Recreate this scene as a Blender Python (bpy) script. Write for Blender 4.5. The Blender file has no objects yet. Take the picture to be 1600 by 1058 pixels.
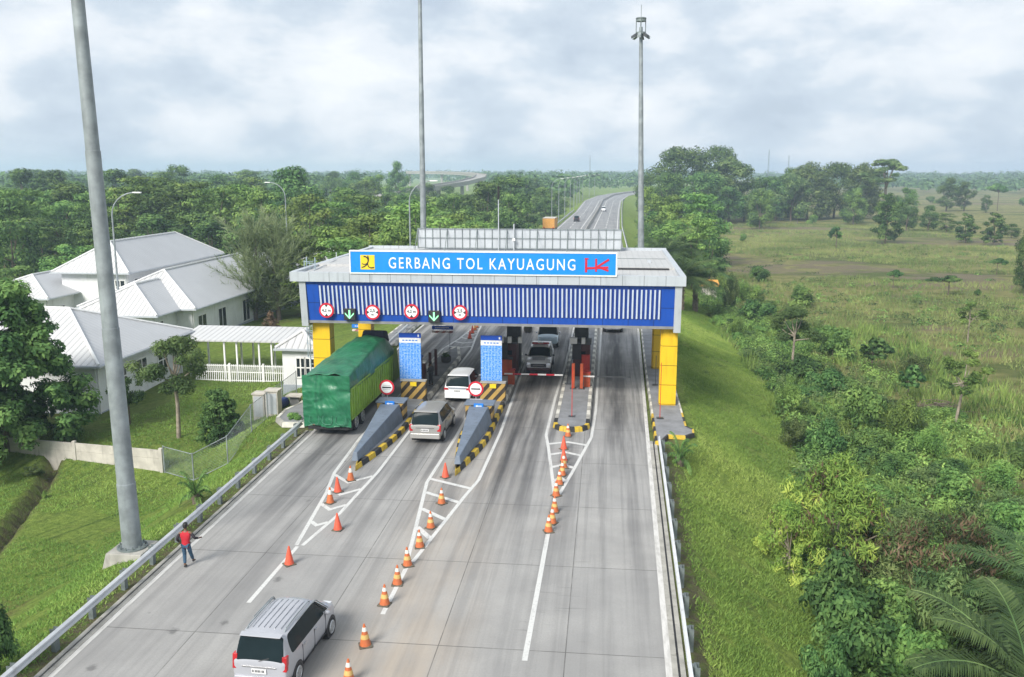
import bpy, bmesh, math, random
import numpy as np
from mathutils import Vector, Matrix
rnd = random.Random(7)
R = math.radians
sc = bpy.context.scene
COL = sc.collection

# ------------------------------------------------------------------ camera model (also used to read ground positions)
F, CX, CY, HZ, H = 1390., 800., 529., 268., 14.4
PITCH = math.atan((CY-HZ)/F)
YAW = math.atan(150/(F/math.cos(PITCH)))
_cp, _sp, _cy, _sy = math.cos(PITCH), math.sin(PITCH), math.cos(YAW), math.sin(YAW)
def ray(x, y):
    u, v = (x-CX)/F, (y-CY)/F
    fw, dn = _cp-v*_sp, _sp+v*_cp
    return (u*_cy-fw*_sy, u*_sy+fw*_cy, -dn)
def at(x, y, z=0.0):
    r = ray(x, y); t = (z-H)/r[2]
    return Vector((r[0]*t, r[1]*t, z))
def aty(x, y, Y):
    r = ray(x, y); t = Y/r[1]
    return Vector((r[0]*t, Y, H+r[2]*t))
def pxm(Y, X=0):       # pixels per metre at a ground point
    return F/((-X*_sy+Y*_cy)*_cp+H*_sp)

cam = bpy.data.cameras.new('camera')
co = bpy.data.objects.new('camera', cam); COL.objects.link(co)
cam.sensor_width = 36; cam.lens = F/1600*36; cam.clip_end = 12000; cam.clip_start = .1
co.location = (0, 0, H); co.rotation_euler = (math.pi/2-PITCH, 0, YAW)
sc.camera = co

# ------------------------------------------------------------------ node helpers
class N:
    def __init__(s, nt): s.nt = nt
    def new(s, t, **k):
        n = s.nt.nodes.new(t)
        for a, b in k.items(): setattr(n, a, b)
        return n
    def put(s, sock, v):
        if hasattr(v, 'is_output') or isinstance(v, bpy.types.NodeSocket): s.nt.links.new(v, sock)
        elif v is not None:
            if sock.type == 'RGBA' and len(v) == 3: v = (*v, 1)
            sock.default_value = v
    def m(s, op, a, b=None, c=None, clamp=False):
        n = s.new('ShaderNodeMath', operation=op); n.use_clamp = clamp
        s.put(n.inputs[0], a)
        if b is not None: s.put(n.inputs[1], b)
        if c is not None: s.put(n.inputs[2], c)
        return n.outputs[0]
    def noise(s, vec, scale=5, detail=4, rough=.55):
        n = s.new('ShaderNodeTexNoise'); s.put(n.inputs['Vector'], vec)
        n.inputs['Scale'].default_value = scale; n.inputs['Detail'].default_value = detail; n.inputs['Roughness'].default_value = rough
        return n.outputs[0]
    def mix(s, f, a, b, blend='MIX'):
        n = s.new('ShaderNodeMix', data_type='RGBA', blend_type=blend)
        s.put(n.inputs[0], f); s.put(n.inputs[6], a); s.put(n.inputs[7], b)
        return n.outputs[2]
    def ss(s, v, a, b, to0=0., to1=1.):
        n = s.new('ShaderNodeMapRange', interpolation_type='SMOOTHSTEP')
        s.put(n.inputs[0], v); n.inputs[1].default_value = a; n.inputs[2].default_value = b
        n.inputs[3].default_value = to0; n.inputs[4].default_value = to1
        return n.outputs[0]
    def map(s, vec, scale=(1, 1, 1), loc=(0, 0, 0), rot=(0, 0, 0)):
        n = s.new('ShaderNodeMapping'); s.put(n.inputs[0], vec)
        n.inputs['Scale'].default_value = scale; n.inputs['Location'].default_value = loc; n.inputs['Rotation'].default_value = rot
        return n.outputs[0]
    def obj(s): return s.new('ShaderNodeTexCoord').outputs['Object']
    def pos(s): return s.new('ShaderNodeNewGeometry').outputs['Position']
    def rotmap(s, vec, rz, scale):
        return s.map(s.map(vec, rot=(0, 0, rz)), scale)
    def xyz(s, v):
        n = s.new('ShaderNodeSeparateXYZ'); s.put(n.inputs[0], v); return n.outputs
    def bump(s, h, strength=.3, dist=.05):
        n = s.new('ShaderNodeBump'); s.put(n.inputs['Height'], h)
        n.inputs['Strength'].default_value = strength; n.inputs['Distance'].default_value = dist
        return n.outputs[0]
def newmat(name):
    m = bpy.data.materials.new(name); m.use_nodes = True
    nt = m.node_tree; b = nt.nodes['Principled BSDF']
    return m, N(nt), b
def mat(name, col, rough=.6, metal=0., var=.12, scale=2.5, bump=0., bscale=30., coat=0., spec=None, dirt=None):
    m, n, b = newmat(name)
    o = n.obj()
    f = n.noise(o, scale, 5)
    lo = tuple(c*(1-var) for c in col); hi = tuple(min(1, c*(1+var)) for c in col)
    c = n.mix(n.ss(f, .3, .7), lo, hi)
    if dirt: c = n.mix(n.ss(n.noise(n.map(o, (3, 3, .5)), 1.4, 6), .52, .75, 0, .6), c, dirt)
    n.put(b.inputs['Base Color'], c)
    n.put(b.inputs['Roughness'], n.ss(n.noise(o, scale*3, 3), .2, .8, max(.02, rough-.08), min(1, rough+.08)))
    b.inputs['Metallic'].default_value = metal
    if coat: b.inputs['Coat Weight'].default_value = coat; b.inputs['Coat Roughness'].default_value = .08
    if spec is not None: b.inputs['Specular IOR Level'].default_value = spec
    if bump: n.put(b.inputs['Normal'], n.bump(n.noise(o, bscale, 4), bump, .02))
    return m

# ------------------------------------------------------------------ mesh builder
class MB:
    def __init__(s): s.v = []; s.f = []; s.m = []
    def add(s, vs, fs, mi=0):
        k = len(s.v); s.v += [tuple(p) for p in vs]
        s.f += [tuple(i+k for i in f) for f in fs]; s.m += [mi]*len(fs); return s
    def box(s, x0, x1, y0, y1, z0, z1, mi=0):
        return s.add([(x0, y0, z0), (x1, y0, z0), (x1, y1, z0), (x0, y1, z0), (x0, y0, z1), (x1, y0, z1), (x1, y1, z1), (x0, y1, z1)],
                     [(3, 2, 1, 0), (4, 5, 6, 7), (0, 1, 5, 4), (1, 2, 6, 5), (2, 3, 7, 6), (3, 0, 4, 7)], mi)
    def hexa(s, p, mi=0):   # 8 points: bottom ring 0-3, top ring 4-7
        return s.add(p, [(3, 2, 1, 0), (4, 5, 6, 7), (0, 1, 5, 4), (1, 2, 6, 5), (2, 3, 7, 6), (3, 0, 4, 7)], mi)
    def cyl(s, p0, p1, r0, r1=None, n=12, mi=0, caps=True):
        r1 = r0 if r1 is None else r1
        return s.tube([p0, p1], [r0, r1], n, mi, caps)
    def tube(s, pts, rs, n=8, mi=0, caps=True):
        pts = [Vector(p) for p in pts]
        if not hasattr(rs, '__len__'): rs = [rs]*len(pts)
        vs, fs = [], []
        u = None
        for i, p in enumerate(pts):
            d = (pts[min(i+1, len(pts)-1)]-pts[max(i-1, 0)]).normalized()
            if u is None:
                a = Vector((0, 0, 1)) if abs(d.z) < .9 else Vector((1, 0, 0)); u = d.cross(a).normalized()
            else: u = (u-d*u.dot(d)).normalized()
            w = d.cross(u)
            for k in range(n):
                a = 2*math.pi*k/n; vs.append(p+(u*math.cos(a)+w*math.sin(a))*rs[i])
        for i in range(len(pts)-1):
            for k in range(n):
                a, b = i*n+k, i*n+(k+1) % n; fs.append((a, b, b+n, a+n))
        if caps: fs += [tuple(reversed(range(n))), tuple(range((len(pts)-1)*n, len(pts)*n))]
        return s.add(vs, fs, mi)
    def prism(s, poly, z0, z1, mi=0, mis=None):   # poly: list of (x,y) ccw
        n = len(poly); z = lambda q, i: q[i] if hasattr(q, '__len__') else q
        s.add([(x, y, z(z0, i)) for i, (x, y) in enumerate(poly)]+[(x, y, z(z1, i)) for i, (x, y) in enumerate(poly)], [tuple(reversed(range(n))), tuple(range(n, 2*n))], mi)
        k = len(s.v)-2*n
        for i in range(n):
            j = (i+1) % n; s.f.append((k+i, k+j, k+n+j, k+n+i)); s.m.append(mi if mis is None else mis)
        return s
    def plate(s, poly, p, ux, uy, th, mi=0):      # 2d polygon extruded along ux x uy by th, from origin p
        ux, uy, p = Vector(ux), Vector(uy), Vector(p); w = ux.cross(uy).normalized()*th
        n = len(poly); a = [p+ux*x+uy*y for x, y in poly]
        return s.add(a+[q+w for q in a], [tuple(reversed(range(n))), tuple(range(n, 2*n))]+[(i, (i+1) % n, n+(i+1) % n, n+i) for i in range(n)], mi)
    def lathe(s, prof, n=16, c=(0, 0, 0), mi=0):   # prof [(r,z)]
        vs, fs = [], []
        for r, z in prof:
            for k in range(n):
                a = 2*math.pi*k/n; vs.append((c[0]+r*math.cos(a), c[1]+r*math.sin(a), c[2]+z))
        for i in range(len(prof)-1):
            for k in range(n):
                a, b = i*n+k, i*n+(k+1) % n; fs.append((a, b, b+n, a+n))
        fs += [tuple(reversed(range(n))), tuple(range((len(prof)-1)*n, len(prof)*n))]
        return s.add(vs, fs, mi)
    def ball(s, c, r, n=10, mi=0):
        r = r if hasattr(r, '__len__') else (r, r, r)
        vs, fs = [], []
        m_ = n//2+1
        for i in range(1, m_):
            t = math.pi*i/m_
            for k in range(n):
                a = 2*math.pi*k/n; vs.append((c[0]+r[0]*math.sin(t)*math.cos(a), c[1]+r[1]*math.sin(t)*math.sin(a), c[2]+r[2]*math.cos(t)))
        for i in range(m_-2):
            for k in range(n):
                a, b = i*n+k, i*n+(k+1) % n; fs.append((a, a+n, b+n, b))
        fs += [tuple(range(n)), tuple(reversed(range((m_-2)*n, (m_-1)*n)))]
        return s.add(vs, fs, mi)
    def build(s, name, mats, parent=None, smooth=None, bevel=0, loc=None, rz=0):
        me = bpy.data.meshes.new(name); me.from_pydata(s.v, [], s.f)
        if not isinstance(mats, (list, tuple)): mats = [mats]
        for m in mats: me.materials.append(m)
        me.polygons.foreach_set('material_index', s.m)
        me.update()
        if smooth is not None:
            me.polygons.foreach_set('use_smooth', [True]*len(s.f)); me.set_sharp_from_angle(angle=R(smooth))
        o = bpy.data.objects.new(name, me); COL.objects.link(o)
        if parent is not None: o.parent = parent
        if loc is not None: o.location = loc
        if rz: o.rotation_euler = (0, 0, rz)
        if bevel:
            b = o.modifiers.new('bevel', 'BEVEL'); b.width = bevel; b.segments = 2; b.limit_method = 'ANGLE'; b.angle_limit = R(40)
        return o
def nmesh(name, V, Fq, mats, midx=None, smooth=False, attrs=None, parent=None):
    """numpy mesh: V (n,3); Fq (m,k) all k-gons"""
    V = np.asarray(V, np.float32); Fq = np.asarray(Fq, np.int32)
    me = bpy.data.meshes.new(name)
    me.vertices.add(len(V)); me.vertices.foreach_set('co', V.ravel())
    k = Fq.shape[1]
    me.loops.add(Fq.size); me.loops.foreach_set('vertex_index', Fq.ravel())
    me.polygons.add(len(Fq)); me.polygons.foreach_set('loop_start', np.arange(0, Fq.size, k, dtype=np.int32))
    for m in (mats if isinstance(mats, (list, tuple)) else [mats]): me.materials.append(m)
    if midx is not None: me.polygons.foreach_set('material_index', np.asarray(midx, np.int32))
    me.update(calc_edges=True)
    if smooth: me.polygons.foreach_set('use_smooth', np.ones(len(Fq), bool))
    for an, av in (attrs or {}).items():
        a = me.attributes.new(an, 'FLOAT', 'POINT'); a.data.foreach_set('value', np.asarray(av, np.float32))
    me.validate()
    o = bpy.data.objects.new(name, me); COL.objects.link(o)
    if parent is not None: o.parent = parent
    return o
def tag(o, label=None, cat=None, group=None, kind=None):
    if label: o['label'] = label
    if cat: o['category'] = cat
    if group: o['group'] = group
    if kind: o['kind'] = kind
    return o
def thing(name, label, cat, loc=(0, 0, 0), rz=0, group=None):
    o = bpy.data.objects.new(name, None); COL.objects.link(o)
    o.location = loc; o.rotation_euler = (0, 0, rz); o.empty_display_size = .3
    return tag(o, label, cat, group)
def kids(o): return [c for c in bpy.data.objects if c.parent == o]
_KIDS = {}
def dup(root, loc, rz=0, label=None, group=None, scale=None, rot=None):
    if root.name not in _KIDS:
        def rec(o): return [(c, rec(c)) for c in kids(o)]
        _KIDS[root.name] = rec(root)
    r = root.copy(); COL.objects.link(r); r.location = loc; r.rotation_euler = rot if rot else (0, 0, rz)
    if scale is not None: r.scale = scale if hasattr(scale, '__len__') else (scale,)*3
    if label: r['label'] = label
    if group: r['group'] = group
    def cp(lst, par):
        for c, sub in lst:
            d = c.copy(); COL.objects.link(d); d.parent = par; cp(sub, d)
    cp(_KIDS[root.name], r)
    return r
def text_mesh(name, body, size, m, parent, loc, rot=(math.pi/2, 0, 0), th=.01, bold=0, sp=1.0, align='CENTER', sx=1):
    cu = bpy.data.curves.new('t', 'FONT'); cu.body = body; cu.size = size; cu.extrude = th; cu.offset = bold
    cu.space_character = sp; cu.align_x = align; cu.align_y = 'CENTER'; cu.resolution_u = 3
    t = bpy.data.objects.new('t', cu); COL.objects.link(t)
    dg = bpy.context.evaluated_depsgraph_get(); dg.update()
    me = bpy.data.meshes.new_from_object(t.evaluated_get(dg)); me.name = name
    bpy.data.objects.remove(t); bpy.data.curves.remove(cu)
    me.materials.clear(); me.materials.append(m)
    for v in me.vertices: v.co.x *= sx
    o = bpy.data.objects.new(name, me); COL.objects.link(o); o.parent = parent; o.location = loc; o.rotation_euler = rot
    return o

# ------------------------------------------------------------------ materials
def grass_mat(name, cols, rough=.75, trans=.25, scale=.35):
    """blades and leaves: colour by island, by tree and by a slow noise"""
    m, n, b = newmat(name)
    g = n.new('ShaderNodeNewGeometry'); oi = n.new('ShaderNodeObjectInfo')
    f = n.m('ADD', n.m('MULTIPLY', g.outputs['Random Per Island'], .42), n.m('MULTIPLY', n.ss(n.noise(n.obj(), scale, 3), .36, .64), .58))
    cr = n.new('ShaderNodeValToRGB'); n.put(cr.inputs[0], f)
    e = cr.color_ramp.elements; e[0].position = .05; e[1].position = .95
    e[0].color = (*cols[0], 1); e[1].color = (*cols[-1], 1)
    for i, c in enumerate(cols[1:-1]):
        q = e.new((i+1)/(len(cols)-1)); q.color = (*c, 1)
    hs = n.new('ShaderNodeHueSaturation'); n.put(hs.inputs['Color'], cr.outputs[0])
    hs.inputs['Saturation'].default_value = .88
    n.put(hs.inputs['Value'], n.m('MULTIPLY_ADD', oi.outputs['Random'], .5, .75))
    n.put(hs.inputs['Hue'], n.m('MULTIPLY_ADD', oi.outputs['Random'], .03, .49))
    n.put(b.inputs['Base Color'], hs.outputs[0]); b.inputs['Roughness'].default_value = rough
    b.inputs['Specular IOR Level'].default_value = .16
    t = n.new('ShaderNodeBsdfTranslucent'); n.put(t.inputs[0], hs.outputs[0])
    mx = n.new('ShaderNodeMixShader'); mx.inputs[0].default_value = trans
    out = n.nt.nodes['Material Output']
    n.nt.links.new(b.outputs[0], mx.inputs[1]); n.nt.links.new(t.outputs[0], mx.inputs[2]); n.nt.links.new(mx.outputs[0], out.inputs[0])
    return m
LEAF = {
 'deep':  grass_mat('leaf_deep', [(0.01757, 0.0527, 0.01464), (0.0527, 0.1244, 0.02635), (0.1171, 0.2196, 0.04392), (0.205, 0.3221, 0.06149)]),
 'mid':   grass_mat('leaf_mid', [(0.02928, 0.08052, 0.01757), (0.08784, 0.183, 0.03221), (0.1757, 0.3001, 0.04978), (0.2782, 0.4172, 0.07027)]),
 'light': grass_mat('leaf_light', [(0.0427, 0.1037, 0.01952), (0.122, 0.2196, 0.03172), (0.2196, 0.3416, 0.05124), (0.3294, 0.4514, 0.0732)]),
 'olive': grass_mat('leaf_olive', [(0.02684, 0.061, 0.01952), (0.0793, 0.1403, 0.0366), (0.1464, 0.2135, 0.0549), (0.2318, 0.2928, 0.0854)]),
 'grey':  grass_mat('leaf_grey', [(.045, .10, .026), (.095, .185, .045), (.16, .265, .07), (.23, .34, .1)], trans=.35),
 'yellow': grass_mat('leaf_yellow', [(.10, .19, .02), (.21, .32, .03), (.37, .46, .045), (.56, .58, .06)]),
 'brown': grass_mat('leaf_brown', [(.06, .05, .025), (.12, .075, .04), (.2, .12, .07), (.3, .22, .15)]),
 'feather': grass_mat('leaf_feather', [(.11, .16, .06), (.19, .25, .10), (.27, .335, .145), (.36, .42, .22)], trans=.4),
 'palm':  grass_mat('leaf_palm', [(0.03, 0.072, 0.0216), (0.06, 0.12, 0.0312), (0.096, 0.174, 0.0432), (0.156, 0.24, 0.066)], rough=.62),
 'far':   grass_mat('leaf_far', [(0.0351, 0.08775, 0.02457), (0.06143, 0.1404, 0.0351), (0.1053, 0.2019, 0.04914), (0.158, 0.2721, 0.0702)], trans=.15),
}
GRASS_M = grass_mat('grass_blades', [(0.1087, 0.203, 0.0232), (0.174, 0.29, 0.0319), (0.261, 0.377, 0.0464), (0.377, 0.464, 0.07975)], scale=.12)
FIELD_M = grass_mat('field_blades', [(0.0896, 0.1288, 0.02912), (0.1568, 0.196, 0.0448), (0.224, 0.252, 0.0616), (0.3136, 0.3024, 0.1008)], scale=.06)
BARK = mat('bark', (.13, .105, .08), .9, var=.35, scale=4, bump=.6, bscale=12)
BARKP = mat('pale_bark', (.27, .23, .18), .9, var=.3, scale=4, bump=.5, bscale=12)
GALV = mat('galvanised_steel', (.25, .28, .295), .55, .15, var=.22, scale=1.6, dirt=(.17, .19, .2))
GALVD = mat('dark_galvanised_steel', (.17, .2, .2), .6, .3, var=.25, scale=2)
RAILM = mat('guardrail_steel', (.54, .56, .58), .5, 0, var=.1, scale=1.2, dirt=(.38, .38, .38))
CONC = mat('weathered_concrete', (.33, .32, .29), .9, var=.2, scale=1.3, bump=.3, bscale=25, dirt=(.16, .15, .13))
CONCW = mat('pale_concrete', (.48, .45, .40), .9, var=.15, scale=1.5, bump=.25, bscale=25, dirt=(.27, .25, .22))
CONCD = mat('dark_concrete', (.2, .2, .2), .9, var=.2, scale=1.5, bump=.2, bscale=25)
SLAB = mat('island_concrete', (.2, .205, .215), .9, var=.18, scale=1.1, bump=.25, bscale=20, dirt=(.15, .15, .15))
BARR = mat('barrier_paint', (.14, .175, .225), .6, var=.1, scale=1.4, dirt=(.09, .1, .12))
WHITE = mat('white_paint', (.78, .78, .77), .5, var=.05, scale=2, dirt=(.55, .54, .5))
WALLW = mat('white_wall', (.68, .69, .70), .8, var=.06, scale=.8, dirt=(.5, .5, .48))
WALLG = mat('grey_plinth', (.36, .4, .46), .85, var=.1, scale=1)
KYEL = mat('kerb_yellow', (.56, .38, .03), .7, var=.18, scale=4, dirt=(.2, .15, .06))
KBLK = mat('kerb_black', (.025, .025, .025), .75, var=.3, scale=4)
KWHT = mat('kerb_white', (.6, .58, .52), .75, var=.12, scale=4)
YEL = mat('yellow_cladding', (.72, .46, .012), .45, var=.06, scale=1, dirt=(.5, .32, .02))
BLUE = mat('blue_cladding', (.003, .07, .46), .42, var=.1, scale=.7)
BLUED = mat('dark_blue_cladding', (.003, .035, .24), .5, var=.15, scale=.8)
SIGNB = mat('sign_blue', (.0, .23, .70), .45, var=.04, scale=1)
TABB = mat('tariff_blue', (.008, .19, .66), .5, var=.08, scale=2)
TRIM = mat('grey_cladding', (.44, .47, .50), .45, .1, var=.06, scale=.9, dirt=(.33, .35, .37))
ROOFM = mat('roof_sheet', (.5, .51, .52), .55, .15, var=.1, scale=.5, dirt=(.36, .35, .34))
SLATM = mat('slat_grey', (.5, .56, .68), .5, 0, var=.06, scale=1)
BLACK = mat('black_paint', (.018, .018, .02), .5, var=.2)
DARKG = mat('dark_grey_paint', (.055, .06, .065), .5, var=.2)
MAROON = mat('maroon_paint', (.06, .012, .014), .5, var=.25)
REDP = mat('red_paint', (.5, .03, .02), .45, var=.12)
ORED = mat('orange_red_paint', (.45, .075, .02), .5, var=.15, dirt=(.25, .06, .03))
SIGNR = mat('sign_red', (.55, .01, .03), .45, var=.06)
SIGNW = mat('sign_white', (.8, .8, .8), .45, var=.03)
SIGNY = mat('sign_yellow', (.78, .56, .02), .45, var=.04)
RUB = mat('tyre_rubber', (.022, .022, .023), .85, var=.2, scale=8)
ALLOY = mat('alloy_wheel', (.55, .56, .57), .35, .7, var=.08)
CHROME = mat('chrome', (.6, .6, .6), .15, 1, var=.05)
PLATE = mat('number_plate_white', (.7, .7, .7), .5, var=.03)
LAMPR = mat('tail_lamp_red', (.4, .008, .012), .2, var=.15, coat=.5)
LAMPC = mat('clear_lamp', (.6, .62, .65), .15, .3, var=.1, coat=.5)
PLASTIC = mat('black_plastic', (.03, .03, .032), .6, var=.15)
CSILV = mat('silver_car_paint', (.38, .39, .425), .35, .1, var=.03, coat=.6)
CGREY = mat('warm_silver_car_paint', (.32, .315, .30), .35, .15, var=.03, coat=.6)
CWHITE = mat('white_car_paint', (.76, .77, .79), .35, 0, var=.03, coat=.6)
CPICK = mat('patrol_white_paint', (.88, .88, .89), .35, 0, var=.02, coat=.6)
CBLUE = mat('pale_blue_car_paint', (.50, .62, .70), .35, 0, var=.03, coat=.6)
CBLACK = mat('dark_car_paint', (.03, .03, .035), .3, .2, var=.05, coat=.6)
TRKG = mat('truck_green', (.24, .40, .05), .6, var=.15, scale=1.5, dirt=(.12, .17, .05))
ORANGE = mat('orange_box_paint', (.55, .27, .05), .6, var=.1)
CONEO = mat('cone_orange', (.5, .13, .04), .55, var=.12, scale=6, dirt=(.35, .12, .06))
CONER = mat('cone_red', (.66, .1, .05), .5, var=.08, scale=6)
CONEW = mat('cone_band', (.62, .6, .55), .5, var=.1, scale=6)
CONEY = mat('cone_yellow_band', (.55, .36, .12), .55, var=.15, scale=6)
CONEB = mat('cone_base', (.1, .085, .06), .85, var=.3, scale=5)
def glass_mat():
    m, n, b = newmat('car_glass')
    n.put(b.inputs['Base Color'], n.mix(n.noise(n.obj(), 1.5), (.006, .012, .014), (.016, .028, .032)))
    b.inputs['Roughness'].default_value = .12; b.inputs['Specular IOR Level'].default_value = .07
    return m
GLASS = glass_mat()
WIN = mat('window_glass', (.02, .028, .035), .15, var=.3, scale=.6)
def tarp_mat():
    m, n, b = newmat('green_tarpaulin'); o = n.obj()
    f = n.noise(o, 1.2, 6, .6)
    c = n.mix(n.ss(f, .3, .7), (.01, .105, .05), (.022, .175, .08))
    c = n.mix(n.ss(n.noise(n.map(o, (1, .4, 1)), 2.2, 6, .7), .6, .78, 0, .55), c, (.05, .26, .16))
    n.put(b.inputs['Base Color'], c); b.inputs['Roughness'].default_value = .38
    w = n.new('ShaderNodeTexWave'); n.put(w.inputs[0], n.map(o, (1, 1, 1), rot=(.5, .3, .7))); w.inputs['Scale'].default_value = 1.1; w.inputs['Distortion'].default_value = 9; w.inputs['Detail'].default_value = 3
    h = n.m('ADD', n.m('MULTIPLY', w.outputs[1], .5), n.noise(o, 5, 5))
    n.put(b.inputs['Normal'], n.bump(h, .35, .06))
    return m
TARP = tarp_mat()
def roof_sheet(name, col, axis, rib=1.):   # corrugated sheets: ribs run across `axis`
    m, n, b = newmat(name); o = n.obj(); p = n.xyz(o)
    s = n.m('SINE', n.m('MULTIPLY', p[axis], 2*math.pi/.45))
    seam = n.ss(s, .55, .95)
    c = n.mix(n.ss(n.noise(o, .5, 5), .3, .7), tuple(v*.93 for v in col), col)
    c = n.mix(n.ss(n.noise(n.map(o, (1, 1, 1)), .25, 7, .7), .55, .8, 0, .4), c, tuple(v*.72 for v in col))
    c = n.mix(n.m('MULTIPLY', n.ss(s, .8, .97), .4*rib), c, tuple(v*.5 for v in col))
    n.put(b.inputs['Base Color'], c); b.inputs['Roughness'].default_value = .5; b.inputs['Metallic'].default_value = .1
    n.put(b.inputs['Normal'], n.bump(seam, 1.*rib, .1))
    return m
RSX = roof_sheet('roof_ribs_along_y', (.58, .58, .575), 0, .7)
RSY = roof_sheet('roof_ribs_along_x_shaded', (.46, .47, .485), 1, .4)  # same sheet in a darker tone: shade of the side-facing slopes painted in
def stripes(name, a, b_, period=.5, ang=.785, axes=(0, 2)):
    m, n, b = newmat(name); p = n.xyz(n.obj())
    t = n.m('ADD', n.m('MULTIPLY', p[axes[0]], math.cos(ang)), n.m('MULTIPLY', p[axes[1]], -math.sin(ang)))
    fr = n.m('FRACT', n.m('DIVIDE', t, period))
    c = n.mix(n.m('GREATER_THAN', fr, .5), a, b_)
    c = n.mix(n.ss(n.noise(n.obj(), 3, 5), .5, .8, 0, .5), c, (.12, .09, .05))
    n.put(b.inputs['Base Color'], c); b.inputs['Roughness'].default_value = .65
    return m
HAZ = stripes('hazard_stripes', (.42, .27, .07), (.03, .022, .015), .46, .72)
REDW = stripes('red_white_stripes', (.62, .55, .53), (.35, .13, .12), .4, .785)
def marking_mat():
    m, n, b = newmat('road_paint_white'); o = n.pos()
    f = n.m('MAXIMUM', n.ss(n.noise(o, 9, 6, .7), .5, .75, 0, .8), n.ss(n.noise(n.map(o, (2.5, .3, 1)), 1.6, 5, .7), .5, .72, 0, .7))
    n.put(b.inputs['Base Color'], n.mix(f, (.55, .55, .535), (.27, .27, .265)))
    b.inputs['Roughness'].default_value = .8
    return m
PAINT = marking_mat()
def edge_mat():
    m, n, b = newmat('pale_edge_strip'); o = n.pos()
    f = n.ss(n.noise(n.map(o, (2, .5, 1)), 2, 6, .7), .35, .75, 0, .85)
    n.put(b.inputs['Base Color'], n.mix(f, (.58, .57, .55), (.34, .33, .31))); b.inputs['Roughness'].default_value = .85
    return m
EDGE = edge_mat()
# ------------------------------------------------------------------ world, sun, air
SUN = Vector((-.42, -.80, .70)).normalized()
el = math.asin(SUN.z); az = math.atan2(SUN.x, SUN.y)
w = bpy.data.worlds.new('World'); sc.world = w; w.use_nodes = True
nt = w.node_tree; nt.nodes.clear(); n = N(nt)
sky = n.new('ShaderNodeTexSky', sky_type='NISHITA'); sky.sun_disc = False
sky.sun_elevation = el; sky.sun_rotation = az % (2*math.pi); sky.altitude = 20; sky.dust_density = 2.5
bg1 = n.new('ShaderNodeBackground'); nt.links.new(sky.outputs[0], bg1.inputs[0]); bg1.inputs[1].default_value = .11
d = n.new('ShaderNodeTexCoord').outputs['Generated']
big = n.noise(n.map(d, (2.6, 2.6, 6.2), (1.63, .35, .1)), 1.5, 8, .5)
fine = n.noise(n.map(d, (5, 5, 10), (.4, 2.1, .7)), 2.1, 8, .55)
c1 = n.m('ADD', n.m('MULTIPLY', big, .56), n.m('MULTIPLY', fine, .44))
cr = n.new('ShaderNodeValToRGB'); n.put(cr.inputs[0], c1)
e = cr.color_ramp.elements
e[0].position = .38; e[0].color = (.50, .58, .68, 1); e[1].position = .60; e[1].color = (.86, .89, .925, 1)
q = e.new(.465); q.color = (.60, .68, .765, 1); q = e.new(.52); q.color = (.74, .79, .845, 1)
bg2 = n.new('ShaderNodeBackground'); nt.links.new(cr.outputs[0], bg2.inputs[0]); bg2.inputs[1].default_value = .86
mx = n.new('ShaderNodeMixShader'); nt.links.new(bg1.outputs[0], mx.inputs[1]); nt.links.new(bg2.outputs[0], mx.inputs[2])
n.put(mx.inputs[0], n.ss(c1, .28, .42, .8, .97))
out = n.new('ShaderNodeOutputWorld'); nt.links.new(mx.outputs[0], out.inputs[0])
sl = bpy.data.lights.new('sun', 'SUN'); sl.energy = 3.9; sl.angle = R(23); sl.color = (1, .955, .88)
so = bpy.data.objects.new('sun', sl); COL.objects.link(so); so.rotation_euler = (-SUN).to_track_quat('-Z', 'Y').to_euler()
sc.view_settings.view_transform = 'Standard'; sc.view_settings.look = 'None'; sc.view_settings.exposure = .45
sc.cycles.use_denoising = True
sc.cycles.max_bounces = 6; sc.cycles.diffuse_bounces = 3; sc.cycles.glossy_bounces = 3; sc.cycles.transmission_bounces = 3; sc.cycles.volume_bounces = 1

hm = bpy.data.materials.new('air'); hm.use_nodes = True; hn = hm.node_tree; hn.nodes.clear()
pv = hn.nodes.new('ShaderNodeVolumePrincipled'); pv.inputs['Color'].default_value = (.62, .77, .97, 1); pv.inputs['Density'].default_value = .00044; pv.inputs['Anisotropy'].default_value = .1
ho = hn.nodes.new('ShaderNodeOutputMaterial'); hn.links.new(pv.outputs[0], ho.inputs['Volume'])
tag(MB().box(-3300, 3300, -320, 4100, -9, 44).build('haze', hm), kind='stuff')

# ------------------------------------------------------------------ road bounds and terrain
XL = [(-60, -15.1), (22, -15.85), (48, -16.3), (78, -17.3), (110, -17.3), (150, -15), (230, -13.1), (330, -11.5), (450, -11.5), (545, -6), (620, 4), (700, 22), (780, 48), (860, 85)]
XR = [(-60, 1.0), (24, 2.12), (47, 2.5), (64, 2.8), (83, 3.15), (110, 3.2), (230, 3.2), (330, 4.6), (450, 7), (545, 12.5), (620, 23), (700, 42), (780, 68), (860, 105)]
def lerp(tab, y):
    return np.interp(y, [t[0] for t in tab], [t[1] for t in tab])
def xl(y): return float(lerp(XL, y))
def xr(y): return float(lerp(XR, y))
def sstep(a, b, v):
    t = np.clip((v-a)/(b-a), 0, 1); return t*t*(3-2*t)
def vnoise(x, y, s, seed=0):
    x = np.asarray(x, float)/s; y = np.asarray(y, float)/s
    def h(i, j):
        v = np.sin(i*127.1+j*311.7+seed*74.7)*43758.5453; return v-np.floor(v)
    i, j = np.floor(x), np.floor(y); fx, fy = x-i, y-j
    fx = fx*fx*(3-2*fx); fy = fy*fy*(3-2*fy)
    return (h(i, j)*(1-fx)+h(i+1, j)*fx)*(1-fy)+(h(i, j+1)*(1-fx)+h(i+1, j+1)*fx)*fy
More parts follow.
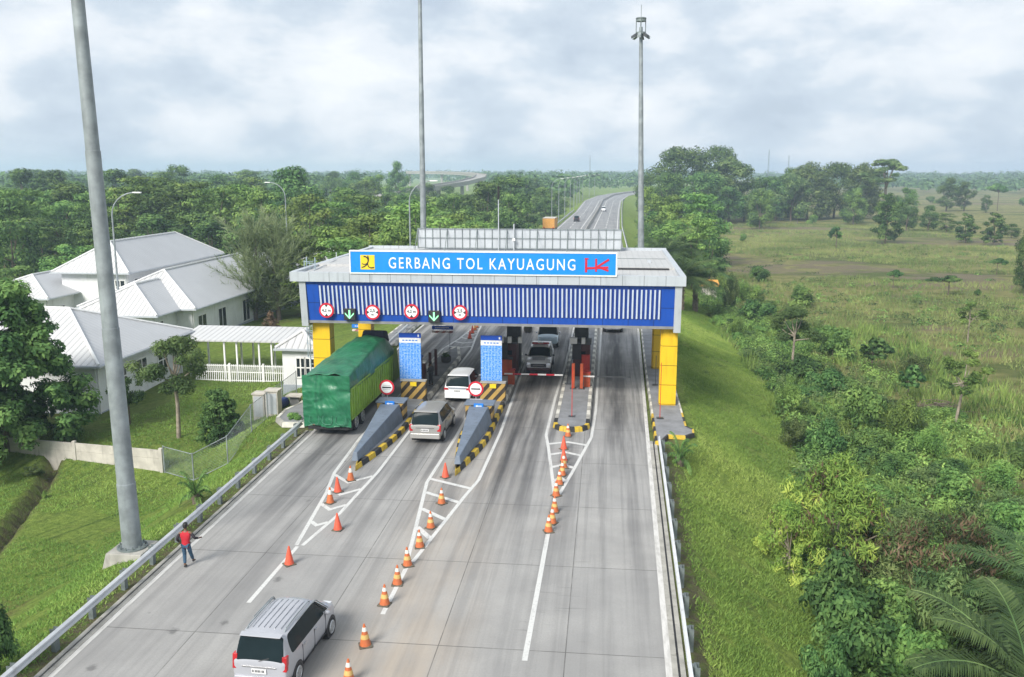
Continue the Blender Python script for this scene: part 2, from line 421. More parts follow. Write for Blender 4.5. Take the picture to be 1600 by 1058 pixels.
def ditch_d(x, y):      # distance to the ditch left of the road
    ax, ay, bx, by = -26.2, 31.0, -32.2, 47.5
    t = np.clip(((x-ax)*(bx-ax)+(y-ay)*(by-ay))/((bx-ax)**2+(by-ay)**2), 0, 1)
    return np.hypot(x-(ax+t*(bx-ax)), y-(ay+t*(by-ay)))
def ground(x, y):
    x = np.asarray(x, float); y = np.asarray(y, float)
    l, r = lerp(XL, y), lerp(XR, y)
    inslab = sstep(44, 47, y)*(1-sstep(84, 88, y))
    dr = np.maximum(0, x-(r+1.1+1.5*inslab)); dl = np.maximum(0, (l-1.1-1.7*inslab)-x)
    foot = 7.5+3*sstep(40, 75, y)
    zr = -4.0*np.clip(dr/foot, 0, 1)**.9*1.0
    zr = np.where(dr > foot, -4.0, zr)
    tl = -2.5+1.3*sstep(44, 50, y)-1.3*sstep(75, 130, y)
    zl = tl*sstep(0, 1, dl/(4.5+2*(1-sstep(44, 50, y))))
    z = -.05+np.where(dr > 0, zr, 0)+np.where(dl > 0, zl, 0)
    away = np.clip(np.maximum(dr, dl)/6, 0, 1)
    z = z+away*((vnoise(x, y, 7, 1)-.5)*.35+(vnoise(x, y, 23, 2)-.5)*.5)
    z = z+np.clip(np.maximum(dr, dl)/200-.3, 0, 1)*((vnoise(x, y, 160, 3)-.5)*3)
    z = z-.9*(1-sstep(.12, .5, ditch_d(x, y)))
    return z
BROWN = [(38, 178, 24, 16), (22, 196, 14, 12), (62, 165, 14, 8), (104, 250, 40, 16), (48, 62, 12, 9), (42, 75, 8, 5), (30, 46, 6, 4), (60, 300, 30, 9)]
def gz(x, y): return float(ground(x, y))
def gat(px, py):          # where a pixel's ray meets the terrain
    z = 0.
    for _ in range(25):
        p = at(px, py, z); z = .5*z+.5*gz(p.x, p.y)
    return Vector((p.x, p.y, gz(p.x, p.y)))
xs = np.concatenate([-np.geomspace(2990, 44, 40), np.arange(-42, -26, .3), np.arange(-26, -15, .4), np.arange(-15, 2, 2.0), np.arange(2, 16, .5), np.arange(16, 60, 1.2), np.geomspace(62, 2990, 44)])
ys = np.concatenate([np.arange(-300, 14, 12), np.arange(14, 60, .6), np.arange(60, 140, 1.2), np.arange(140, 300, 3), np.geomspace(305, 3900, 50)])
GX, GY = np.meshgrid(xs, ys)
GZ = ground(GX, GY)
l_, r_ = lerp(XL, GY), lerp(XR, GY)
fieldw = sstep(9.5, 14, GX-r_)*(GX > 0)
lawn = sstep(46, 50, GY)*(GX < -17)*(1-sstep(62, 80, GY))
dirt = (1-sstep(.3, 1.1, np.minimum(np.abs(GX-(l_-.75)), np.abs(GX-(r_+.9)))))*(GY < 120)
dirt = np.maximum(dirt, (1-sstep(.35, .7, ditch_d(GX, GY)))*1.0)
def blob(cx, cy, rx, ry): return np.clip(1.25-np.hypot((GX-cx)/rx, (GY-cy)/ry), 0, 1)
brown = np.maximum.reduce([blob(*q) for q in BROWN])
nx, ny = len(xs), len(ys)
I = np.arange(nx*ny).reshape(ny, nx)
Fq = np.stack([I[:-1, :-1], I[:-1, 1:], I[1:, 1:], I[1:, :-1]], -1).reshape(-1, 4)
def terrain_mat():
    m, n, b = newmat('grassland'); p = n.pos()
    at_ = lambda k: n.new('ShaderNodeAttribute', attribute_name=k).outputs['Fac']
    big = n.noise(p, .055, 5, .6); med = n.noise(p, .45, 5, .65); fin = n.noise(p, 3.2, 4, .65)
    st = n.noise(n.rotmap(p, .42, (2.6, .2, 1)), 1.0, 5, .68)
    g = n.mix(n.ss(fin, .25, .75), (.12, .20, .022), (.25, .345, .042))
    g = n.mix(n.ss(st, .5, .68, 0, .75), g, (.06, .115, .018))
    g = n.mix(n.ss(med, .50, .8, 0, .6), g, (.17, .20, .04))
    g = n.mix(n.ss(n.noise(p, .28, 5, .7), .55, .72, 0, .65), g, (.17, .13, .055))
    fcol = n.mix(n.ss(med, .3, .7), (.15, .16, .045), (.27, .255, .085))
    fcol = n.mix(n.ss(n.noise(n.map(p, (.03, .075, 1)), 1.0, 6, .62), .50, .62, 0, .85), fcol, (.075, .115, .025))
    fcol = n.mix(n.ss(n.noise(n.map(p, (.012, .04, 1), (3.1, 0.4, 0)), 1.0, 6, .6), .535, .62, 0, .85), fcol, (.19, .15, .09))
    bz = n.m('MULTIPLY', at_('brown'), n.ss(n.noise(n.map(p, (.12, .2, 1)), 1., 5, .65), .36, .6))
    fcol = n.mix(n.ss(bz, .12, .6, 0, .8), fcol, n.mix(fin, (.15, .115, .08), (.22, .175, .125)))
    c = n.mix(at_('field'), g, fcol)
    c = n.mix(n.m('MULTIPLY', at_('lawn'), .6), c, n.mix(n.ss(fin, .3, .7), (.085, .15, .022), (.16, .2, .04)))
    c = n.mix(n.m('MULTIPLY', at_('dirt'), n.ss(fin, .3, .6, .2, .9)), c, (.13, .105, .07))
    hs = n.new('ShaderNodeHueSaturation'); hs.inputs['Saturation'].default_value = .9; n.put(hs.inputs['Color'], c); c = hs.outputs[0]
    n.put(b.inputs['Base Color'], c); b.inputs['Roughness'].default_value = .95; b.inputs['Specular IOR Level'].default_value = .1
    h = n.m('ADD', n.noise(p, 6, 5, .7), n.m('MULTIPLY', st, 1.2))
    n.put(b.inputs['Normal'], n.bump(h, 1., .3))
    return m
tag(nmesh('terrain', np.stack([GX, GY, GZ], -1).reshape(-1, 3), Fq, terrain_mat(), smooth=True,
          attrs=dict(field=fieldw.ravel(), lawn=lawn.ravel(), dirt=dirt.ravel(), brown=brown.ravel())), kind='structure')

def strip_mesh(name, path_l, path_r, z, m, kind='structure'):
    V = []; Fs = []
    for (a, b_) in zip(path_l, path_r): V += [(a[0], a[1], z), (b_[0], b_[1], z)]
    for i in range(len(path_l)-1): Fs.append((2*i, 2*i+1, 2*i+3, 2*i+2))
    return tag(nmesh(name, V, Fs, m), kind=kind)
def plaza_mat():
    m, n, b = newmat('plaza_concrete'); p = n.pos(); q = n.xyz(p)
    base = n.mix(n.ss(n.noise(p, .35, 6, .6), .3, .7), (.275, .27, .262), (.355, .348, .335))
    base = n.mix(n.ss(n.noise(p, 14, 4, .7), .35, .75, 0, .35), base, (.22, .215, .208))
    # slabs differ a little
    cx = n.m('FLOOR', n.m('DIVIDE', n.m('ADD', q[0], 1.0), 3.93)); cyy = n.m('FLOOR', n.m('DIVIDE', n.m('SUBTRACT', q[1], 24.9), 6.0))
    wn = n.new('ShaderNodeTexWhiteNoise', noise_dimensions='2D'); cb = n.new('ShaderNodeCombineXYZ'); n.put(cb.inputs[0], cx); n.put(cb.inputs[1], cyy); n.put(wn.inputs['Vector'], cb.outputs[0])
    base = n.mix(n.m('MULTIPLY', wn.outputs['Value'], .3), base, (.22, .22, .222))
    # warm soil stain
    warm = n.m('MULTIPLY', n.ss(n.m('ABSOLUTE', n.m('ADD', q[0], 6.2)), .6, 3.2, 1, 0), n.ss(q[1], 18, 34, 1, .35))
    base = n.mix(n.m('MULTIPLY', warm, n.ss(n.noise(n.map(p, (1, .25, 1)), .8, 5), .3, .65, .15, .75)), base, (.42, .345, .265))
    # tyre streaks along the lanes
    s1 = n.noise(n.map(p, (1.5, .045, 1)), 1., 5, .6); s2 = n.noise(n.map(p, (4.0, .05, 1), (2, 5, 0)), 1., 5, .65)
    near = n.ss(q[1], 22, 58, .25, 1)
    base = n.mix(n.m('MULTIPLY', n.ss(s1, .44, .64), n.m('MULTIPLY', near, .7)), base, (.05, .05, .055))
    base = n.mix(n.m('MULTIPLY', n.ss(s2, .48, .7), n.m('MULTIPLY', near, .5)), base, (.085, .085, .09))
    s3 = n.noise(n.map(p, (7.0, .07, 1), (7, 1, 0)), 1., 4, .6)
    base = n.mix(n.ss(s3, .55, .75, 0, .35), base, (.28, .28, .275))
    # wheel paths in the lanes right of the second island
    def lane(xc, wd, y0, y1, amt, bs):
        k = n.m('MULTIPLY', n.ss(n.m('ABSOLUTE', n.m('SUBTRACT', q[0], xc)), wd*.25, wd, 1, 0), n.m('MULTIPLY', n.ss(q[1], y0, y1, 0, 1), n.ss(n.noise(n.map(p, (2, .15, 1), (xc, 0, 0)), 1.2, 5), .3, .6, .3, 1)))
        return n.mix(n.m('MULTIPLY', k, amt), bs, (.04, .04, .042))
    base = lane(-4.4, 1.4, 30, 52, .6, base); base = lane(-5.0, .4, 30, 44, .7, base); base = lane(-3.6, .35, 30, 46, .55, base)
    base = lane(.85, 1.1, 36, 56, .7, base); base = lane(-14.7, .7, 32, 44, .7, base); base = lane(-9.6, .8, 36, 45, .7, base)
    # cross marks of scrubbed paint
    cm = n.noise(n.map(p, (.35, 5.5, 1)), 1., 3, .6)
    base = n.mix(n.m('MULTIPLY', n.ss(cm, .6, .72), n.m('MULTIPLY', n.ss(n.m('ABSOLUTE', n.m('ADD', q[0], 1.6)), .3, 1.6, 1, 0), .45)), base, (.07, .07, .07))
    # small dark spots
    vo = n.new('ShaderNodeTexVoronoi'); n.put(vo.inputs['Vector'], n.map(p, (1, .8, 1))); vo.inputs['Scale'].default_value = .62
    sp = n.m('MULTIPLY', n.ss(n.m('ADD', vo.outputs['Distance'], n.m('MULTIPLY', n.noise(p, 5, 4), .25)), .16, .26, 1, 0), n.ss(q[0], -8, -12, 0, .55))
    base = n.mix(sp, base, (.06, .06, .06))
    # joints
    jx = n.m('ABSOLUTE', n.m('SUBTRACT', n.m('FRACT', n.m('ADD', n.m('DIVIDE', n.m('ADD', q[0], 1.0), 3.93), .5)), .5))
    jy = n.m('ABSOLUTE', n.m('SUBTRACT', n.m('FRACT', n.m('ADD', n.m('DIVIDE', n.m('SUBTRACT', q[1], 24.9), 6.0), .5)), .5))
    j = n.m('MAXIMUM', n.ss(jx, .0012, .006, 1, 0), n.ss(jy, .001, .0045, 1, 0))
    base = n.mix(n.m('MULTIPLY', j, n.ss(n.noise(p, .9, 4), .25, .6, .3, .8)), base, (.06, .057, .054))
    n.put(b.inputs['Base Color'], base); n.put(b.inputs['Roughness'], n.ss(n.noise(p, 2, 4), .2, .8, .72, .95)); b.inputs['Specular IOR Level'].default_value = .3
    n.put(b.inputs['Normal'], n.bump(n.noise(p, 30, 4), .15, .01))
    return m
yy = [-60, 0, 22, 30, 36, 42, 48, 56, 64, 72, 78, 90, 104]
strip_mesh('toll_plaza_road', [(xl(y), y) for y in yy], [(xr(y), y) for y in yy], 0, plaza_mat())
def asphalt():
    m, n, b = newmat('highway_asphalt'); p = n.pos()
    c = n.mix(n.ss(n.noise(p, .2, 5), .3, .7), (.2, .202, .205), (.26, .262, .264))
    c = n.mix(n.ss(n.noise(n.map(p, (1.2, .02, 1)), 1, 5), .45, .7, 0, .5), c, (.12, .12, .122))
    n.put(b.inputs['Base Color'], c); b.inputs['Roughness'].default_value = .85
    return m
y2 = [104, 110, 130, 150, 190, 230, 280, 330, 390, 450, 500, 545, 580, 620, 660, 700, 740, 780, 820, 860]
strip_mesh('highway_road', [(xl(y), y) for y in y2], [(xr(y), y) for y in y2], -.004, asphalt())
# edge strips and drains
ye = [-60, 0, 22, 30, 36, 42, 47]
strip_mesh('left_edge_line', [(xl(y)-.02, y) for y in ye+[78, 104]], [(xl(y)+.15, y) for y in ye+[78, 104]], .006, EDGE)
strip_mesh('right_edge_line', [(xr(y)-.16, y) for y in ye+[64, 83, 104]], [(xr(y)+.04, y) for y in ye+[64, 83, 104]], .006, EDGE)
for nm, fx, sg in (('left_drain', xl, -1), ('right_drain', xr, 1)):
    g = MB()
    for a, b_ in ((.03, .2), (.27, .42)):
        for i in range(len(ye)-1):
            y0, y1 = ye[i], ye[i+1]; q0, q1 = fx(y0), fx(y1)
            A = sorted([(q0+sg*a), (q0+sg*b_)]); B = sorted([(q1+sg*a), (q1+sg*b_)])
            g.hexa([(A[0], y0, -.2), (A[1], y0, -.2), (B[1], y1, -.2), (B[0], y1, -.2), (A[0], y0, .012), (A[1], y0, .012), (B[1], y1, .012), (B[0], y1, .012)])
    tag(g.build(nm, CONC), kind='structure')
    g = MB()
    for i in range(len(ye)-1):
        y0, y1 = ye[i], ye[i+1]; q0, q1 = fx(y0), fx(y1)
        A = sorted([(q0+sg*.2), (q0+sg*.27)]); B = sorted([(q1+sg*.2), (q1+sg*.27)])
        g.add([(A[0], y0, -.03), (A[1], y0, -.03), (B[1], y1, -.03), (B[0], y1, -.03)], [(0, 1, 2, 3)])
    tag(g.build(nm+'_slot', BLACK), kind='structure')

# ------------------------------------------------------------------ painted markings
mk = MB(); ZM = .005
def line(pts, wd=.16, z=None):
    z = ZM if z is None else z
    pts = [Vector((p[0], p[1])) for p in pts]
    L, Rr = [], []
    for i, p in enumerate(pts):
        a = (pts[i]-pts[i-1]).normalized() if i else (pts[1]-pts[0]).normalized()
        b_ = (pts[i+1]-p).normalized() if i < len(pts)-1 else a
        t = (a+b_).normalized(); nn = Vector((-t.y, t.x))/max(.5, t.dot(a))
        L.append(p+nn*wd/2); Rr.append(p-nn*wd/2)
    vs = [(*q, z) for q in L]+[(*q, z) for q in Rr]; k = len(pts)
    mk.add(vs, [(k+i, k+i+1, i+1, i) for i in range(k-1)])
g2 = lambda *pp: [tuple(at(x, y)[:2]) for x, y in pp]
A = [(-11.86, 26.94), (-11.78, 31.6)]; AL = [(-11.86, 31.7), (-12.49, 37.47), (-12.95, 40.2), (-13.28, 46.0), (-13.3, 71)]
AR = [(-11.62, 31.7), (-11.15, 35.05), (-10.87, 40.5), (-10.86, 47.2), (-10.9, 71)]
B = [(-7.13, 26.64), (-7.13, 30.6)]; BL = [(-7.22, 30.7), (-7.5, 33.24), (-8.2, 39.3), (-8.07, 46.64), (-8.15, 71)]
BR = [(-7.0, 30.7), (-6.16, 37.57), (-5.82, 39.9), (-5.72, 47.62), (-5.95, 63.65), (-5.95, 72)]
for q in (A, AL, AR, B, BL, BR): line(q)
line([(-2.2, 24.3), (-2.13, 33.9)], .17)
line([(-2.12, 38.3), (-2.85, 45.2), (-3.13, 47.5), (-3.11, 56), (-2.9, 66), (-2.9, 85)])
line([(-1.93, 38.3), (-1.47, 41.3), (-.63, 47.3), (-.46, 53), (-.32, 84)])
def ix(path, y):
    return float(np.interp(y, [p[1] for p in path], [p[0] for p in path]))
ZM = .0095
for y in (33.6, 35.6, 37.6, 39.4):   # arrow shaped bars of the left gore
    xm = (ix(AL, y)+ix(AR, y))/2
    line([(ix(AL, y+.5)+.05, y+.5), (xm, y+.5-.55*(ix(AR, y)-ix(AL, y))), (ix(AR, y+.5)-.05, y+.5)], .2)
for y in (33.6, 35.6, 37.6, 39.4):
    line([(ix(BL, y+.4)+.05, y+.4), (ix(BR, y-.7)-.05, y-.7)], .24)
C2 = [(-2.12, 38.3), (-2.85, 45.2), (-3.13, 47.5)]; C3 = [(-1.93, 38.3), (-1.47, 41.3), (-.63, 47.3)]
for y in (40.3, 42.3, 44.3, 46.1):
    xm = (ix(C2, y)+ix(C3, y))/2
    line([(ix(C2, y-.2)+.05, y-.2), (xm, y+.25), (ix(C3, y-.2)-.05, y-.2)], .26)
ZM = .005
# hatching behind the gate
D1 = [(-13.3, 71), (-12.7, 75.5), (-12.1, 84)]; D2 = [(-10.9, 71), (-11.3, 76), (-11.8, 84)]
line(D1); line(D2)
ZM = .0095
for y in (72, 74, 76, 78): line([(ix(D1, y)+.05, y+.3), ((ix(D1, y)+ix(D2, y))/2, y-.3), (ix(D2, y)-.05, y+.3)], .25)
ZM = .005
# far carriageway lines
def mid(y, t): return xl(y)+(xr(y)-xl(y))*t
for t in (.035, .40, .60, .965): line([(mid(y, t), y) for y in y2[2:]], .22)
for t in (.215, .785):
    y = 112
    while y < 700: line([(mid(y, t), y), (mid(y+6, t), y+6)], .22); y += 11
tag(mk.build('road_markings', PAINT), kind='structure')

# ------------------------------------------------------------------ guardrails
def rail_profile():   # W-beam, x towards the road, z up
    return [(.0, .0), (.075, .05), (.075, .10), (.01, .145), (.01, .17), (.075, .215), (.075, .265), (.0, .315)]
def guardrail(label, fx, side, y0, y1, dy, ztop=.74, postw=.2):
    g = thing('guardrail', label, 'guardrail', (0, 0, 0))
    prof = rail_profile(); th = .012
    ysx = np.linspace(y0, y1, max(2, int((y1-y0)/4)))
    m = MB(); vs = []; fs = []; k = len(prof)*2
    for y in ysx:
        for px_, pz in prof: vs.append((fx(y)-side*px_, y, ztop-.315+pz))
        for px_, pz in reversed(prof): vs.append((fx(y)-side*(px_-th), y, ztop-.315+pz))
    for i in range(len(ysx)-1):
        for j in range(k):
            a, b_ = i*k+j, i*k+(j+1) % k
            fs.append((a, b_, b_+k, a+k))
    fs += [tuple(range(k)), tuple(range((len(ysx)-1)*k, len(ysx)*k))]
    m.add(vs, fs); m.build('rail_beam', RAILM, g, smooth=30)
    proto = None; y = y0+.4
    while y < y1:
        if proto is None:
            p = MB(); p.box(-postw/2, postw/2, -.03, .03, -.9, .70); p.box(-.06, .06, -.10, -.03, ztop-.33, ztop-.02)
            p.box(-postw/2, -postw/2+.02, .03, .12, -.9, .70); p.box(postw/2-.02, postw/2, .03, .12, -.9, .70)
            proto = po = p.build('post', GALVD, g)
        else:
            po = proto.copy(); COL.objects.link(po); po.parent = g
        po.location = (fx(y)+side*.12, y, 0); po.rotation_euler = (0, 0, -side*math.pi/2+rnd.uniform(-.06, .06)); y += dy
    return g
guardrail('steel guardrail with grey posts along the grass beside the man in red', lambda y: xl(y)-.52, -1, -20, 46.6, 2.05)
guardrail('steel guardrail above the green slope, seen almost from above', lambda y: xr(y)+.5, 1, -20, 45.6, 2.15, .74, .3)
guardrail('guardrail running on beyond the gate on the garden side', lambda y: xl(y)-.6, -1, 70, 330, 4)
guardrail('long far guardrail beside the bright grass verge of the highway', lambda y: xr(y)+.6, 1, 88, 470, 4)
mb_ = MB()
ymed = [112, 130, 150, 190, 230, 280, 330, 390, 450, 500, 545, 600, 660]
for i in range(len(ymed)-1):
    a, b_ = ymed[i], ymed[i+1]
    for (w0, w1, z0, z1) in ((.28, .2, -.004, .35), (.2, .09, .35, .85)):
        xa, xb = mid(a, .5), mid(b_, .5)
        mb_.hexa([(xa-w0, a, z0), (xa+w0, a, z0), (xb+w0, b_, z0), (xb-w0, b_, z0), (xa-w1, a, z1), (xa+w1, a, z1), (xb+w1, b_, z1), (xb-w1, b_, z1)])
tag(mb_.build('median_barrier', CONC), 'long concrete barrier dividing the two far carriageways', 'road barrier')

# ------------------------------------------------------------------ toll islands
def kerb_island(label, poly, h=.26, kw=.26, yswitch=54, seg=.95, ybeyond=(None,), colors=(0, 1)):
    """poly: ccw outline in ground metres. kerb as alternating painted blocks round a slab"""
    t = thing('toll_island', label, 'traffic island')
    P = [Vector(p) for p in poly]; n_ = len(P)
    def off(d):
        o = []
        for i in range(n_):
            a = (P[i]-P[i-1]).normalized(); b_ = (P[(i+1) % n_]-P[i]).normalized()
            na, nb = Vector((-a.y, a.x)), Vector((-b_.y, b_.x)); s = (na+nb); s = s/ max(.4, s.dot(na))
            o.append(P[i]+s*d)
        return o
    Q = off(kw)
    MB().prism([tuple(q) for q in off(kw-.002)], -.02, h-.015).build('slab', SLAB, t)
    k = MB(); c = 0; acc = 0
    for i in range(n_):
        j = (i+1) % n_; L = (P[j]-P[i]).length; m_ = max(1, round(L/seg)) if L > seg*.6 else 1
        for s in range(m_):
            t0, t1 = s/m_, (s+1)/m_
            a, b_ = P[i].lerp(P[j], t0), P[i].lerp(P[j], t1); a2, b2 = Q[i].lerp(Q[j], t0), Q[i].lerp(Q[j], t1)
            beyond = (a.y+b_.y)/2 > yswitch
            mi = (c % 2) if not beyond else (2 if c % 2 else 3)
            ta, tb = a.lerp(a2, .22), b_.lerp(b2, .22)
            vs = [(*a, -.02), (*b_, -.02), (*b2, -.02), (*a2, -.02), (*ta, h), (*tb, h), (*b2, h), (*a2, h)]
            k.hexa(vs, mi)
            c += 1
    k.build('kerb', [KYEL, KBLK, KWHT, CONC], t)
    return t
def nose(xa, xb, yn, ys_, y1, xn, n_=9, pw=1.6):
    """ccw: nose at low y, straight sides from ys_ to y1"""
    pts = []
    for i in range(n_+1):          # right side from nose up
        u = i/n_; pts.append((xn+(xb-xn)*(1-(1-u)**pw), yn+(ys_-yn)*u))
    pts.append((xb, y1-4)); pts.append(((xa+xb)/2+.25, y1)); pts.append(((xa+xb)/2-.25, y1)); pts.append((xa, y1-4))
    for i in range(n_, 0, -1):
        u = i/n_; pts.append((xn+(xa-xn)*(1-(1-u)**pw), yn+(ys_-yn)*u))
    return pts
kerb_island('pointed toll island with the grey wedge next to the green truck', nose(-13.08, -11.08, 40.5, 47.5, 71, -12.0))
kerb_island('pointed toll island with the grey wedge between the two silver cars and the open lane', nose(-7.86, -6.12, 40.3, 47.0, 71, -7.02))
arc = [(-1.8+1.07*math.sin(a)*(1 if True else 1), 49.25-1.05*math.cos(a)) for a in np.linspace(-math.pi/2, math.pi/2, 8)]
kerb_island('round-nosed toll island with the orange gate posts', arc+[(-.62, 84), (-1.4, 87), (-1.8, 87), (-2.72, 84)], yswitch=50.4)
kerb_island('side island under the right yellow columns', [(2.78, 46.4), (3.15, 46.3), (3.6, 47.6), (4.5, 47.5), (5.05, 48.1), (5.1, 48.9), (4.75, 49.5), (4.95, 84), (3.3, 84), (2.95, 64)], yswitch=52, kw=.14, h=.2)
kerb_island('side island under the left yellow columns behind the truck', [(-17.0, 47.6), (-16.75, 48.4), (-17.25, 64), (-17.6, 84), (-19.2, 84), (-18.9, 52), (-19.25, 50.4), (-19.1, 48.6), (-18.3, 47.5)], yswitch=40, kw=.22)
# ------------------------------------------------------------------ the toll gate
def panel_mat(name, col, px_, pz, dark=.35, axis=0, x0=0, z0=0, var=.05, rough=.45):
    m, n, b = newmat(name); p = n.xyz(n.obj())
    jx = n.m('ABSOLUTE', n.m('SUBTRACT', n.m('FRACT', n.m('ADD', n.m('DIVIDE', n.m('SUBTRACT', p[axis], x0), px_), .5)), .5))
    j = n.m('LESS_THAN', n.m('MULTIPLY', jx, px_), .016)
    if pz:
        jz = n.m('ABSOLUTE', n.m('SUBTRACT', n.m('FRACT', n.m('ADD', n.m('DIVIDE', n.m('SUBTRACT', p[2], z0), pz), .5)), .5))
        j = n.m('MAXIMUM', j, n.m('LESS_THAN', n.m('MULTIPLY', jz, pz), .02))
    wn = n.new('ShaderNodeTexWhiteNoise', noise_dimensions='1D'); n.put(wn.inputs['W'], n.m('FLOOR', n.m('DIVIDE', n.m('SUBTRACT', p[axis], x0), px_)))
    c = n.mix(n.ss(n.noise(n.obj(), .8, 5), .3, .7), tuple(v*(1-var) for v in col), tuple(v*(1+var) for v in col))
    c = n.mix(n.m('MULTIPLY', wn.outputs[0], .14), c, tuple(v*.7 for v in col))
    c = n.mix(n.ss(n.noise(n.map(n.obj(), (2.5, 2.5, .25)), 1.5, 6), .5, .75, 0, .5), c, tuple(v*.55 for v in col))
    c = n.mix(j, c, tuple(v*dark for v in col))
    n.put(b.inputs['Base Color'], c); b.inputs['Roughness'].default_value = rough
    return m
TRIMP = panel_mat('grey_cladding_panels', (.43, .465, .50), 1.28, 0, x0=-19.5)
TRIMY = panel_mat('grey_cladding_side_panels', (.43, .465, .50), 1.28, 0, axis=1)
BLUEP = panel_mat('blue_cladding_panels', (.006, .07, .40), 1.53, 1.2, .3, x0=-18.5, z0=6.35)
YELP = panel_mat('yellow_cladding_panels', (.74, .47, .012), 5.0, 1.22, .22, x0=1.2, z0=.26, var=.04)
SOFF = mat('soffit_white', (.6, .6, .6), .7, var=.12)  # unseen ceiling, made white to bounce light onto the vehicles below
GX0, GX1, GY0, GY1 = -19.45, 4.72, 53.0, 72.0
gate = thing('toll_gate', 'wide toll gate with blue slatted front, flat grey roof and yellow columns', 'toll gate', (0, 0, 0))
ZT = 8.30; ZB = 7.72
rf = MB()
rf.hexa([(GX0+.35, GY0+.35, 7.8), (GX1-.35, GY0+.35, 7.8), (GX1-.35, GY1-.35, 7.8), (GX0+.35, GY1-.35, 7.8),
         (GX0+.35, GY0+.35, 8.12), (GX1-.35, GY0+.35, 8.12), (GX1-.35, 57.6, 8.2), (GX0+.35, 57.6, 8.2)])
rf.hexa([(GX0+.35, 57.6, 7.8), (GX1-.35, 57.6, 7.8), (GX1-.35, GY1-.35, 7.8), (GX0+.35, GY1-.35, 7.8),
         (GX0+.35, 57.6, 8.34), (GX1-.35, 57.6, 8.34), (GX1-.35, GY1-.35, 8.2), (GX0+.35, GY1-.35, 8.2)])
rsheet = roof_sheet('roof_sheet_aged', (.47, .47, .465), 0, .3)
roof = rf.build('roof', rsheet, gate)
MB().box(.75, 4.0, 57.35, 57.59, 8.21, 8.3).build('seam', BLACK, roof)  # black strip standing in for the shadow line at the roof step
MB().box(GX0+.5, 4.2, 63.9, 63.96, 8.27, 8.31).build('seam', GALVD, roof)
g = MB()   # fascia band round the roof
g.box(GX0, GX1, GY0, GY0+.35, ZB, ZT); g.build('fascia_band', TRIMP, gate)
MB().box(GX0, GX0+.35, GY0+.352, GY1-.352, ZB, ZT+.02).build('fascia_band', TRIMY, gate); MB().box(GX1-.35, GX1, GY0+.352, GY1-.352, ZB, ZT+.02).build('fascia_band', TRIMY, gate)
MB().box(GX0, GX1, GY1-.35, GY1, ZB, ZT+.1).build('fascia_band', TRIMP, gate)
# blue front, leaning back towards its foot
fx0, fx1 = -18.52, 4.1
yt, yb, zb = GY0+.2, GY0+.55, 5.22
def fpt(x, z, out=0):   # a point on the leaning front
    t = (7.7-z)/(7.7-zb); return Vector((x, yt+(yb-yt)*t-out, z))
f = MB(); f.hexa([(fx0, yb, zb), (fx1, yb, zb), (fx1, GY0+1.3, zb), (fx0, GY0+1.3, zb), (fx0, yt, 7.715), (fx1, yt, 7.715), (fx1, GY0+1.3, 7.715), (fx0, GY0+1.3, 7.715)])
fas = f.build('front_cladding', BLUEP, gate)
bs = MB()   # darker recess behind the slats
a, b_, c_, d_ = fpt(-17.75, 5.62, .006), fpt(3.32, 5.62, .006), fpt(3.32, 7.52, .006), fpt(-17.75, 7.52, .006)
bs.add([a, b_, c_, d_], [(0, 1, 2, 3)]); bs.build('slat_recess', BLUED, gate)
s = MB(); ns = 80
for i in range(ns):
    x = -17.62+i*(3.2+17.62)/(ns-1); p0, p1 = fpt(x, 5.66, .02), fpt(x, 7.46, .02)
    s.hexa([(x-.05, p0.y-.05, p0.z), (x+.05, p0.y-.05, p0.z), (x+.05, p0.y, p0.z), (x-.05, p0.y, p0.z), (x-.05, p1.y-.05, p1.z), (x+.05, p1.y-.05, p1.z), (x+.05, p1.y, p1.z), (x-.05, p1.y, p1.z)])
s.build('slats', SLATM, gate)
t_ = MB(); t_.box(fx0-.02, fx1+.02, GY0+.50, GY0+1.35, 5.06, zb-.003); t_.build('bottom_trim', mat('dark_soffit_trim', (.2, .205, .21), .7), gate)
for x0, x1 in ((fx0-.42, fx0-.004), (fx1+.004, fx1+.42)):
    e_ = MB(); e_.hexa([(x0, yb-.12, 4.85), (x1, yb-.12, 4.85), (x1, GY0+1.6, 4.85), (x0, GY0+1.6, 4.85), (x0, yt-.05, 7.716), (x1, yt-.05, 7.716), (x1, GY0+1.6, 7.716), (x0, GY0+1.6, 7.716)]); e_.build('end_trim', TRIM, gate)
sd = MB()
for x0, x1 in ((fx0-.3, fx0-.05), (fx1+.05, fx1+.3)): sd.box(x0, x1, GY0+1.62, GY1-1.5, 5.2, 7.716)
sd.box(fx0-.3, fx1+.3, GY1-1.48, GY1-.9, 5.2, 7.716); sd.build('side_cladding', BLUE, gate)
MB().box(fx0-.04, fx1+.04, GY0+1.36, GY1-1.5, 5.5, 5.62).build('soffit', SOFF, gate)
for x0, x1, y0, m_ in ((-18.42, -17.36, 54.0, 0), (3.5, 4.42, 54.0, 0), (-18.42, -17.5, 64.4, 0), (3.55, 4.42, 64.4, 0)):
    c = MB(); c.box(x0, x1, y0, y0+.95, .2, 5.08); c.box(x0-.09, x0-.003, y0+.12, y0+.83, .2, 5.08); c.build('column', YELP, gate)
for xc in (-6.62, -1.68):
    c = MB(); c.box(xc-.5, xc+.5, 63.6, 64.5, .2, 5.5); c.box(xc-.28, xc+.28, 63.5, 63.6-.003, .2, 5.49); c.build('column', DARKG, gate)
for x in (-17, -13.4, -9.2, -3.1, -.5, 2.9): MB().box(x-.12, x+.12, 60+(x % 2), 60.4+(x % 2), 8.3, 8.46).build('roof_vent', TRIM, gate)
MB().tube([(-18.6, 55, 8.16), (-18.6, 60, 8.4), (-18.6, 60, 8.9)], .03, 6).build('roof_pipe', TRIM, gate)
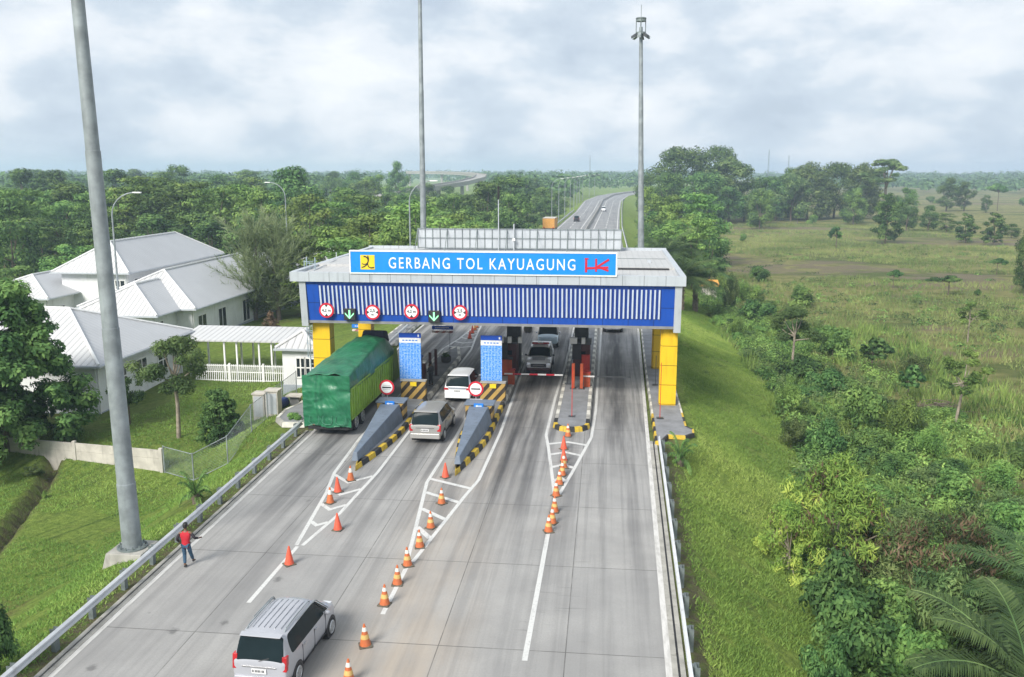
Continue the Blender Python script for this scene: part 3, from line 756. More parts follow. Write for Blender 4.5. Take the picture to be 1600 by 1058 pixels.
# name board on the front edge of the roof
pa, pb = aty(548, 424, 52.9), aty(962, 424, 52.9); ztop = aty(548, 393, 52.9).z
sx0, sx1, sz0, sz1 = pa.x, pb.x, ZT+.03, ztop
nb = thing('name_board', 'long blue name board with white letters on the front edge of the roof', 'sign', (0, 0, 0))
b = MB(); b.box(sx0, sx1, 52.95, 53.2, sz0, sz1); b.build('board', SIGNB, nb)
b = MB(); fw = .07
b.box(sx0-fw, sx1+fw, 52.92, 53.22, sz0-fw, sz0-.002); b.box(sx0-fw, sx1+fw, 52.92, 53.22, sz1+.002, sz1+fw)
b.box(sx0-fw, sx0-.002, 52.92, 53.22, sz0-.001, sz1+.001); b.box(sx1+.002, sx1+fw, 52.92, 53.22, sz0-.001, sz1+.001); b.build('frame', WHITE, nb)
b = MB()
for x in np.linspace(sx0+.6, sx1-.6, 9): b.tube([(x, 53.21, sz1-.1), (x, 54.3, 8.15)], .035, 6)
b.build('braces', GALVD, nb)
xa, xb = aty(607, 409, 52.9).x, aty(899, 409, 52.9).x; zc = (sz0+sz1)/2-.03
words = 'GERBANG TOL KAYUAGUNG'
lt = text_mesh('lettering', words, 1.0, SIGNW, nb, ((xa+xb)/2, 52.945, zc), th=.012, bold=.004, sp=1.26)
wd = lt.dimensions.x; me = lt.data
xsv = [v.co.x for v in me.vertices]; zsv = [v.co.y for v in me.vertices]
kx = (xb-xa)/(max(xsv)-min(xsv)); kz = .68/(max(zsv)-min(zsv)); cx_ = (max(xsv)+min(xsv))/2; cz_ = (max(zsv)+min(zsv))/2
for v in me.vertices: v.co.x = (v.co.x-cx_)*kx; v.co.y = (v.co.y-cz_)*kz
# yellow square emblem with two dark curved blades
ex, ez = aty(574, 409, 52.9).x, zc+.02; es = .44
em = MB(); em.box(ex-es, ex+es, 52.93, 52.948, ez-es, ez+es); emb = em.build('emblem', SIGNY, nb)
bl = MB()
def ribbon(pts, w0, w1, y):
    pts = [Vector((x, z)) for x, z in pts]; L, Rr = [], []
    for i, p in enumerate(pts):
        d = (pts[min(i+1, len(pts)-1)]-pts[max(i-1, 0)]).normalized(); nn = Vector((-d.y, d.x)); ww = (w0+(w1-w0)*i/(len(pts)-1))/2
        L.append(p+nn*ww); Rr.append(p-nn*ww)
    poly = L+Rr[::-1]
    bl.plate([(ex+q.x*es, ez+q.y*es) for q in poly], (0, y, 0), (1, 0, 0), (0, 0, 1), .006)
arc_ = lambda cx, cz, r, a0, a1, n_=12: [(cx+r*math.cos(R(a0+(a1-a0)*i/n_)), cz+r*math.sin(R(a0+(a1-a0)*i/n_))) for i in range(n_+1)]
ribbon(arc_(-.45, .25, .55, -130, 100), .12, .2, 52.93)
ribbon([(.05, .92), (.16, .5), (.1, .1), (-.05, -.3), (-.5, -.62), (-.85, -.72)], .16, .16, 52.926)
ribbon([(.02, -.2), (.12, -.62), (.45, -.78), (.9, -.72)], .1, .2, 52.922)
bl.build('blades', BLACK, emb)
# red monogram: H joined to an open K
hx0, hx1 = aty(914, 409, 52.9).x, aty(952, 409, 52.9).x; hw = hx1-hx0; hz = zc-.02; hh = .42
mg = MB(); y_ = 52.945
def bar(x0, z0, x1, z1, t, dy=0):
    d = Vector((x1-x0, z1-z0)); nn = Vector((-d.y, d.x)).normalized()*t/2
    mg.plate([(x0+nn.x, z0+nn.y), (x0-nn.x, z0-nn.y), (x1-nn.x, z1-nn.y), (x1+nn.x, z1+nn.y)], (0, y_-dy, 0), (1, 0, 0), (0, 0, 1), .012)
bar(hx0+.07, hz-hh, hx0+.07, hz+hh, .13); bar(hx0+.05, hz-.18, hx1-.05, hz-.12, .13, .004); bar(hx0+hw*.46, hz-hh*.9, hx0+hw*.46, hz+hh*.95, .11, .002)
bar(hx0+hw*.5, hz-.1, hx1-.02, hz+hh*.85, .12, .006); bar(hx0+hw*.62, hz-.12, hx1-.04, hz-hh*.75, .12, .008); bar(hx0-.02, hz+hh*.93, hx0+.2, hz+hh*.93, .07, .01)
mg.build('monogram', SIGNR, nb)
# rear board seen from behind: grid of frames on grey sheets
rx0, rx1, rz0, rz1 = aty(653, 370, 70.6).x, aty(971, 370, 70.6).x, 8.32, aty(800, 357.5, 70.6).z
rb = thing('rear_board', 'grey back of the rear name board with its welded grid frame on the roof', 'sign', (0, 0, 0))
MB().box(rx0, rx1, 70.6, 70.68, rz0, rz1).build('sheet', TRIM, rb)
b = MB(); nv = 27
for i in range(nv+1):
    x = rx0+(rx1-rx0)*i/nv; b.box(x-.022, x+.022, 70.53, 70.597, rz0, rz1+.02)
for i, z in enumerate((rz0+.06, (rz0+rz1)/2+.05, rz1-.02)): b.box(rx0, rx1, 70.50, 70.528, z-.022, z+.022)
for i in range(0, nv+1, 4):
    x = rx0+(rx1-rx0)*i/nv; b.tube([(x, 70.5, rz1-.1), (x, 69.3, 8.2)], .03, 6)
b.build('frame', GALVD, rb)
fl = thing('rooftop_aerial', 'thin pale aerial with a black upper end in front of the grid board', 'aerial', (0, 0, 0))
p = aty(779, 378, 69.5)
MB().tube([(p.x, 69.5, 8.2), (p.x, 69.5, aty(779, 312, 69.5).z)], .04, 8).build('mast', TRIM, fl)
MB().tube([(p.x, 69.5, aty(779, 311, 69.5).z), (p.x, 69.5, aty(779, 291, 69.5).z)], .09, 8).build('sleeve', BLACK, fl)
f2 = thing('floodlight', 'short pale floodlight post in the middle of the grid board', 'light', (0, 0, 0)); p = aty(803, 360, 70.3)
MB().tube([(p.x, 70.3, 8.2), (p.x, 70.3, p.z+.5)], .05, 8).build('post', TRIM, f2); MB().box(p.x-.1, p.x+.1, 70.15, 70.3, 9.0, 9.2).build('lamp', WHITE, f2)
# round limit signs and lane signals hung on the front
def limit_sign(px_, py, txt, horiz, label):
    p = fpt(0, 5.5); c = aty(px_, py, p.y-.28); t = thing('limit_sign', label, 'sign', (c.x, p.y-.28, c.z), group='round limit signs on the blue front')
    r = .47
    def disc(rad, y0, y1, m, nm):
        b = MB(); b.tube([(0, y0, 0), (0, y1, 0)], rad, 28); return b.build(nm, m, t, smooth=30)
    disc(r, 0, .05, SIGNR, 'ring'); disc(r*.76, -.012, -.002, SIGNW, 'face')
    b = MB(); q = r*.76; s_ = .11
    for sg in (-1, 1):
        tri = [(-s_, sg*q*1.0), (s_, sg*q*1.0), (0, sg*(q-.17))] if not horiz else [(sg*q, -s_), (sg*q, s_), (sg*(q-.17), 0)]
        b.plate(tri, (0, -.014, 0), (1, 0, 0), (0, 0, 1), .004)
    b.build('arrow', BLACK, t)
    if horiz:
        text_mesh('lettering', txt[0], .27, BLACK, t, (0, -.015, .1), th=.004, bold=.008); text_mesh('lettering', txt[1], .2, BLACK, t, (0, -.015, -.14), th=.004, bold=.008)
    else: text_mesh('lettering', ' '.join(txt), .25, BLACK, t, (0, -.015, 0), th=.004, bold=.008)
    b = MB(); b.box(-.05, .05, .052, .27, -.05, .05); b.build('bracket', GALVD, t)
limit_sign(510, 485, ('4,2', 'm'), False, 'leftmost round red height limit sign on the blue front')
limit_sign(582, 488, ('2,5', 'm'), True, 'round width limit sign just right of the first green arrow signal')
limit_sign(643, 487, ('4,2', 'm'), False, 'round height limit sign just left of the second green arrow signal')
limit_sign(718.5, 488.5, ('2,5', 'm'), True, 'rightmost round width limit sign on the blue front')
GLOW = bpy.data.materials.new('green_signal_lamp'); GLOW.use_nodes = True
_b = GLOW.node_tree.nodes['Principled BSDF']; _b.inputs['Base Color'].default_value = (.2, .7, .3, 1); _b.inputs['Emission Color'].default_value = (.35, 1, .5, 1); _b.inputs['Emission Strength'].default_value = .8
for px_, py, lb in ((546, 491, 'left'), (678, 494.5, 'right')):
    p = fpt(0, 5.5); c = aty(px_, py, p.y-.3)
    t = thing('lane_signal', 'black lane signal with green down arrow above the '+('truck lane' if lb == 'left' else 'second lane'), 'lane signal', (c.x, p.y-.3, c.z), group='green arrow lane signals')
    MB().box(-.36, .36, 0, .24, -.38, .34).build('housing', BLACK, t, bevel=.02)
    a = MB()
    for pl in ([(-.05, .26), (-.05, -.18), (.05, -.18), (.05, .26)],): a.plate([(x, z) for x, z in pl], (0, -.003, 0), (1, 0, 0), (0, 0, 1), .006)
    for sg in (-1, 1): a.plate([(0, -.3), (sg*.28, -.0), (sg*.28, .1), (0, -.2)], (0, -.011, 0), (1, 0, 0), (0, 0, 1), .006)
    a.build('arrow', GLOW, t)
# hanging blue plates with striped drop boards behind
for px_, py, lb, mm in ((566, 510, 'pale blue board with striped drop panel hung behind the truck lane', TABB), (691.5, 512.5, 'dark blue board with striped drop panel hung over the second lane', BLUE)):
    c = aty(px_, py, 70.5); t = thing('hanging_board', lb, 'sign', (c.x, 70.5, c.z), group='boards hung from the rear of the gate')
    MB().box(-.88, .88, 0, .06, -.13, .16).build('board', mm, t); MB().box(-.8, .8, -.006, -.002, -.03, .05).build('legend', WHITE, t) if mm is TABB and False else None
    MB().box(-.88, .88, .005, .055, -.42, -.24).build('drop_panel', REDW, t)
    b = MB()
    for x in (-.75, .75): b.tube([(x, .03, -.24), (x, .03, -.13)], .015, 6); b.tube([(x, .03, .16), (x, .03, 5.2-c.z)], .02, 6)
    b.build('hangers', GALVD, t)
    ln = MB()
    for k in range(7): ln.box(-.62+k*.17, -.5+k*.17, -.005, -.001, -.02, .05)
    ln.build('lettering', SIGNW, t)
# ladder with safety hoops at the left end
lad = thing('cage_ladder', 'pale blue caged ladder at the left end of the gate', 'ladder', (0, 0, 0))
LBL = mat('ladder_blue', (.33, .42, .48), .5, .2, var=.1)
lx, ly = -19.15, 56.2; b = MB()
for dx in (-.28, .28): b.tube([(lx+dx, ly, -.3), (lx+dx, ly, 8.9)], .035, 6)
b.build('stiles', LBL, lad); b = MB()
z = .2
while z < 8.6: b.tube([(lx-.28, ly, z), (lx+.28, ly, z)], .02, 5); z += .32
b.build('rungs', LBL, lad); b = MB()
z = 2.4
while z < 8.8:
    b.tube([(lx+.36*math.cos(a)*1.1, ly-.02-.75*math.sin(a), z) for a in np.linspace(0, math.pi, 9)], .022, 5); z += .9
for a in np.linspace(.3, math.pi-.3, 4): b.tube([(lx+.4*math.cos(a), ly-.02-.75*math.sin(a), 2.4), (lx+.4*math.cos(a), ly-.02-.75*math.sin(a), 8.7)], .018, 5)
b.build('cage', LBL, lad)

# ------------------------------------------------------------------ things on the islands
def wedge(xc, w_, label, side):
    t = thing('crash_barrier', label, 'crash barrier', (xc, 0, 0)); z0 = .24
    y0, y1 = 41.3, 48.75
    m = MB()
    m.hexa([(-.17, y0, z0), (.17, y0, z0), (w_*.5, y1, z0), (-w_*.5, y1, z0), (-.10, y0+.12, z0+.42), (.10, y0+.12, z0+.42), (w_*.36, y1, z0+.98), (-w_*.36, y1, z0+.98)])
    m.build('ramp', BARR, t, bevel=.03)
    h = MB(); h.box(-w_/2, w_/2, y1+.003, y1+1.0, z0-.02, z0+1.02); h.build('head', HAZ, t)
    MB().box(-w_/2-.08, w_/2+.08, y1-.04, y1+1.1, z0+1.023, z0+1.1).build('lid', BARR, t, bevel=.015)
    pl = MB().box(-.27, .27, y1-.11, y1-.045, z0+.86, z0+1.16).build('arrow_plate', TABB, t)
    a = MB(); a.plate([(-.18, .02), (-.06, .09), (-.06, .04), (.18, .04), (.18, 0), (-.06, 0), (-.06, -.05)], (0, y1-.114, z0+1.0), (1, 0, 0), (0, 0, 1), .004); a.build('arrow', SIGNW, pl)
wedge(-12.25, 1.55, 'grey wedge crash barrier with striped head beside the green truck', -1)
wedge(-7.08, 1.55, 'grey wedge crash barrier with striped head right of the parked silver cars', 1)
for px_, lb in ((604.5, 'round red ringed stop sign with white plate beside the green truck'), (743.5, 'round red ringed stop sign with white plate in front of the white car')):
    c = aty(px_, 605 if px_ < 700 else 607.5, 50.1); t = thing('stop_sign', lb, 'sign', (c.x, 50.1, 0), group='round signs on the island heads'); z = c.z
    MB().tube([(0, .05, .24), (0, .05, z+.3)], .035, 8).build('pole', GALV, t)
    MB().tube([(0, 0, z), (0, -.03, z)], .45, 32).build('ring', SIGNR, t, smooth=30)
    fc = MB().tube([(0, -.034, z), (0, -.045, z)], .345, 32).build('face', SIGNW, t, smooth=30)
    MB().box(-.27, .27, -.052, -.048, z-.045, z+.035).build('bar', BLACK, fc)
    ln = MB()
    for k in range(6): ln.box(-.2+k*.07, -.155+k*.07, -.051, -.048, z+.09, z+.13); ln.box(-.2+k*.07, -.155+k*.07, -.051, -.048, z-.14, z-.1)
    ln.build('small_lettering', mat('grey_lettering', (.4, .4, .4)), fc)
    pz = aty(px_, 627.5, 50.1).z
    pl = MB().box(-.37, .37, -.035, .0, pz-.17, pz+.16).build('plate', SIGNW, t)
    ln = MB()
    for k in range(8): ln.box(-.3+k*.075, -.25+k*.075, -.041, -.037, pz+.02, pz+.08); ln.box(-.3+k*.075, -.25+k*.075, -.041, -.037, pz-.1, pz-.05)
    ln.build('small_lettering', mat('grey_lettering', (.42, .42, .42)), pl)
def tariff_mat():
    m, n, b = newmat('tariff_rows'); p = n.xyz(n.obj())
    fx = n.m('FRACT', n.m('DIVIDE', p[0], .2)); fz = n.m('FRACT', n.m('DIVIDE', p[2], .105))
    g_ = n.m('MAXIMUM', n.m('LESS_THAN', fx, .2), n.m('LESS_THAN', fz, .26))
    tx = n.m('MULTIPLY', n.m('GREATER_THAN', n.noise(n.map(n.obj(), (14, 1, 9.5)), 1, 1), .54), n.m('MULTIPLY', n.m('GREATER_THAN', fz, .35), n.m('LESS_THAN', fz, .85)))
    c = n.mix(n.m('MULTIPLY', g_, .6), (.006, .2, .72), (.35, .55, .8)); c = n.mix(n.m('MULTIPLY', tx, .6), c, (.55, .68, .85))
    n.put(b.inputs['Base Color'], c); b.inputs['Roughness'].default_value = .5
    return m
TARM = tariff_mat()
for (x0, x1, ya, yb_, Y, lb, wx0, wx1) in ((625, 657, 521, 597, 54.6, 'left blue tariff board with white table behind the striped wall by the truck', 623, 662), (751.5, 784, 525, 600, 54.6, 'right blue tariff board with white table beside the red kiosk', 750, 789)):
    a, c = aty(x0, yb_, Y), aty(x1, ya, Y); xm = (a.x+c.x)/2; hw_ = (c.x-a.x)/2
    t = thing('tariff_board', lb, 'tariff board', (xm, Y, 0), group='blue tariff boards')
    MB().box(-hw_, hw_, 0, .12, a.z, c.z-.62).build('table', TARM, t)
    MB().box(-hw_, hw_, -.004, .12, c.z-.618, c.z-.3).build('white_band', WHITE, t)
    MB().box(-hw_, hw_, 0, .12, c.z-.298, c.z).build('header', BLUE, t)
    b = MB(); k = 0
    for i in range(5): b.box(-hw_*.7+i*hw_*.3, -hw_*.5+i*hw_*.3, -.012, -.006, c.z-.5, c.z-.43)
    b.build('lettering', TABB, t)
    MB().box(hw_*.72, hw_*.86, -.012, -.003, c.z-.22, c.z-.08).build('emblem', SIGNW, t)
    b = MB()
    for x in (-hw_*.6, -.1, hw_*.2, hw_*.7): b.box(x-.035, x+.035, .02, .1, .24, a.z-.002)
    b.build('legs', GALVD, t)
    w0, w1 = at(wx0, 627, .24), at(wx1, 628, .24); xm = (w0.x+w1.x)/2; hw_ = (w1.x-w0.x)/2
    t = thing('protection_wall', 'low black and ochre striped wall under the '+('left' if x0 < 700 else 'right')+' tariff board', 'barrier wall', (xm, 53.7, 0), group='striped walls before the booths')
    MB().box(-hw_, hw_, 0, .42, .22, 1.38).build('wall', HAZ, t, bevel=.02); MB().box(-hw_-.03, hw_+.03, -.03, .45, 1.383, 1.44).build('coping', CONC, t)
    MB().box(-.18, .22, -.05, -.004, 1.08, 1.34).build('yellow_plate', SIGNY, t)
    t = thing('toll_booth', 'narrow maroon toll booth hidden behind the '+('left' if x0 < 700 else 'right')+' tariff board', 'toll booth', (xm-.42, 55.2, 0), group='maroon toll booths')
    cab = MB(); cab.box(-.42, .42, 0, 1.5, .22, 1.35); cab.box(-.42, .42, 0, .12, 1.352, 2.35); cab.box(-.42, .42, 1.38, 1.5, 1.352, 2.35)
    for x in (-.42, .32):
        for y in (.123, 1.27): cab.box(x, x+.1, y, y+.1, 1.352, 2.35)
    cab.build('cabin', MAROON, t); w_ = MB()
    for x in (-.39, .35): w_.box(x, x+.04, .225, 1.268, 1.36, 2.34)
    w_.build('window', WIN, t); MB().box(-.48, .48, -.08, 1.6, 2.353, 2.47).build('roof', BLUED, t, bevel=.03)
# kiosk with camera boxes at the foot of the two dark columns
for xc, Y, lb in ((-6.75, 60.4, 'dark maroon payment kiosk with white boxes left of the white pickup'), (-1.62, 60.6, 'dark maroon payment kiosk behind the orange posts right of the white pickup')):
    t = thing('payment_kiosk', lb, 'kiosk', (xc, Y, 0), group='payment kiosks')
    MB().box(-.55, .62, .5, 2.3, .22, 2.55).build('cabinet', MAROON, t, bevel=.05); MB().box(-.62, .0, .3, .49, 1.5, 2.6).build('screen', BLACK, t, bevel=.02)
    MB().box(-.7, .7, .35, 2.4, 2.553, 2.66).build('roof', DARKG, t, bevel=.02)
    for x0, x1 in ((-.78, -.28), (.02, .28))+(((.75, 1.0),) if xc < -4 else ()): MB().box(x0, x1, .12, .5, 2.64, 3.05).build('camera_box', WHITE, t, bevel=.02)
    MB().box(-.1, .3, .40, .495, 1.75, 2.05).build('display', GLASS, t); MB().box(.05, .35, .41, .494, 1.15, 1.6).build('panel', DARKG, t)
    MB().box(-.58, .3, .3, .495, .3, 1.4).build('front_panel', ORED, t) if xc < -4 else MB().box(.05, .62, .15, .495, .24, 1.85).build('front_panel', REDP, t)
def gate_arm(px_, py, lb, L, tip, wrap):
    p = at(px_, py, .24); t = thing('barrier_gate', lb, 'barrier gate', (p.x, p.y, 0), group='lifting barrier gates')
    MB().box(-.22, .22, -.18, .18, .22, 1.2).build('cabinet', ORED, t, bevel=.03); MB().box(-.25, .25, -.21, .21, 1.203, 1.27).build('cap', REDP, t)
    b = MB(); n_ = 7
    for i in range(n_):
        x0, x1 = -.45+(L+.45)*i/n_, -.45+(L+.45)*(i+1)/n_
        b.box(x0, x1-.002, -.27, -.22, .95, 1.05, (0 if i % 2 == 0 else 1) if wrap else (0 if i < 2 else 2))
    b.build('boom', [WHITE, SIGNR, DARKG], t)
gate_arm(799, 600, 'orange barrier gate with red and white boom before the white pickup', 3.5, 0, True)
gate_arm(917, 604, 'orange barrier gate with dark boom across the empty right lane', 2.9, 0, False)
for px_, py, lb in ((895.5, 607, 'left of the two tall orange red posts on the round-nosed island'), (908.5, 607.5, 'right of the two tall orange red posts on the round-nosed island')):
    p = at(px_, py, .24); t = thing('gate_post', lb, 'post', (p.x, p.y, 0), group='orange posts of the round-nosed island')
    MB().box(-.1, .1, -.14, .14, .24, 1.95).build('shaft', ORED, t, bevel=.02); MB().box(-.2, .2, -.22, .22, .22, .29).build('base', DARKG, t)
for px_, py, hh_, lb, mm in ((893.5, 651, 3.0, 'thin red pole with square foot on the round-nosed island', REDP), (1031, 653, 3.3, 'thin red pole in front of the right yellow column', REDP), (887, 600, 3.0, 'thin dark pole on the left edge of the round-nosed island', BLACK), (1024, 601, 2.0, 'short dark pole beside the rear yellow column', DARKG), (1004.5, 600, .01, None, None)):
    if lb is None: continue
    p = at(px_, py, .24); t = thing('slim_pole', lb, 'pole', (p.x, p.y, 0))
    MB().tube([(0, 0, .24), (0, 0, .24+hh_)], .022, 6).build('shaft', mm, t); MB().box(-.2, .2, -.14, .14, .235, .275).build('base', DARKG, t)
for px_, py, lb in ((672.5, 593, 'maroon portal post left of the standing attendant'), (681.5, 587, 'maroon portal post right of the standing attendant')):
    p = at(px_, py, .24); t = thing('portal_post', lb, 'post', (p.x, p.y, 0), group='maroon portal posts')
    MB().box(-.09, .09, -.09, .09, .24, 2.15).build('shaft', MAROON, t); MB().box(-.22, .22, -.16, .16, .22, .28).build('base', BLACK, t)
p = at(661, 596, .24); t = thing('cash_machine', 'dark narrow machine with white top right of the left tariff board', 'machine', (p.x, p.y, 0))
MB().box(-.2, .2, -.2, .25, .22, 1.55).build('case', MAROON, t, bevel=.02); MB().box(-.22, .22, -.22, .27, 1.553, 1.66).build('cap', WHITE, t)
def planter(px_, py, lb, z=.24):
    p = at(px_, py, z); t = thing('planter', lb, 'planter', (p.x, p.y, z-.02))
    MB().lathe([(.24, 0), (.36, .1), (.4, .45), (.36, .5), (.34, .46), (.3, .42)], 14).build('pot', mat('dark_pot', (.045, .04, .03), .8, var=.4), t, smooth=40)
    V = []; Fs = []
    for i in range(160):
        a = rnd.uniform(0, 6.28); r_ = rnd.uniform(0, .3); z_ = rnd.uniform(.42, .72); c = Vector((r_*math.cos(a), r_*math.sin(a), z_))
        u = Vector((rnd.uniform(-1, 1), rnd.uniform(-1, 1), rnd.uniform(-.3, 1))).normalized()*.09; v = u.cross(Vector((rnd.uniform(-1, 1), rnd.uniform(-1, 1), 1))).normalized()*.05
        k = len(V); V += [c-v, c+u, c+v, c-u]; Fs.append((k, k+1, k+2, k+3))
    nmesh('plant', V, Fs, LEAF['olive'], parent=t)
    if px_ < 800: MB().tube([(.3, 0, .45), (.32, 0, 2.6)], .018, 5).build('stake', DARKG, t)
planter(697, 566, 'dark round planter on the left island behind the attendant'); planter(825, 519, 'dark round planter beyond the pale van', 0.02)
# ------------------------------------------------------------------ vehicles
def wheel(par, x, y, r, wd, side):
    """wheel with its outer face at x"""
    s = side
    wl = MB().tube([(x-s*wd, y, r), (x-s*wd*.85, y, r), (x-s*.03, y, r), (x, y, r)], [r*.93, r, r, r*.93], 20).build('wheel', RUB, par, smooth=40)
    m = MB(); m.tube([(x-s*.05, y, r), (x+s*.008, y, r)], r*.66, 18)
    rim = m.build('rim', GALVD, wl)
    sp = MB()
    for k in range(6):
        a = k*math.pi/3; c, s_ = math.cos(a), math.sin(a); L = r*.62
        q = [(-.035*s_, .035*c), (.035*s_, -.035*c), (L*c+.05*s_, L*s_-.05*c), (L*c-.05*s_, L*s_+.05*c)]
        sp.plate([(y+u, r+v) for u, v in q], (x+s*.008, 0, 0), (0, s, 0) if False else (0, 1, 0), (0, 0, 1), s*.012)
    sp.tube([(x+s*.005, y, r), (x+s*.024, y, r)], r*.17, 12)
    ring = []
    sp.tube([(x+s*.006, y+r*.62*math.cos(a), r+r*.62*math.sin(a)) for a in np.linspace(0, 2*math.pi, 21)], .022, 6, caps=False)
    sp.build('spokes', ALLOY, rim)
    return wl
def soften(o):
    m = o.modifiers.new('round', 'SUBSURF'); m.levels = 2; m.render_levels = 2; m.boundary_smooth = 'ALL'; return o
def car(name, label, cat, st, paint, wheels, wr, glass_side, ws, rw, W, loc, rz, front_lamp, tail_lamp, extras=None, group=None, windows=True, rear_top=None):
    """st: stations from tail to nose (y, zbottom, half width, belt half width, belt z, roof half width, roof z, crown).
    glass_side: station interval indices that are side glass; ws / rw: intervals that are windscreen / rear window"""
    t = thing(name, label, cat, loc, rz, group)
    rings = []
    for (y, zb, hw, bw, bz, rw_, rz_, cr_) in st:
        half = [(0, zb), (.84*hw, zb), (.975*hw, zb+.13), (hw, zb+(bz-zb)*.45), (hw*.99, bz-.12), (bw, bz), (rw_, rz_-.06), (rw_-.12 if rz_ > bz+.1 else rw_*.8, rz_), (rw_*.45, rz_+cr_*.8), (0, rz_+cr_)]
        ring = [(x, y, z) for x, z in half]+[(-x, y, z) for x, z in reversed(half[1:-1])]
        rings.append(ring)
    n_ = len(rings[0]); body = MB(); body.v = [p for r_ in rings for p in r_]
    glass = {}
    for i in range(len(rings)-1):
        for j in range(n_):
            k = (j+1) % n_; f = (i*n_+j, i*n_+k, (i+1)*n_+k, (i+1)*n_+j)
            key = None
            if windows:
                if j in (5, 12) and i in glass_side:
                    run = i
                    while run-1 in glass_side: run -= 1
                    key = ('side_window', run, j)
                elif 6 <= j <= 11 and i in ws: key = ('windscreen', 0, 0)
                elif 6 <= j <= 11 and i in rw: key = ('rear_window', 0, 0)
            if key: glass.setdefault(key, []).append(f)
            else: body.f.append(f); body.m.append(0)
    body.f += [tuple(reversed(range(n_))), tuple(range((len(rings)-1)*n_, len(rings)*n_))]; body.m += [0, 0]
    bo = soften(body.build('body', [paint, PLASTIC], t, smooth=75))
    for (nm, _, _), fs in glass.items():
        g = MB(); mp = {}
        for f in fs:
            for q in f:
                if q not in mp: mp[q] = len(g.v); g.v.append(body.v[q])
            g.f.append(tuple(mp[q] for q in f)); g.m.append(0)
        soften(g.build(nm, GLASS, t, smooth=180))
    for yw in wheels:
        for s in (-1, 1):
            i = min(range(len(st)), key=lambda q: abs(st[q][0]-yw)); hw = st[i][2]
            MB().tube([(s*(hw-.25), yw, wr), (s*(hw+.004), yw, wr)], wr+.065, 22).build('wheel_arch', PLASTIC, t)
            wheel(t, s*(hw+.012), yw, wr, .2, s)
    for s in (-1, 1):
        for nm, spec, mm in (('headlight', front_lamp, LAMPC), ('tail_light', tail_lamp, LAMPR)):
            y, x0, x1, z0, z1, dp, lean = spec; sg = 1 if nm == 'headlight' else -1
            m = MB(); y0 = y-sg*dp
            m.hexa([(s*x0, y0, z0), (s*x1, y0, z0), (s*x1, y, z0), (s*x0, y, z0), (s*x0, y0-sg*lean, z1), (s*x1, y0-sg*lean, z1), (s*x1, y-sg*lean, z1), (s*x0, y-sg*lean, z1)])
            m.build(nm, mm, t, bevel=.012)
    if extras: extras(t, st)
    return t
def mirror(t, x, y, z, m):
    for s in (-1, 1):
        b = MB(); b.ball((s*(x+.1), y, z), (.1, .07, .075), 10); b.box(min(s*(x-.02), s*(x+.05)), max(s*(x-.02), s*(x+.05)), y-.02, y+.03, z-.04, z)
        b.build('mirror', m, t, smooth=50)
def handles(t, x, ysz, m):
    for s in (-1, 1):
        for y, z in ysz:
            MB().box(min(s*x, s*(x+.025)), max(s*x, s*(x+.025)), y-.09, y+.09, z-.018, z+.018).build('handle', m, t, bevel=.008)
def door_gaps(t, x, ys, z0, z1):
    for s in (-1, 1):
        m = MB()
        for y in ys: m.box(min(s*(x-.05), s*(x+.003)), max(s*(x-.05), s*(x+.003)), y-.007, y+.007, z0, z1)
        m.box(min(s*(x-.05), s*(x+.002)), max(s*(x-.05), s*(x+.002)), ys[0], ys[-1], z0-.014, z0); m.build('door_gap', PLASTIC, t)
def roofrails(t, x, y0, y1, z, m):
    for s in (-1, 1): MB().tube([(s*x, y0, z-.05), (s*x, y0+.12, z+.02), (s*x, (y0+y1)/2, z+.035), (s*x, y1-.12, z+.02), (s*x, y1, z-.05)], .022, 6).build('roof_rail', m, t)
def plate(t, y, z, sgn, wd=.43):
    b = MB().box(-wd/2, wd/2, y-.012, y+.012, z-.07, z+.07).build('number_plate', PLATE, t)
    m = MB(); yy_ = y+sgn*.014
    for k, (a, c) in enumerate(((-.17, .04), (-.1, .03), (-.055, .03), (-.01, .03), (.035, .03), (.1, .035), (.145, .03))): m.box(a-c/2, a+c/2, yy_-.001, yy_+.001, z-.035, z+.04)
    m.build('characters', DARKG, b)
MPV = [(-2.08, .42, .74, .72, .92, .70, .945, .01), (-2.05, .32, .79, .77, 1.0, .74, 1.02, .02), (-1.86, .28, .82, .79, 1.06, .64, 1.60, .03), (-1.78, .28, .82, .79, 1.06, .645, 1.66, .035),
       (-1.66, .25, .825, .80, 1.06, .65, 1.675, .04), (-1.5, .25, .825, .80, 1.06, .65, 1.68, .04), (-.98, .24, .83, .80, 1.05, .655, 1.69, .04), (-.90, .24, .83, .80, 1.05, .655, 1.69, .04), (-.08, .24, .83, .80, 1.03, .65, 1.68, .04), (0, .24, .83, .80, 1.03, .65, 1.68, .04),
       (.42, .24, .83, .80, 1.02, .625, 1.645, .04), (.62, .24, .83, .80, 1.02, .63, 1.55, .045), (1.22, .24, .825, .78, 1.0, .72, 1.06, .04), (1.5, .25, .82, .77, .96, .70, 1.0, .04), (1.85, .28, .76, .69, .85, .62, .885, .03), (2.0, .32, .66, .60, .72, .52, .74, .02), (2.06, .38, .54, .5, .6, .42, .61, .01)]
MPVG = dict(glass_side=(4, 5, 6, 7, 8, 9, 10, 11), ws=(11,), rw=(1, 2))
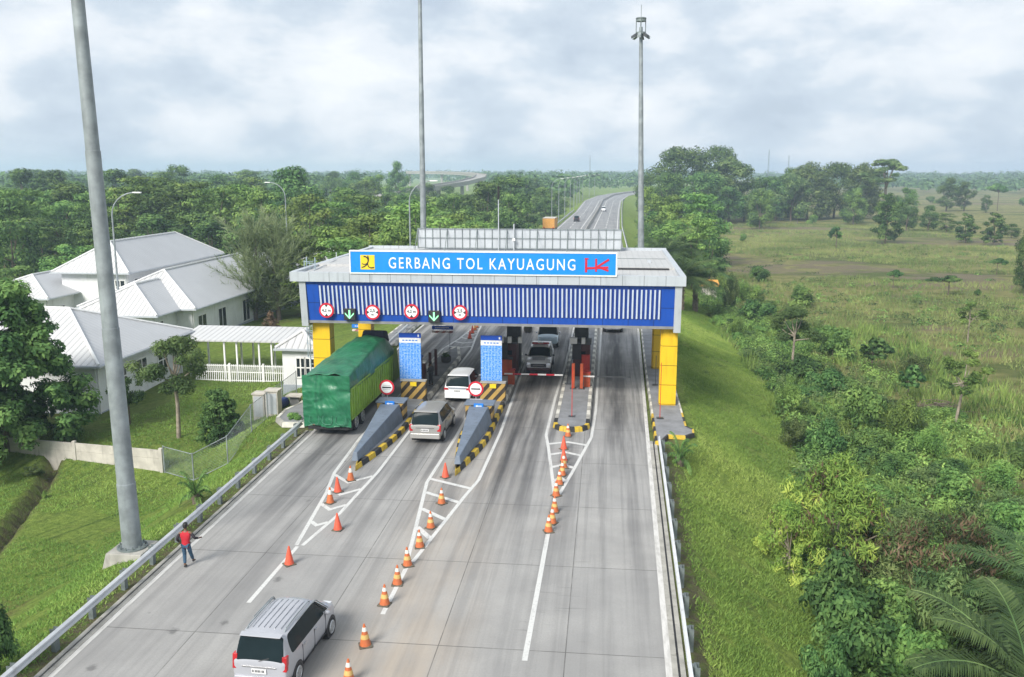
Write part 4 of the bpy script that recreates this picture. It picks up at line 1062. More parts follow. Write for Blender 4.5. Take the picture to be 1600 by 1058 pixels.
def mpv_extra(paint):
    def ex(t, st):
        door_gaps(t, .829, (-.94, -.04, .86), .36, .97); mirror(t, .82, .78, 1.08, paint); handles(t, .825, ((-.75, .92), (.12, .9)), CHROME); roofrails(t, .56, -1.55, .3, 1.70, GALV)
        plate(t, -2.1, .73, -1)
        b = MB(); b.hexa([(-.74, -2.14, .32), (.74, -2.14, .32), (.78, -1.95, .3), (-.78, -1.95, .3), (-.74, -2.12, .56), (.74, -2.12, .56), (.78, -1.95, .56), (-.78, -1.95, .56)]); b.build('rear_bumper', paint, t, bevel=.03)
        MB().box(-.5, .5, -2.105, -2.09, .83, .86).build('trim_strip', CHROME, t)
        rbs = MB()
        for x in (-.42, -.25, -.08, .08, .25, .42): rbs.tube([(x, -1.5, 1.70+.035*(1-abs(x))), (x, -.5, 1.712+.035*(1-abs(x))), (x, .25, 1.70-.02+.03*(1-abs(x)))], .012, 5)
        rbs.build('roof_ribs', paint, t)
        MB().tube([(.0, -2.09, 1.03), (.28, -2.035, 1.1)], .012, 5).build('wiper', PLASTIC, t)
        MB().tube([(.0, -2.03, 1.66), (.02, -1.8, 1.71)], .01, 4).build('aerial', PLASTIC, t) if False else None
        for s in (-1, 1): MB().tube([(s*.818, 1.12, 1.07), (s*.675, .5, 1.615), (s*.665, .3, 1.66), (s*.662, -.9, 1.69)], .016, 5).build('rain_guard', GALV, t)
        MB().hexa([(-.6, -1.94, 1.665), (.6, -1.94, 1.665), (.62, -1.75, 1.69), (-.62, -1.75, 1.69), (-.6, -1.94, 1.69), (.6, -1.94, 1.69), (.62, -1.75, 1.72), (-.62, -1.75, 1.72)]).build('spoiler', paint, t, bevel=.012)
    return ex
FL = (1.98, .36, .64, .70, .86, .3, .06); TL = (-2.07, .66, .80, .74, 1.16, .16, .05)
c0 = Vector((-9.28, 23.85, 0))
car('parked_car', 'bright silver people carrier in the foreground heading for the gate', 'car', MPV, CSILV, (-1.33, 1.33), .305, loc=c0, rz=R(-3.0), W=.83, front_lamp=FL, tail_lamp=TL, extras=mpv_extra(CSILV), **MPVG).name = 'silver_car'
sc_ = 4.55/4.12
def scale_st(st, ky, kx, kz): return [(a*ky, b*1.0, c*kx, d*kx, e_*kz, f*kx, g_*kz, h_) for a, b, c, d, e_, f, g_, h_ in st]
INN = scale_st(MPV, 1.1, 1.06, 1.03)
def inn_extra(paint):
    def ex(t, st):
        door_gaps(t, .879, (-1.03, -.04, .95), .37, 1.0); mirror(t, .87, .86, 1.11, paint); handles(t, .875, ((-.82, .95), (.13, .93)), CHROME); plate(t, -2.305, .78, -1)
        MB().box(-.5, .5, -2.31, -2.295, .88, .92).build('trim_strip', CHROME, t)
        b = MB(); b.hexa([(-.8, -2.38, .33), (.8, -2.38, .33), (.83, -2.15, .3), (-.83, -2.15, .3), (-.8, -2.35, .6), (.8, -2.35, .6), (.83, -2.15, .6), (-.83, -2.15, .6)]); b.build('rear_bumper', paint, t, bevel=.03)
        MB().hexa([(-.64, -2.1, 1.71), (.64, -2.1, 1.71), (.66, -1.92, 1.74), (-.66, -1.92, 1.74), (-.64, -2.1, 1.74), (.64, -2.1, 1.74), (.66, -1.92, 1.775), (-.66, -1.92, 1.775)]).build('spoiler', paint, t, bevel=.012)
        for s in (-1, 1): MB().tube([(s*.865, 1.24, 1.1), (s*.715, .55, 1.66), (s*.70, .3, 1.71), (s*.70, -1.0, 1.74)], .016, 5).build('rain_guard', GALV, t)
    return ex
car('silver_car', 'grey silver people carrier queueing with its right side to the second wedge', 'car', INN, CGREY, (-1.38, 1.42), .32, loc=(-9.44, 47.45, 0), rz=R(-1), W=.88, front_lamp=(2.2, .42, .74, .72, .88, .3, .06), tail_lamp=(-2.29, .66, .86, .72, 1.08, .16, .05), extras=inn_extra(CGREY), **MPVG)
def w_extra(paint):
    def ex(t, st):
        mirror(t, .87, .86, 1.11, paint); plate(t, -2.31, .78, -1)
        b = MB(); b.hexa([(-.8, -2.38, .33), (.8, -2.38, .33), (.83, -2.15, .3), (-.83, -2.15, .3), (-.8, -2.35, .66), (.8, -2.35, .66), (.83, -2.15, .66), (-.83, -2.15, .66)]); b.build('rear_bumper', paint, t, bevel=.03)
        MB().hexa([(-.5, -2.335, .93), (.5, -2.335, .93), (.5, -2.3, .93), (-.5, -2.3, .93), (-.62, -2.31, 1.02), (.62, -2.31, 1.02), (.62, -2.28, 1.02), (-.62, -2.28, 1.02)]).build('trim_strip', CHROME, t)
        MB().hexa([(-.64, -2.1, 1.71), (.64, -2.1, 1.71), (.66, -1.92, 1.74), (-.66, -1.92, 1.74), (-.64, -2.1, 1.74), (.64, -2.1, 1.74), (.66, -1.92, 1.775), (-.66, -1.92, 1.775)]).build('spoiler', paint, t, bevel=.012)
    return ex
car('white_car', 'white people carrier at the booth behind the right round sign', 'car', INN, CWHITE, (-1.38, 1.42), .32, loc=(-9.15, 56.2, 0), rz=R(-1), W=.88, front_lamp=(2.2, .42, .74, .72, .88, .3, .06), tail_lamp=(-2.3, .56, .86, .84, .98, .16, .03), extras=w_extra(CWHITE), **MPVG)
PK = [(-2.62, .55, .86, .86, 1.05, .84, 1.07, .0), (-2.55, .5, .9, .88, 1.1, .86, 1.12, .0), (-1.05, .48, .92, .9, 1.12, .88, 1.14, .0), (-1.0, .48, .92, .9, 1.14, .72, 1.72, .03), (-.9, .45, .92, .9, 1.14, .7, 1.78, .04), (-.25, .42, .92, .89, 1.13, .7, 1.8, .04), (-.17, .42, .92, .89, 1.13, .7, 1.8, .04),
      (.42, .42, .92, .89, 1.12, .68, 1.77, .04), (.55, .42, .92, .89, 1.12, .69, 1.7, .04), (1.2, .42, .92, .87, 1.12, .8, 1.18, .04), (1.7, .42, .92, .86, 1.1, .78, 1.15, .05), (2.35, .45, .9, .82, 1.02, .72, 1.06, .04), (2.55, .5, .86, .78, .92, .6, .95, .02), (2.62, .52, .82, .74, .84, .5, .86, .01)]
def pk_extra(t, st):
    mirror(t, .9, 1.0, 1.22, PLASTIC)
    lb = MB().box(-.62, .62, -.25, .05, 1.845, 1.9).build('light_bar', SIGNR, t)
    m = MB(); m.box(-.62, -.2, -.22, .02, 1.902, 1.98); m.box(.2, .62, -.22, .02, 1.902, 1.98); m.build('red_lens', LAMPR, lb); MB().box(-.195, .195, -.22, .02, 1.902, 1.98).build('white_lens', SIGNW, lb)
    g = MB(); g.box(-.55, .55, 2.6, 2.66, .66, .9); g.build('grille', PLASTIC, t); c = MB(); c.box(-.4, .4, 2.663, 2.675, .76, .8); c.build('grille_bar', CHROME, t)
    b = MB(); b.hexa([(-.88, 2.5, .42), (.88, 2.5, .42), (.8, 2.78, .44), (-.8, 2.78, .44), (-.88, 2.5, .62), (.88, 2.5, .62), (.8, 2.76, .6), (-.8, 2.76, .6)]); b.build('front_bumper', MAROON, t, bevel=.04)
    s_ = MB(); s_.hexa([(-.5, 1.75, 1.19), (.5, 1.75, 1.19), (.45, 2.3, 1.1), (-.45, 2.3, 1.1), (-.48, 1.77, 1.24), (.48, 1.77, 1.24), (.43, 2.28, 1.14), (-.43, 2.28, 1.14)]); s_.build('bonnet_scoop', CSILV, t, bevel=.02)
    MB().hexa([(-.84, -2.5, 1.125), (.84, -2.5, 1.125), (.84, -1.1, 1.125), (-.84, -1.1, 1.125), (-.7, -2.4, 1.62), (.7, -2.4, 1.62), (.7, -1.1, 1.72), (-.7, -1.1, 1.72)]).build('canopy', CPICK, t, bevel=.05)
    for s in (-1, 1): MB().box(min(s*.925, s*.93), max(s*.925, s*.93), -2.3, 2.2, .72, .82).build('side_stripe', MAROON, t)
car('patrol_pickup', 'white patrol pickup with a red and white light bar facing the camera', 'pickup', PK, CPICK, (-1.6, 1.6), .37, loc=(-4.72, 64.55, 0), rz=math.pi+R(1), W=.92, glass_side=(4, 5, 6, 7, 8), ws=(8,), rw=(), front_lamp=(2.6, .52, .84, .78, .96, .3, .04), tail_lamp=(-2.6, .76, .88, .7, 1.05, .1, 0), extras=pk_extra)
VAN = [(-2.2, .4, .8, .78, 1.0, .76, 1.03, .0), (-2.15, .32, .86, .84, 1.06, .8, 1.08, .01), (-2.02, .3, .87, .85, 1.1, .72, 1.8, .03), (-1.85, .3, .87, .85, 1.1, .72, 1.9, .04), (-.75, .28, .87, .85, 1.1, .72, 1.92, .05), (-.65, .28, .87, .85, 1.1, .72, 1.92, .05), (.3, .28, .87, .85, 1.08, .72, 1.9, .05), (.4, .28, .87, .85, 1.08, .72, 1.9, .05),
       (.8, .28, .87, .85, 1.06, .69, 1.83, .05), (1.0, .28, .87, .85, 1.06, .7, 1.72, .05), (1.7, .28, .87, .83, 1.04, .76, 1.1, .04), (2.1, .34, .83, .76, .9, .68, .94, .03), (2.2, .4, .75, .68, .72, .6, .74, .01)]
def van_extra(t, st): mirror(t, .87, 1.3, 1.2, CWHITE); plate(t, 2.25, .55, 1)
car('pale_van', 'pale blue van behind the white patrol pickup', 'van', VAN, CBLUE, (-1.4, 1.35), .32, loc=(-4.75, 74.3, 0), rz=math.pi+R(2), W=.87, glass_side=(3, 4, 5, 6, 7, 8, 9), ws=(9,), rw=(1,), front_lamp=(2.12, .5, .76, .74, .92, .25, .05), tail_lamp=(-2.18, .7, .84, .7, 1.1, .1, .02), extras=van_extra)
SED = [(-2.2, .4, .74, .72, .9, .7, .92, .0), (-2.1, .3, .84, .8, .98, .76, 1.0, .02), (-1.6, .26, .87, .83, 1.0, .78, 1.03, .02), (-1.0, .24, .88, .84, 1.0, .62, 1.4, .03), (-.8, .24, .88, .84, 1.0, .6, 1.45, .04), (-.1, .24, .88, .84, .98, .6, 1.47, .04), (0, .24, .88, .84, .98, .6, 1.47, .04), (.5, .24, .88, .84, .96, .6, 1.42, .04), (.62, .24, .88, .84, .96, .6, 1.38, .04),
       (1.15, .24, .88, .82, .95, .74, 1.0, .04), (1.7, .26, .86, .8, .9, .72, .93, .04), (2.1, .3, .8, .72, .76, .62, .78, .02), (2.22, .36, .7, .6, .62, .5, .63, .01)]
def sed_extra(t, st):
    mirror(t, .86, .9, 1.02, CWHITE); plate(t, 2.25, .5, 1); MB().box(-.5, .5, 2.19, 2.24, .56, .7).build('grille', PLASTIC, t)
SEDK = dict(glass_side=(3, 4, 5, 6, 7, 8), ws=(8,), rw=(2,), front_lamp=(2.13, .46, .76, .64, .78, .25, .05), tail_lamp=(-2.16, .5, .8, .74, .92, .1, .02))
car('white_sedan', 'white saloon with dark glass entering the rightmost lane under the gate', 'car', SED, CWHITE, (-1.32, 1.35), .32, loc=(.72, 82.0, 0), rz=math.pi, W=.88, extras=sed_extra, **SEDK)
p = at(943, 330); car('white_sedan', 'tiny white car coming down the far right carriageway', 'car', MPV, CWHITE, (-1.33, 1.33), .305, loc=(p.x, p.y, 0), rz=math.pi, W=.83, front_lamp=FL, tail_lamp=TL, **MPVG)
p = at(901, 346); car('dark_car', 'dark car driving away on the far left carriageway', 'car', MPV, CBLACK, (-1.33, 1.33), .305, loc=(p.x, p.y, 0), rz=0, W=.83, front_lamp=FL, tail_lamp=TL, **MPVG)
# orange box truck on the far left carriageway
p = at(857, 363); t = thing('box_truck', 'orange box truck standing on the far left carriageway', 'truck', (p.x, p.y, 0), R(-3))
m = MB(); m.box(-1.45, 1.45, 0, 6.5, .95, 3.3); m.build('cargo_box', ORANGE, t, bevel=.04); MB().box(-1.5, 1.5, -.05, 6.6, 3.303, 3.4).build('roof', CONCW, t)
MB().hexa([(-1.2, 6.6, .6), (1.2, 6.6, .6), (1.2, 8.4, .6), (-1.2, 8.4, .6), (-1.1, 6.6, 2.6), (1.1, 6.6, 2.6), (1.1, 8.0, 2.6), (-1.1, 8.0, 2.6)]).build('cab', ORANGE, t, bevel=.06)
MB().box(-.5, .5, -.1, 8, .55, .94).build('chassis', BLACK, t)
for y in (1.5, 2.7, 7.6):
    for s in (-1, 1): wheel(t, s*1.25, y, .5, .35, s)
for s in (-1, 1): MB().box(s*1.1-.15, s*1.1+.15, -.06, -.005, .98, 1.2).build('tail_light', LAMPR, t)

# the green truck
t = thing('tarped_truck', 'long green truck with a dark green tarpaulin over its load', 'truck', (-15.1, 46.1, 0), R(-.6))
LB = 9.6; hw = 1.28
bx = MB()
for s in (-1, 1):
    bx.box(min(s*hw, s*(hw-.06)), max(s*hw, s*(hw-.06)), .02, LB, .98, 2.72)
bx.box(-hw+.062, hw-.062, .02, .08, .98, 2.7); bx.box(-hw+.062, hw-.062, LB-.06, LB, .98, 2.9); bx.box(-hw, hw, .02, LB, .9, .978); bx.build('cargo_box', TRKG, t)
rb_ = MB(); k = 0
y = .1
while y < LB:
    for s in (-1, 1): rb_.box(min(s*(hw+.003), s*(hw+.06)), max(s*(hw+.003), s*(hw+.06)), y, y+.07, .92, 2.7)
    y += .48
for s in (-1, 1):
    for z in (.93, 2.62): rb_.box(min(s*(hw+.061), s*(hw+.075)), max(s*(hw+.061), s*(hw+.075)), .02, LB, z, z+.1)
rb_.build('side_ribs', TRKG, t)
nu, nv_ = 64, 44; V = np.zeros((nu, nv_, 3))
rg = np.random.default_rng(4)
for i in range(nu):
    u = i/(nu-1); y = -.10+u*(LB+.25)
    ramp = min(1, u*1.35); wt = 1.25+(.95-1.25)*ramp**1.2; zt = 3.5+.5*ramp**.9-(max(0, u-.92)*4)
    lowL, lowR = 2.45-.05*math.sin(u*9), 2.55+.06*math.sin(u*11+1)
    for j in range(nv_):
        v = j/(nv_-1)
        pts = [(-hw-.05, lowL), (-hw-.05, 3.0-.0*ramp), (-wt, zt-.1), (-wt*.45, zt+.03), (wt*.45, zt+.03), (wt, zt-.1), (hw+.05, 3.0), (hw+.05, lowR)]
        q = v*7; a = min(6, int(q)); f = q-a
        x = pts[a][0]*(1-f)+pts[a+1][0]*f; z = pts[a][1]*(1-f)+pts[a+1][1]*f
        V[i, j] = (x, y, z)
yy_ = V[..., 1]; fold = (vnoise(V[..., 0]*2+V[..., 2]+.4*yy_, yy_*.8, .9, 8)-.5)*.11+(vnoise(V[..., 2]*1.5-V[..., 0]*.6, yy_, .4, 9)-.5)*.04
cn = np.array([0, 0, 2.2]); D = V-cn; D[..., 1] = 0; D /= np.linalg.norm(D, axis=-1, keepdims=True)
V = V+D*fold[..., None]
I = np.arange(nu*nv_).reshape(nu, nv_)
Fq = np.stack([I[:-1, :-1], I[:-1, 1:], I[1:, 1:], I[1:, :-1]], -1).reshape(-1, 4)
tp = nmesh('tarpaulin', V.reshape(-1, 3), Fq, TARP, smooth=True, parent=t)
sd_ = tp.modifiers.new('thick', 'SOLIDIFY'); sd_.thickness = .02
# rear flap
nu, nv_ = 40, 40; xs_ = np.linspace(-hw-.06, hw+.05, nu); zs_ = np.linspace(.5, 3.46, nv_)
X, Z = np.meshgrid(xs_, zs_)
Yv = -.12-.03*np.sin(X*3.1)+(vnoise(X+Z*.4, Z, .5, 5)-.5)*.12+(vnoise(X*.5, Z*2.2, .4, 6)-.5)*.06
for kx in (-.62, -.35): Yv -= .06*np.exp(-((X-kx-.05*np.sin(Z*2))/.07)**2)
for kz in (1.15, 1.62, 2.1, 2.5): Yv -= .05*np.exp(-((Z-kz-.06*np.sin(X*4+kz*7))/.05)**2)*(X < -.3)
Zd = Z.copy(); Zd[0] += .10*np.abs(np.sin(xs_*2.1)); 
fl_ = nmesh('rear_flap', np.stack([X, Yv, Zd], -1).reshape(-1, 3), np.stack([np.arange(nu*nv_).reshape(nv_, nu)[:-1, :-1], np.arange(nu*nv_).reshape(nv_, nu)[:-1, 1:], np.arange(nu*nv_).reshape(nv_, nu)[1:, 1:], np.arange(nu*nv_).reshape(nv_, nu)[1:, :-1]], -1).reshape(-1, 4), TARP, smooth=True, parent=t)
rp = MB()
for x in (-.95, -.2, .55):
    rp.tube([(x, -.22, 1.2), (x-.08, -.23, .86), (x+.1, -.23, .72), (x+.42, -.23, .72), (x+.5, -.22, .9), (x+.5, -.22, 1.2)], .018, 5)
rp.build('ropes', mat('green_rope', (.06, .2, .13)), tp)
MB().box(-1.15, 1.15, -.03, .08, .38, .58).build('rear_bumper', BLACK, t); MB().box(-.5, .5, 0, 11, .55, .895).build('chassis', BLACK, t)
for s in (-1, 1): MB().box(s*.95-.18, s*.95+.18, -.04, -.005, .62, .74).build('tail_light', LAMPR, t); MB().box(s*.95-.3, s*.95+.3, .45, .48, .25, .9).build('mudflap', PLASTIC, t)
for y in (1.3, 2.6, 7.2):
    for s in (-1, 1): wheel(t, s*1.22, y, .5, .5 if y < 5 else .28, s)
cb = MB(); cb.hexa([(-1.22, LB+.25, .7), (1.22, LB+.25, .7), (1.22, LB+2.1, .7), (-1.22, LB+2.1, .7), (-1.15, LB+.25, 2.95), (1.15, LB+.25, 2.95), (1.1, LB+1.85, 2.9), (-1.1, LB+1.85, 2.9)]); cb.build('cab', TRKG, t, bevel=.08)
MB().box(-.9, .9, LB+1.9, LB+2.06, 1.7, 2.6).build('windscreen', GLASS, t)
MB().hexa([(-.75, LB-.3, 3.75), (.85, LB-.3, 3.75), (.85, LB+1.0, 3.3), (-.75, LB+1.0, 3.3), (-.6, LB-.25, 4.3), (.75, LB-.25, 4.3), (.75, LB+.8, 4.1), (-.6, LB+.8, 4.1)]).build('cab_cover', mat('dark_canvas', (.02, .022, .05), .8, var=.3), t, bevel=.1)
for s in (-1, 1):
    b = MB(); b.tube([(s*1.2, LB+1.9, 2.5), (s*1.55, LB+2.0, 2.5)], .025, 6); b.box(s*1.55-.1, s*1.55+.1, LB+1.95, LB+2.05, 2.05, 2.6); b.build('mirror', WHITE, t)

# ------------------------------------------------------------------ traffic cones
def cone_proto(kind):
    t = thing('traffic_cone', 'x', 'traffic cone')
    h = .73; rB, rT = .175, .028
    def r_(z): return rB+(rT-rB)*(z-.05)/(h-.05)
    b = MB(); b.box(-.2, .2, -.2, .2, 0, .045); b.build('base', CONEB, t, bevel=.015)
    mm = CONER if kind == 'red' else CONEO
    MB().lathe([(rB, .045), (r_(.2), .2), (r_(.5), .5), (rT, h), (rT*.4, h+.005)], 18).build('body', mm, t, smooth=50)
    if kind == 'banded':
        for z0, z1, m in ((.26, .40, CONEY), (.50, .63, CONEW)):
            MB().lathe([(r_(z0)-.01, z0), (r_(z0)+.005, z0+.002), (r_(z1)+.005, z1-.002), (r_(z1)-.01, z1)], 18).build('band', m, t, smooth=50)
    if kind == 'white_top':
        MB().lathe([(r_(.42)-.01, .42), (r_(.42)+.005, .422), (r_(.62)+.005, .618), (r_(.62)-.01, .62)], 18).build('band', CONEW, t, smooth=50)
    return t
protos = {k: cone_proto(k) for k in ('banded', 'red', 'white_top')}; used = set()
def cone(kind, px_, py, label, group):
    p = at(px_, py); o = protos[kind]
    rz = rnd.uniform(0, 1.5)
    if kind in used: o = dup(o, (p.x, p.y, 0), rz, label, group)
    else:
        used.add(kind); o.location = (p.x, p.y, 0); o.rotation_euler = (0, 0, rz); o['label'] = label; o['group'] = group
    o.rotation_euler = (rnd.uniform(-.03, .03), rnd.uniform(-.03, .03), rz)
ORD = ['nearest', 'second nearest', 'third', 'fourth', 'fifth', 'sixth', 'seventh', 'eighth', 'ninth', 'tenth']
G1 = 'cones before the left wedge'
cone('red', 452, 882, 'plain red cone at the tip of the left painted gore', G1)
cone('red', 528, 828, 'plain red cone standing outside the left gore, alone on the lane', G1)
cone('white_top', 516, 786, 'faded cone with a white band inside the left gore', G1)
cone('red', 528, 769, 'bright red cone in the middle of the left gore', G1)
cone('white_top', 548, 751, 'cone touching the kerb nose of the left wedge island', G1)
G2 = 'banded cones in the line to the middle wedge'
for i, (x, y) in enumerate(((545, 1066), (571, 1009), (601, 945), (621, 913), (637, 884), (656, 855), (673, 825), (690, 787))):
    cone('banded', x, y, ORD[i]+' banded orange cone from the camera in the line left of the middle lane', G2)
cone('red', 696, 746, 'red cone leaning by the nose of the middle wedge island', G2)
G3 = 'cones before the round-nosed island'
for i, (x, y) in enumerate(((857, 831), (863, 818), (866.5, 800), (869, 775), (874, 757), (878.5, 743), (881, 731), (881, 721), (881, 702))):
    cone('banded' if i not in (7, 8) else 'red', x, y, ORD[i]+' cone of the tight row before the round-nosed island, from the camera', G3)
cone('banded', 887.5, 682, 'orange cone pressed against the striped kerb of the round-nosed island', G3)
G4 = 'cones beyond the gate'
for i, (x, y) in enumerate(((734, 529), (738, 521), (742, 516), (745, 512), (748, 508), (751, 504))):
    cone('red' if i < 2 else 'banded', x, y, ORD[i]+' cone of the row seen beyond the gate between the tariff boards', G4)

# ------------------------------------------------------------------ people
def skin_mesh(name, joints, edges, m, parent, sub=2, root=0):
    me = bpy.data.meshes.new(name); me.from_pydata([j[0] for j in joints], edges, []); me.update()
    o = bpy.data.objects.new(name, me); COL.objects.link(o)
    sk = o.modifiers.new('skin', 'SKIN'); 
    if not me.skin_vertices: 
        bpy.context.view_layer.objects.active = o
    dat = me.skin_vertices[0].data
    for i, j in enumerate(joints):
        r_ = j[1] if hasattr(j[1], '__len__') else (j[1], j[1]); dat[i].radius = r_; dat[i].use_root = (i == root)
    ss = o.modifiers.new('sub', 'SUBSURF'); ss.levels = sub; ss.render_levels = sub
    dg = bpy.context.evaluated_depsgraph_get(); dg.update()
    me2 = bpy.data.meshes.new_from_object(o.evaluated_get(dg)); me2.name = name
    bpy.data.objects.remove(o)
    me2.materials.clear(); me2.materials.append(m); me2.polygons.foreach_set('use_smooth', [True]*len(me2.polygons))
    o = bpy.data.objects.new(name, me2); COL.objects.link(o); o.parent = parent
    return o
SKINM = mat('skin', (.26, .14, .085), .55, var=.06)
SKIND = mat('tanned_skin', (.16, .085, .05), .55, var=.06)
HAIR = mat('black_hair', (.012, .011, .01), .6, var=.2)
JEANS = mat('blue_jeans', (.03, .075, .13), .85, var=.25, scale=8)
SHOE = mat('dark_shoe', (.03, .03, .032), .6)
def person(label, loc, rz, P, shirt, sleeve, trousers, skin, cap=None):
    """P: joint dict (x right, y forward, z up)"""
    t = thing('person', label, 'person', loc, rz)
    J = {k: Vector(v) for k, v in P.items()}
    jt = [(J['pelvis'], .10), (J['waist'], (.105, .075)), (J['chest'], (.11, .08)), (J['neck0'], (.05, .05)), (J['neck1'], .052), (J['head0'], (.07, .085)), (J['head1'], (.08, .1)), (J['head2'], (.06, .075))]
    ed = [(0, 1), (1, 2), (2, 3), (3, 4), (4, 5), (5, 6), (6, 7)]
    for s in 'lr':
        b = len(jt)
        jt += [(J['sh'+s], .045), (J['el'+s], .043), (J['wr'+s], .03), (J['ha'+s], (.04, .022))]; ed += [(2, b), (b, b+1), (b+1, b+2), (b+2, b+3)]
        b = len(jt)
        jt += [(J['hip'+s], .09), (J['kn'+s], .058), (J['an'+s], .042), (J['to'+s], (.04, .03))]; ed += [(0, b), (b, b+1), (b+1, b+2), (b+2, b+3)]
    body = skin_mesh('body', jt, ed, skin, t)
    # fingers, nose and ears join the one body mesh
    bm = bmesh.new(); bm.from_mesh(body.data)
    x = MB()
    for s in 'lr':
        w_, h_ = J['wr'+s], J['ha'+s]; d = (h_-w_).normalized(); sd = d.cross(Vector((0, 1, .2))).normalized()
        for k, L in enumerate((.065, .075, .07, .055)):
            o = h_+sd*(k-1.5)*.019; bend = Vector((0, .02, -.012))
            x.tube([o-d*.02, o+d*L*.5, o+d*L+bend], [.0095, .009, .0065], 6)
        o = w_+d*.04; x.tube([o, o+d*.03+Vector((0, .035, 0)), o+d*.07+Vector((0, .045, 0))], [.011, .01, .007], 6)
    hc = J['head1']
    x.ball(hc+Vector((0, .105, -.015)), (.014, .022, .02), 8)
    for s in (-1, 1): x.ball(hc+Vector((s*.085, 0, -.01)), (.012, .026, .036), 8)
    me = bpy.data.meshes.new('tmp'); me.from_pydata(x.v, [], x.f); bm.from_mesh(me); bm.to_mesh(body.data); bm.free()
    body.data.polygons.foreach_set('use_smooth', [True]*len(body.data.polygons))
    fc = MB()
    for s in (-1, 1): fc.ball(hc+Vector((s*.034, .092, .012)), (.013, .008, .007), 8)
    fc.box(hc.x-.026, hc.x+.026, hc.y+.088, hc.y+.096, hc.z-.065, hc.z-.058); fc.build('face_details', HAIR, t)
    hr = MB(); hr.ball(hc+Vector((0, -.012, .038)), (.092, .112, .098), 14); hr.ball(hc+Vector((0, -.045, -.02)), (.085, .075, .08), 12); hr.build('hair', cap or HAIR, t, smooth=60)
    k = 1.16
    top = [(J['pelvis']+Vector((0, 0, -.17)), (.205, .135)), (J['pelvis']+Vector((0, 0, .02)), (.165, .12)), (J['waist'], (.15, .11)), (J['chest'], (.195, .13)), (J['neck0'], (.12, .105))]
    te = [(0, 1), (1, 2), (2, 3), (3, 4)]
    if sleeve == shirt:
        for s in 'lr':
            b = len(top); top += [(J['sh'+s], .078), (J['sh'+s].lerp(J['el'+s], .75), .062)]; te += [(3, b), (b, b+1)]
    else:
        for s in 'lr':
            b = len(top); top += [(J['sh'+s]*1., .08)]; te += [(3, b)]
    skin_mesh('shirt', top, te, shirt, t)
    if sleeve != shirt:
        for s in 'lr': skin_mesh('sleeve', [(J['sh'+s].lerp(J['el'+s], .15), .064), (J['el'+s], .054), (J['el'+s].lerp(J['wr'+s], .92), .042)], [(0, 1), (1, 2)], sleeve, t)
    tj = [(J['pelvis']-Vector((0, 0, .01)), (.125, .1))]; te = []
    for s in 'lr':
        b = len(tj); tj += [(J['hip'+s], .1), (J['kn'+s], .072), (J['an'+s].lerp(J['kn'+s], .12), .06)]; te += [(0, b), (b, b+1), (b+1, b+2)]
    skin_mesh('trousers', tj, te, trousers, t)
    for s in 'lr':
        a, o = J['an'+s], J['to'+s]; d = (o-a); d.z = 0; d.normalize()
        skin_mesh('shoe', [(a-d*.05-Vector((0, 0, .03)), .045), (a+d*.04-Vector((0, 0, .035)), .045), (o+d*.02, (.045, .032))], [(0, 1), (1, 2)], SHOE, t, 1)
    return t
walk = dict(pelvis=(0, 0, .90), waist=(0, .01, 1.06), chest=(0, .04, 1.28), neck0=(0, .05, 1.42), neck1=(0, .055, 1.48), head0=(0, .07, 1.53), head1=(0, .075, 1.60), head2=(0, .07, 1.67),
            shl=(-.185, .03, 1.36), ell=(-.30, -.06, 1.13), wrl=(-.27, .10, .95), hal=(-.25, .15, .89), shr=(.185, .03, 1.36), elr=(.33, -.02, 1.15), wrr=(.42, .17, 1.06), har=(.46, .24, 1.05),
            hipl=(-.085, 0, .86), knl=(-.09, .05, .48), anl=(-.07, -.05, .10), tol=(-.07, .10, .04), hipr=(.085, 0, .86), knr=(.1, .14, .50), anr=(.12, .33, .14), tor=(.13, .46, .08))
p = at(293, 886); person('man in a red vest and blue jeans walking beside the left guardrail', (p.x, p.y, 0), R(8), walk, mat('red_shirt', (.42, .008, .02), .8, var=.1), mat('black_sleeve', (.02, .015, .02), .8), JEANS, SKIND)
stand = dict(pelvis=(0, 0, .92), waist=(0, 0, 1.07), chest=(0, .01, 1.29), neck0=(0, .01, 1.43), neck1=(0, .015, 1.49), head0=(0, .03, 1.54), head1=(0, .035, 1.61), head2=(0, .03, 1.68),
             shl=(-.185, 0, 1.37), ell=(-.25, -.02, 1.10), wrl=(-.2, .16, .98), hal=(-.15, .2, .96), shr=(.185, 0, 1.37), elr=(.25, -.03, 1.09), wrr=(.24, .08, .86), har=(.235, .11, .79),
             hipl=(-.09, 0, .87), knl=(-.11, .03, .48), anl=(-.13, -.01, .09), tol=(-.15, .13, .04), hipr=(.09, 0, .87), knr=(.14, .05, .49), anr=(.2, .04, .09), tor=(.24, .17, .04))
p = at(673.5, 603, .24); person('attendant in dark grey uniform standing on the left island by two maroon posts', (p.x, p.y, .225), R(60), stand, mat('grey_uniform', (.05, .055, .06), .85, var=.3, scale=14), mat('grey_uniform', (.05, .055, .06), .85), mat('dark_trousers', (.018, .02, .025), .85), SKIND)
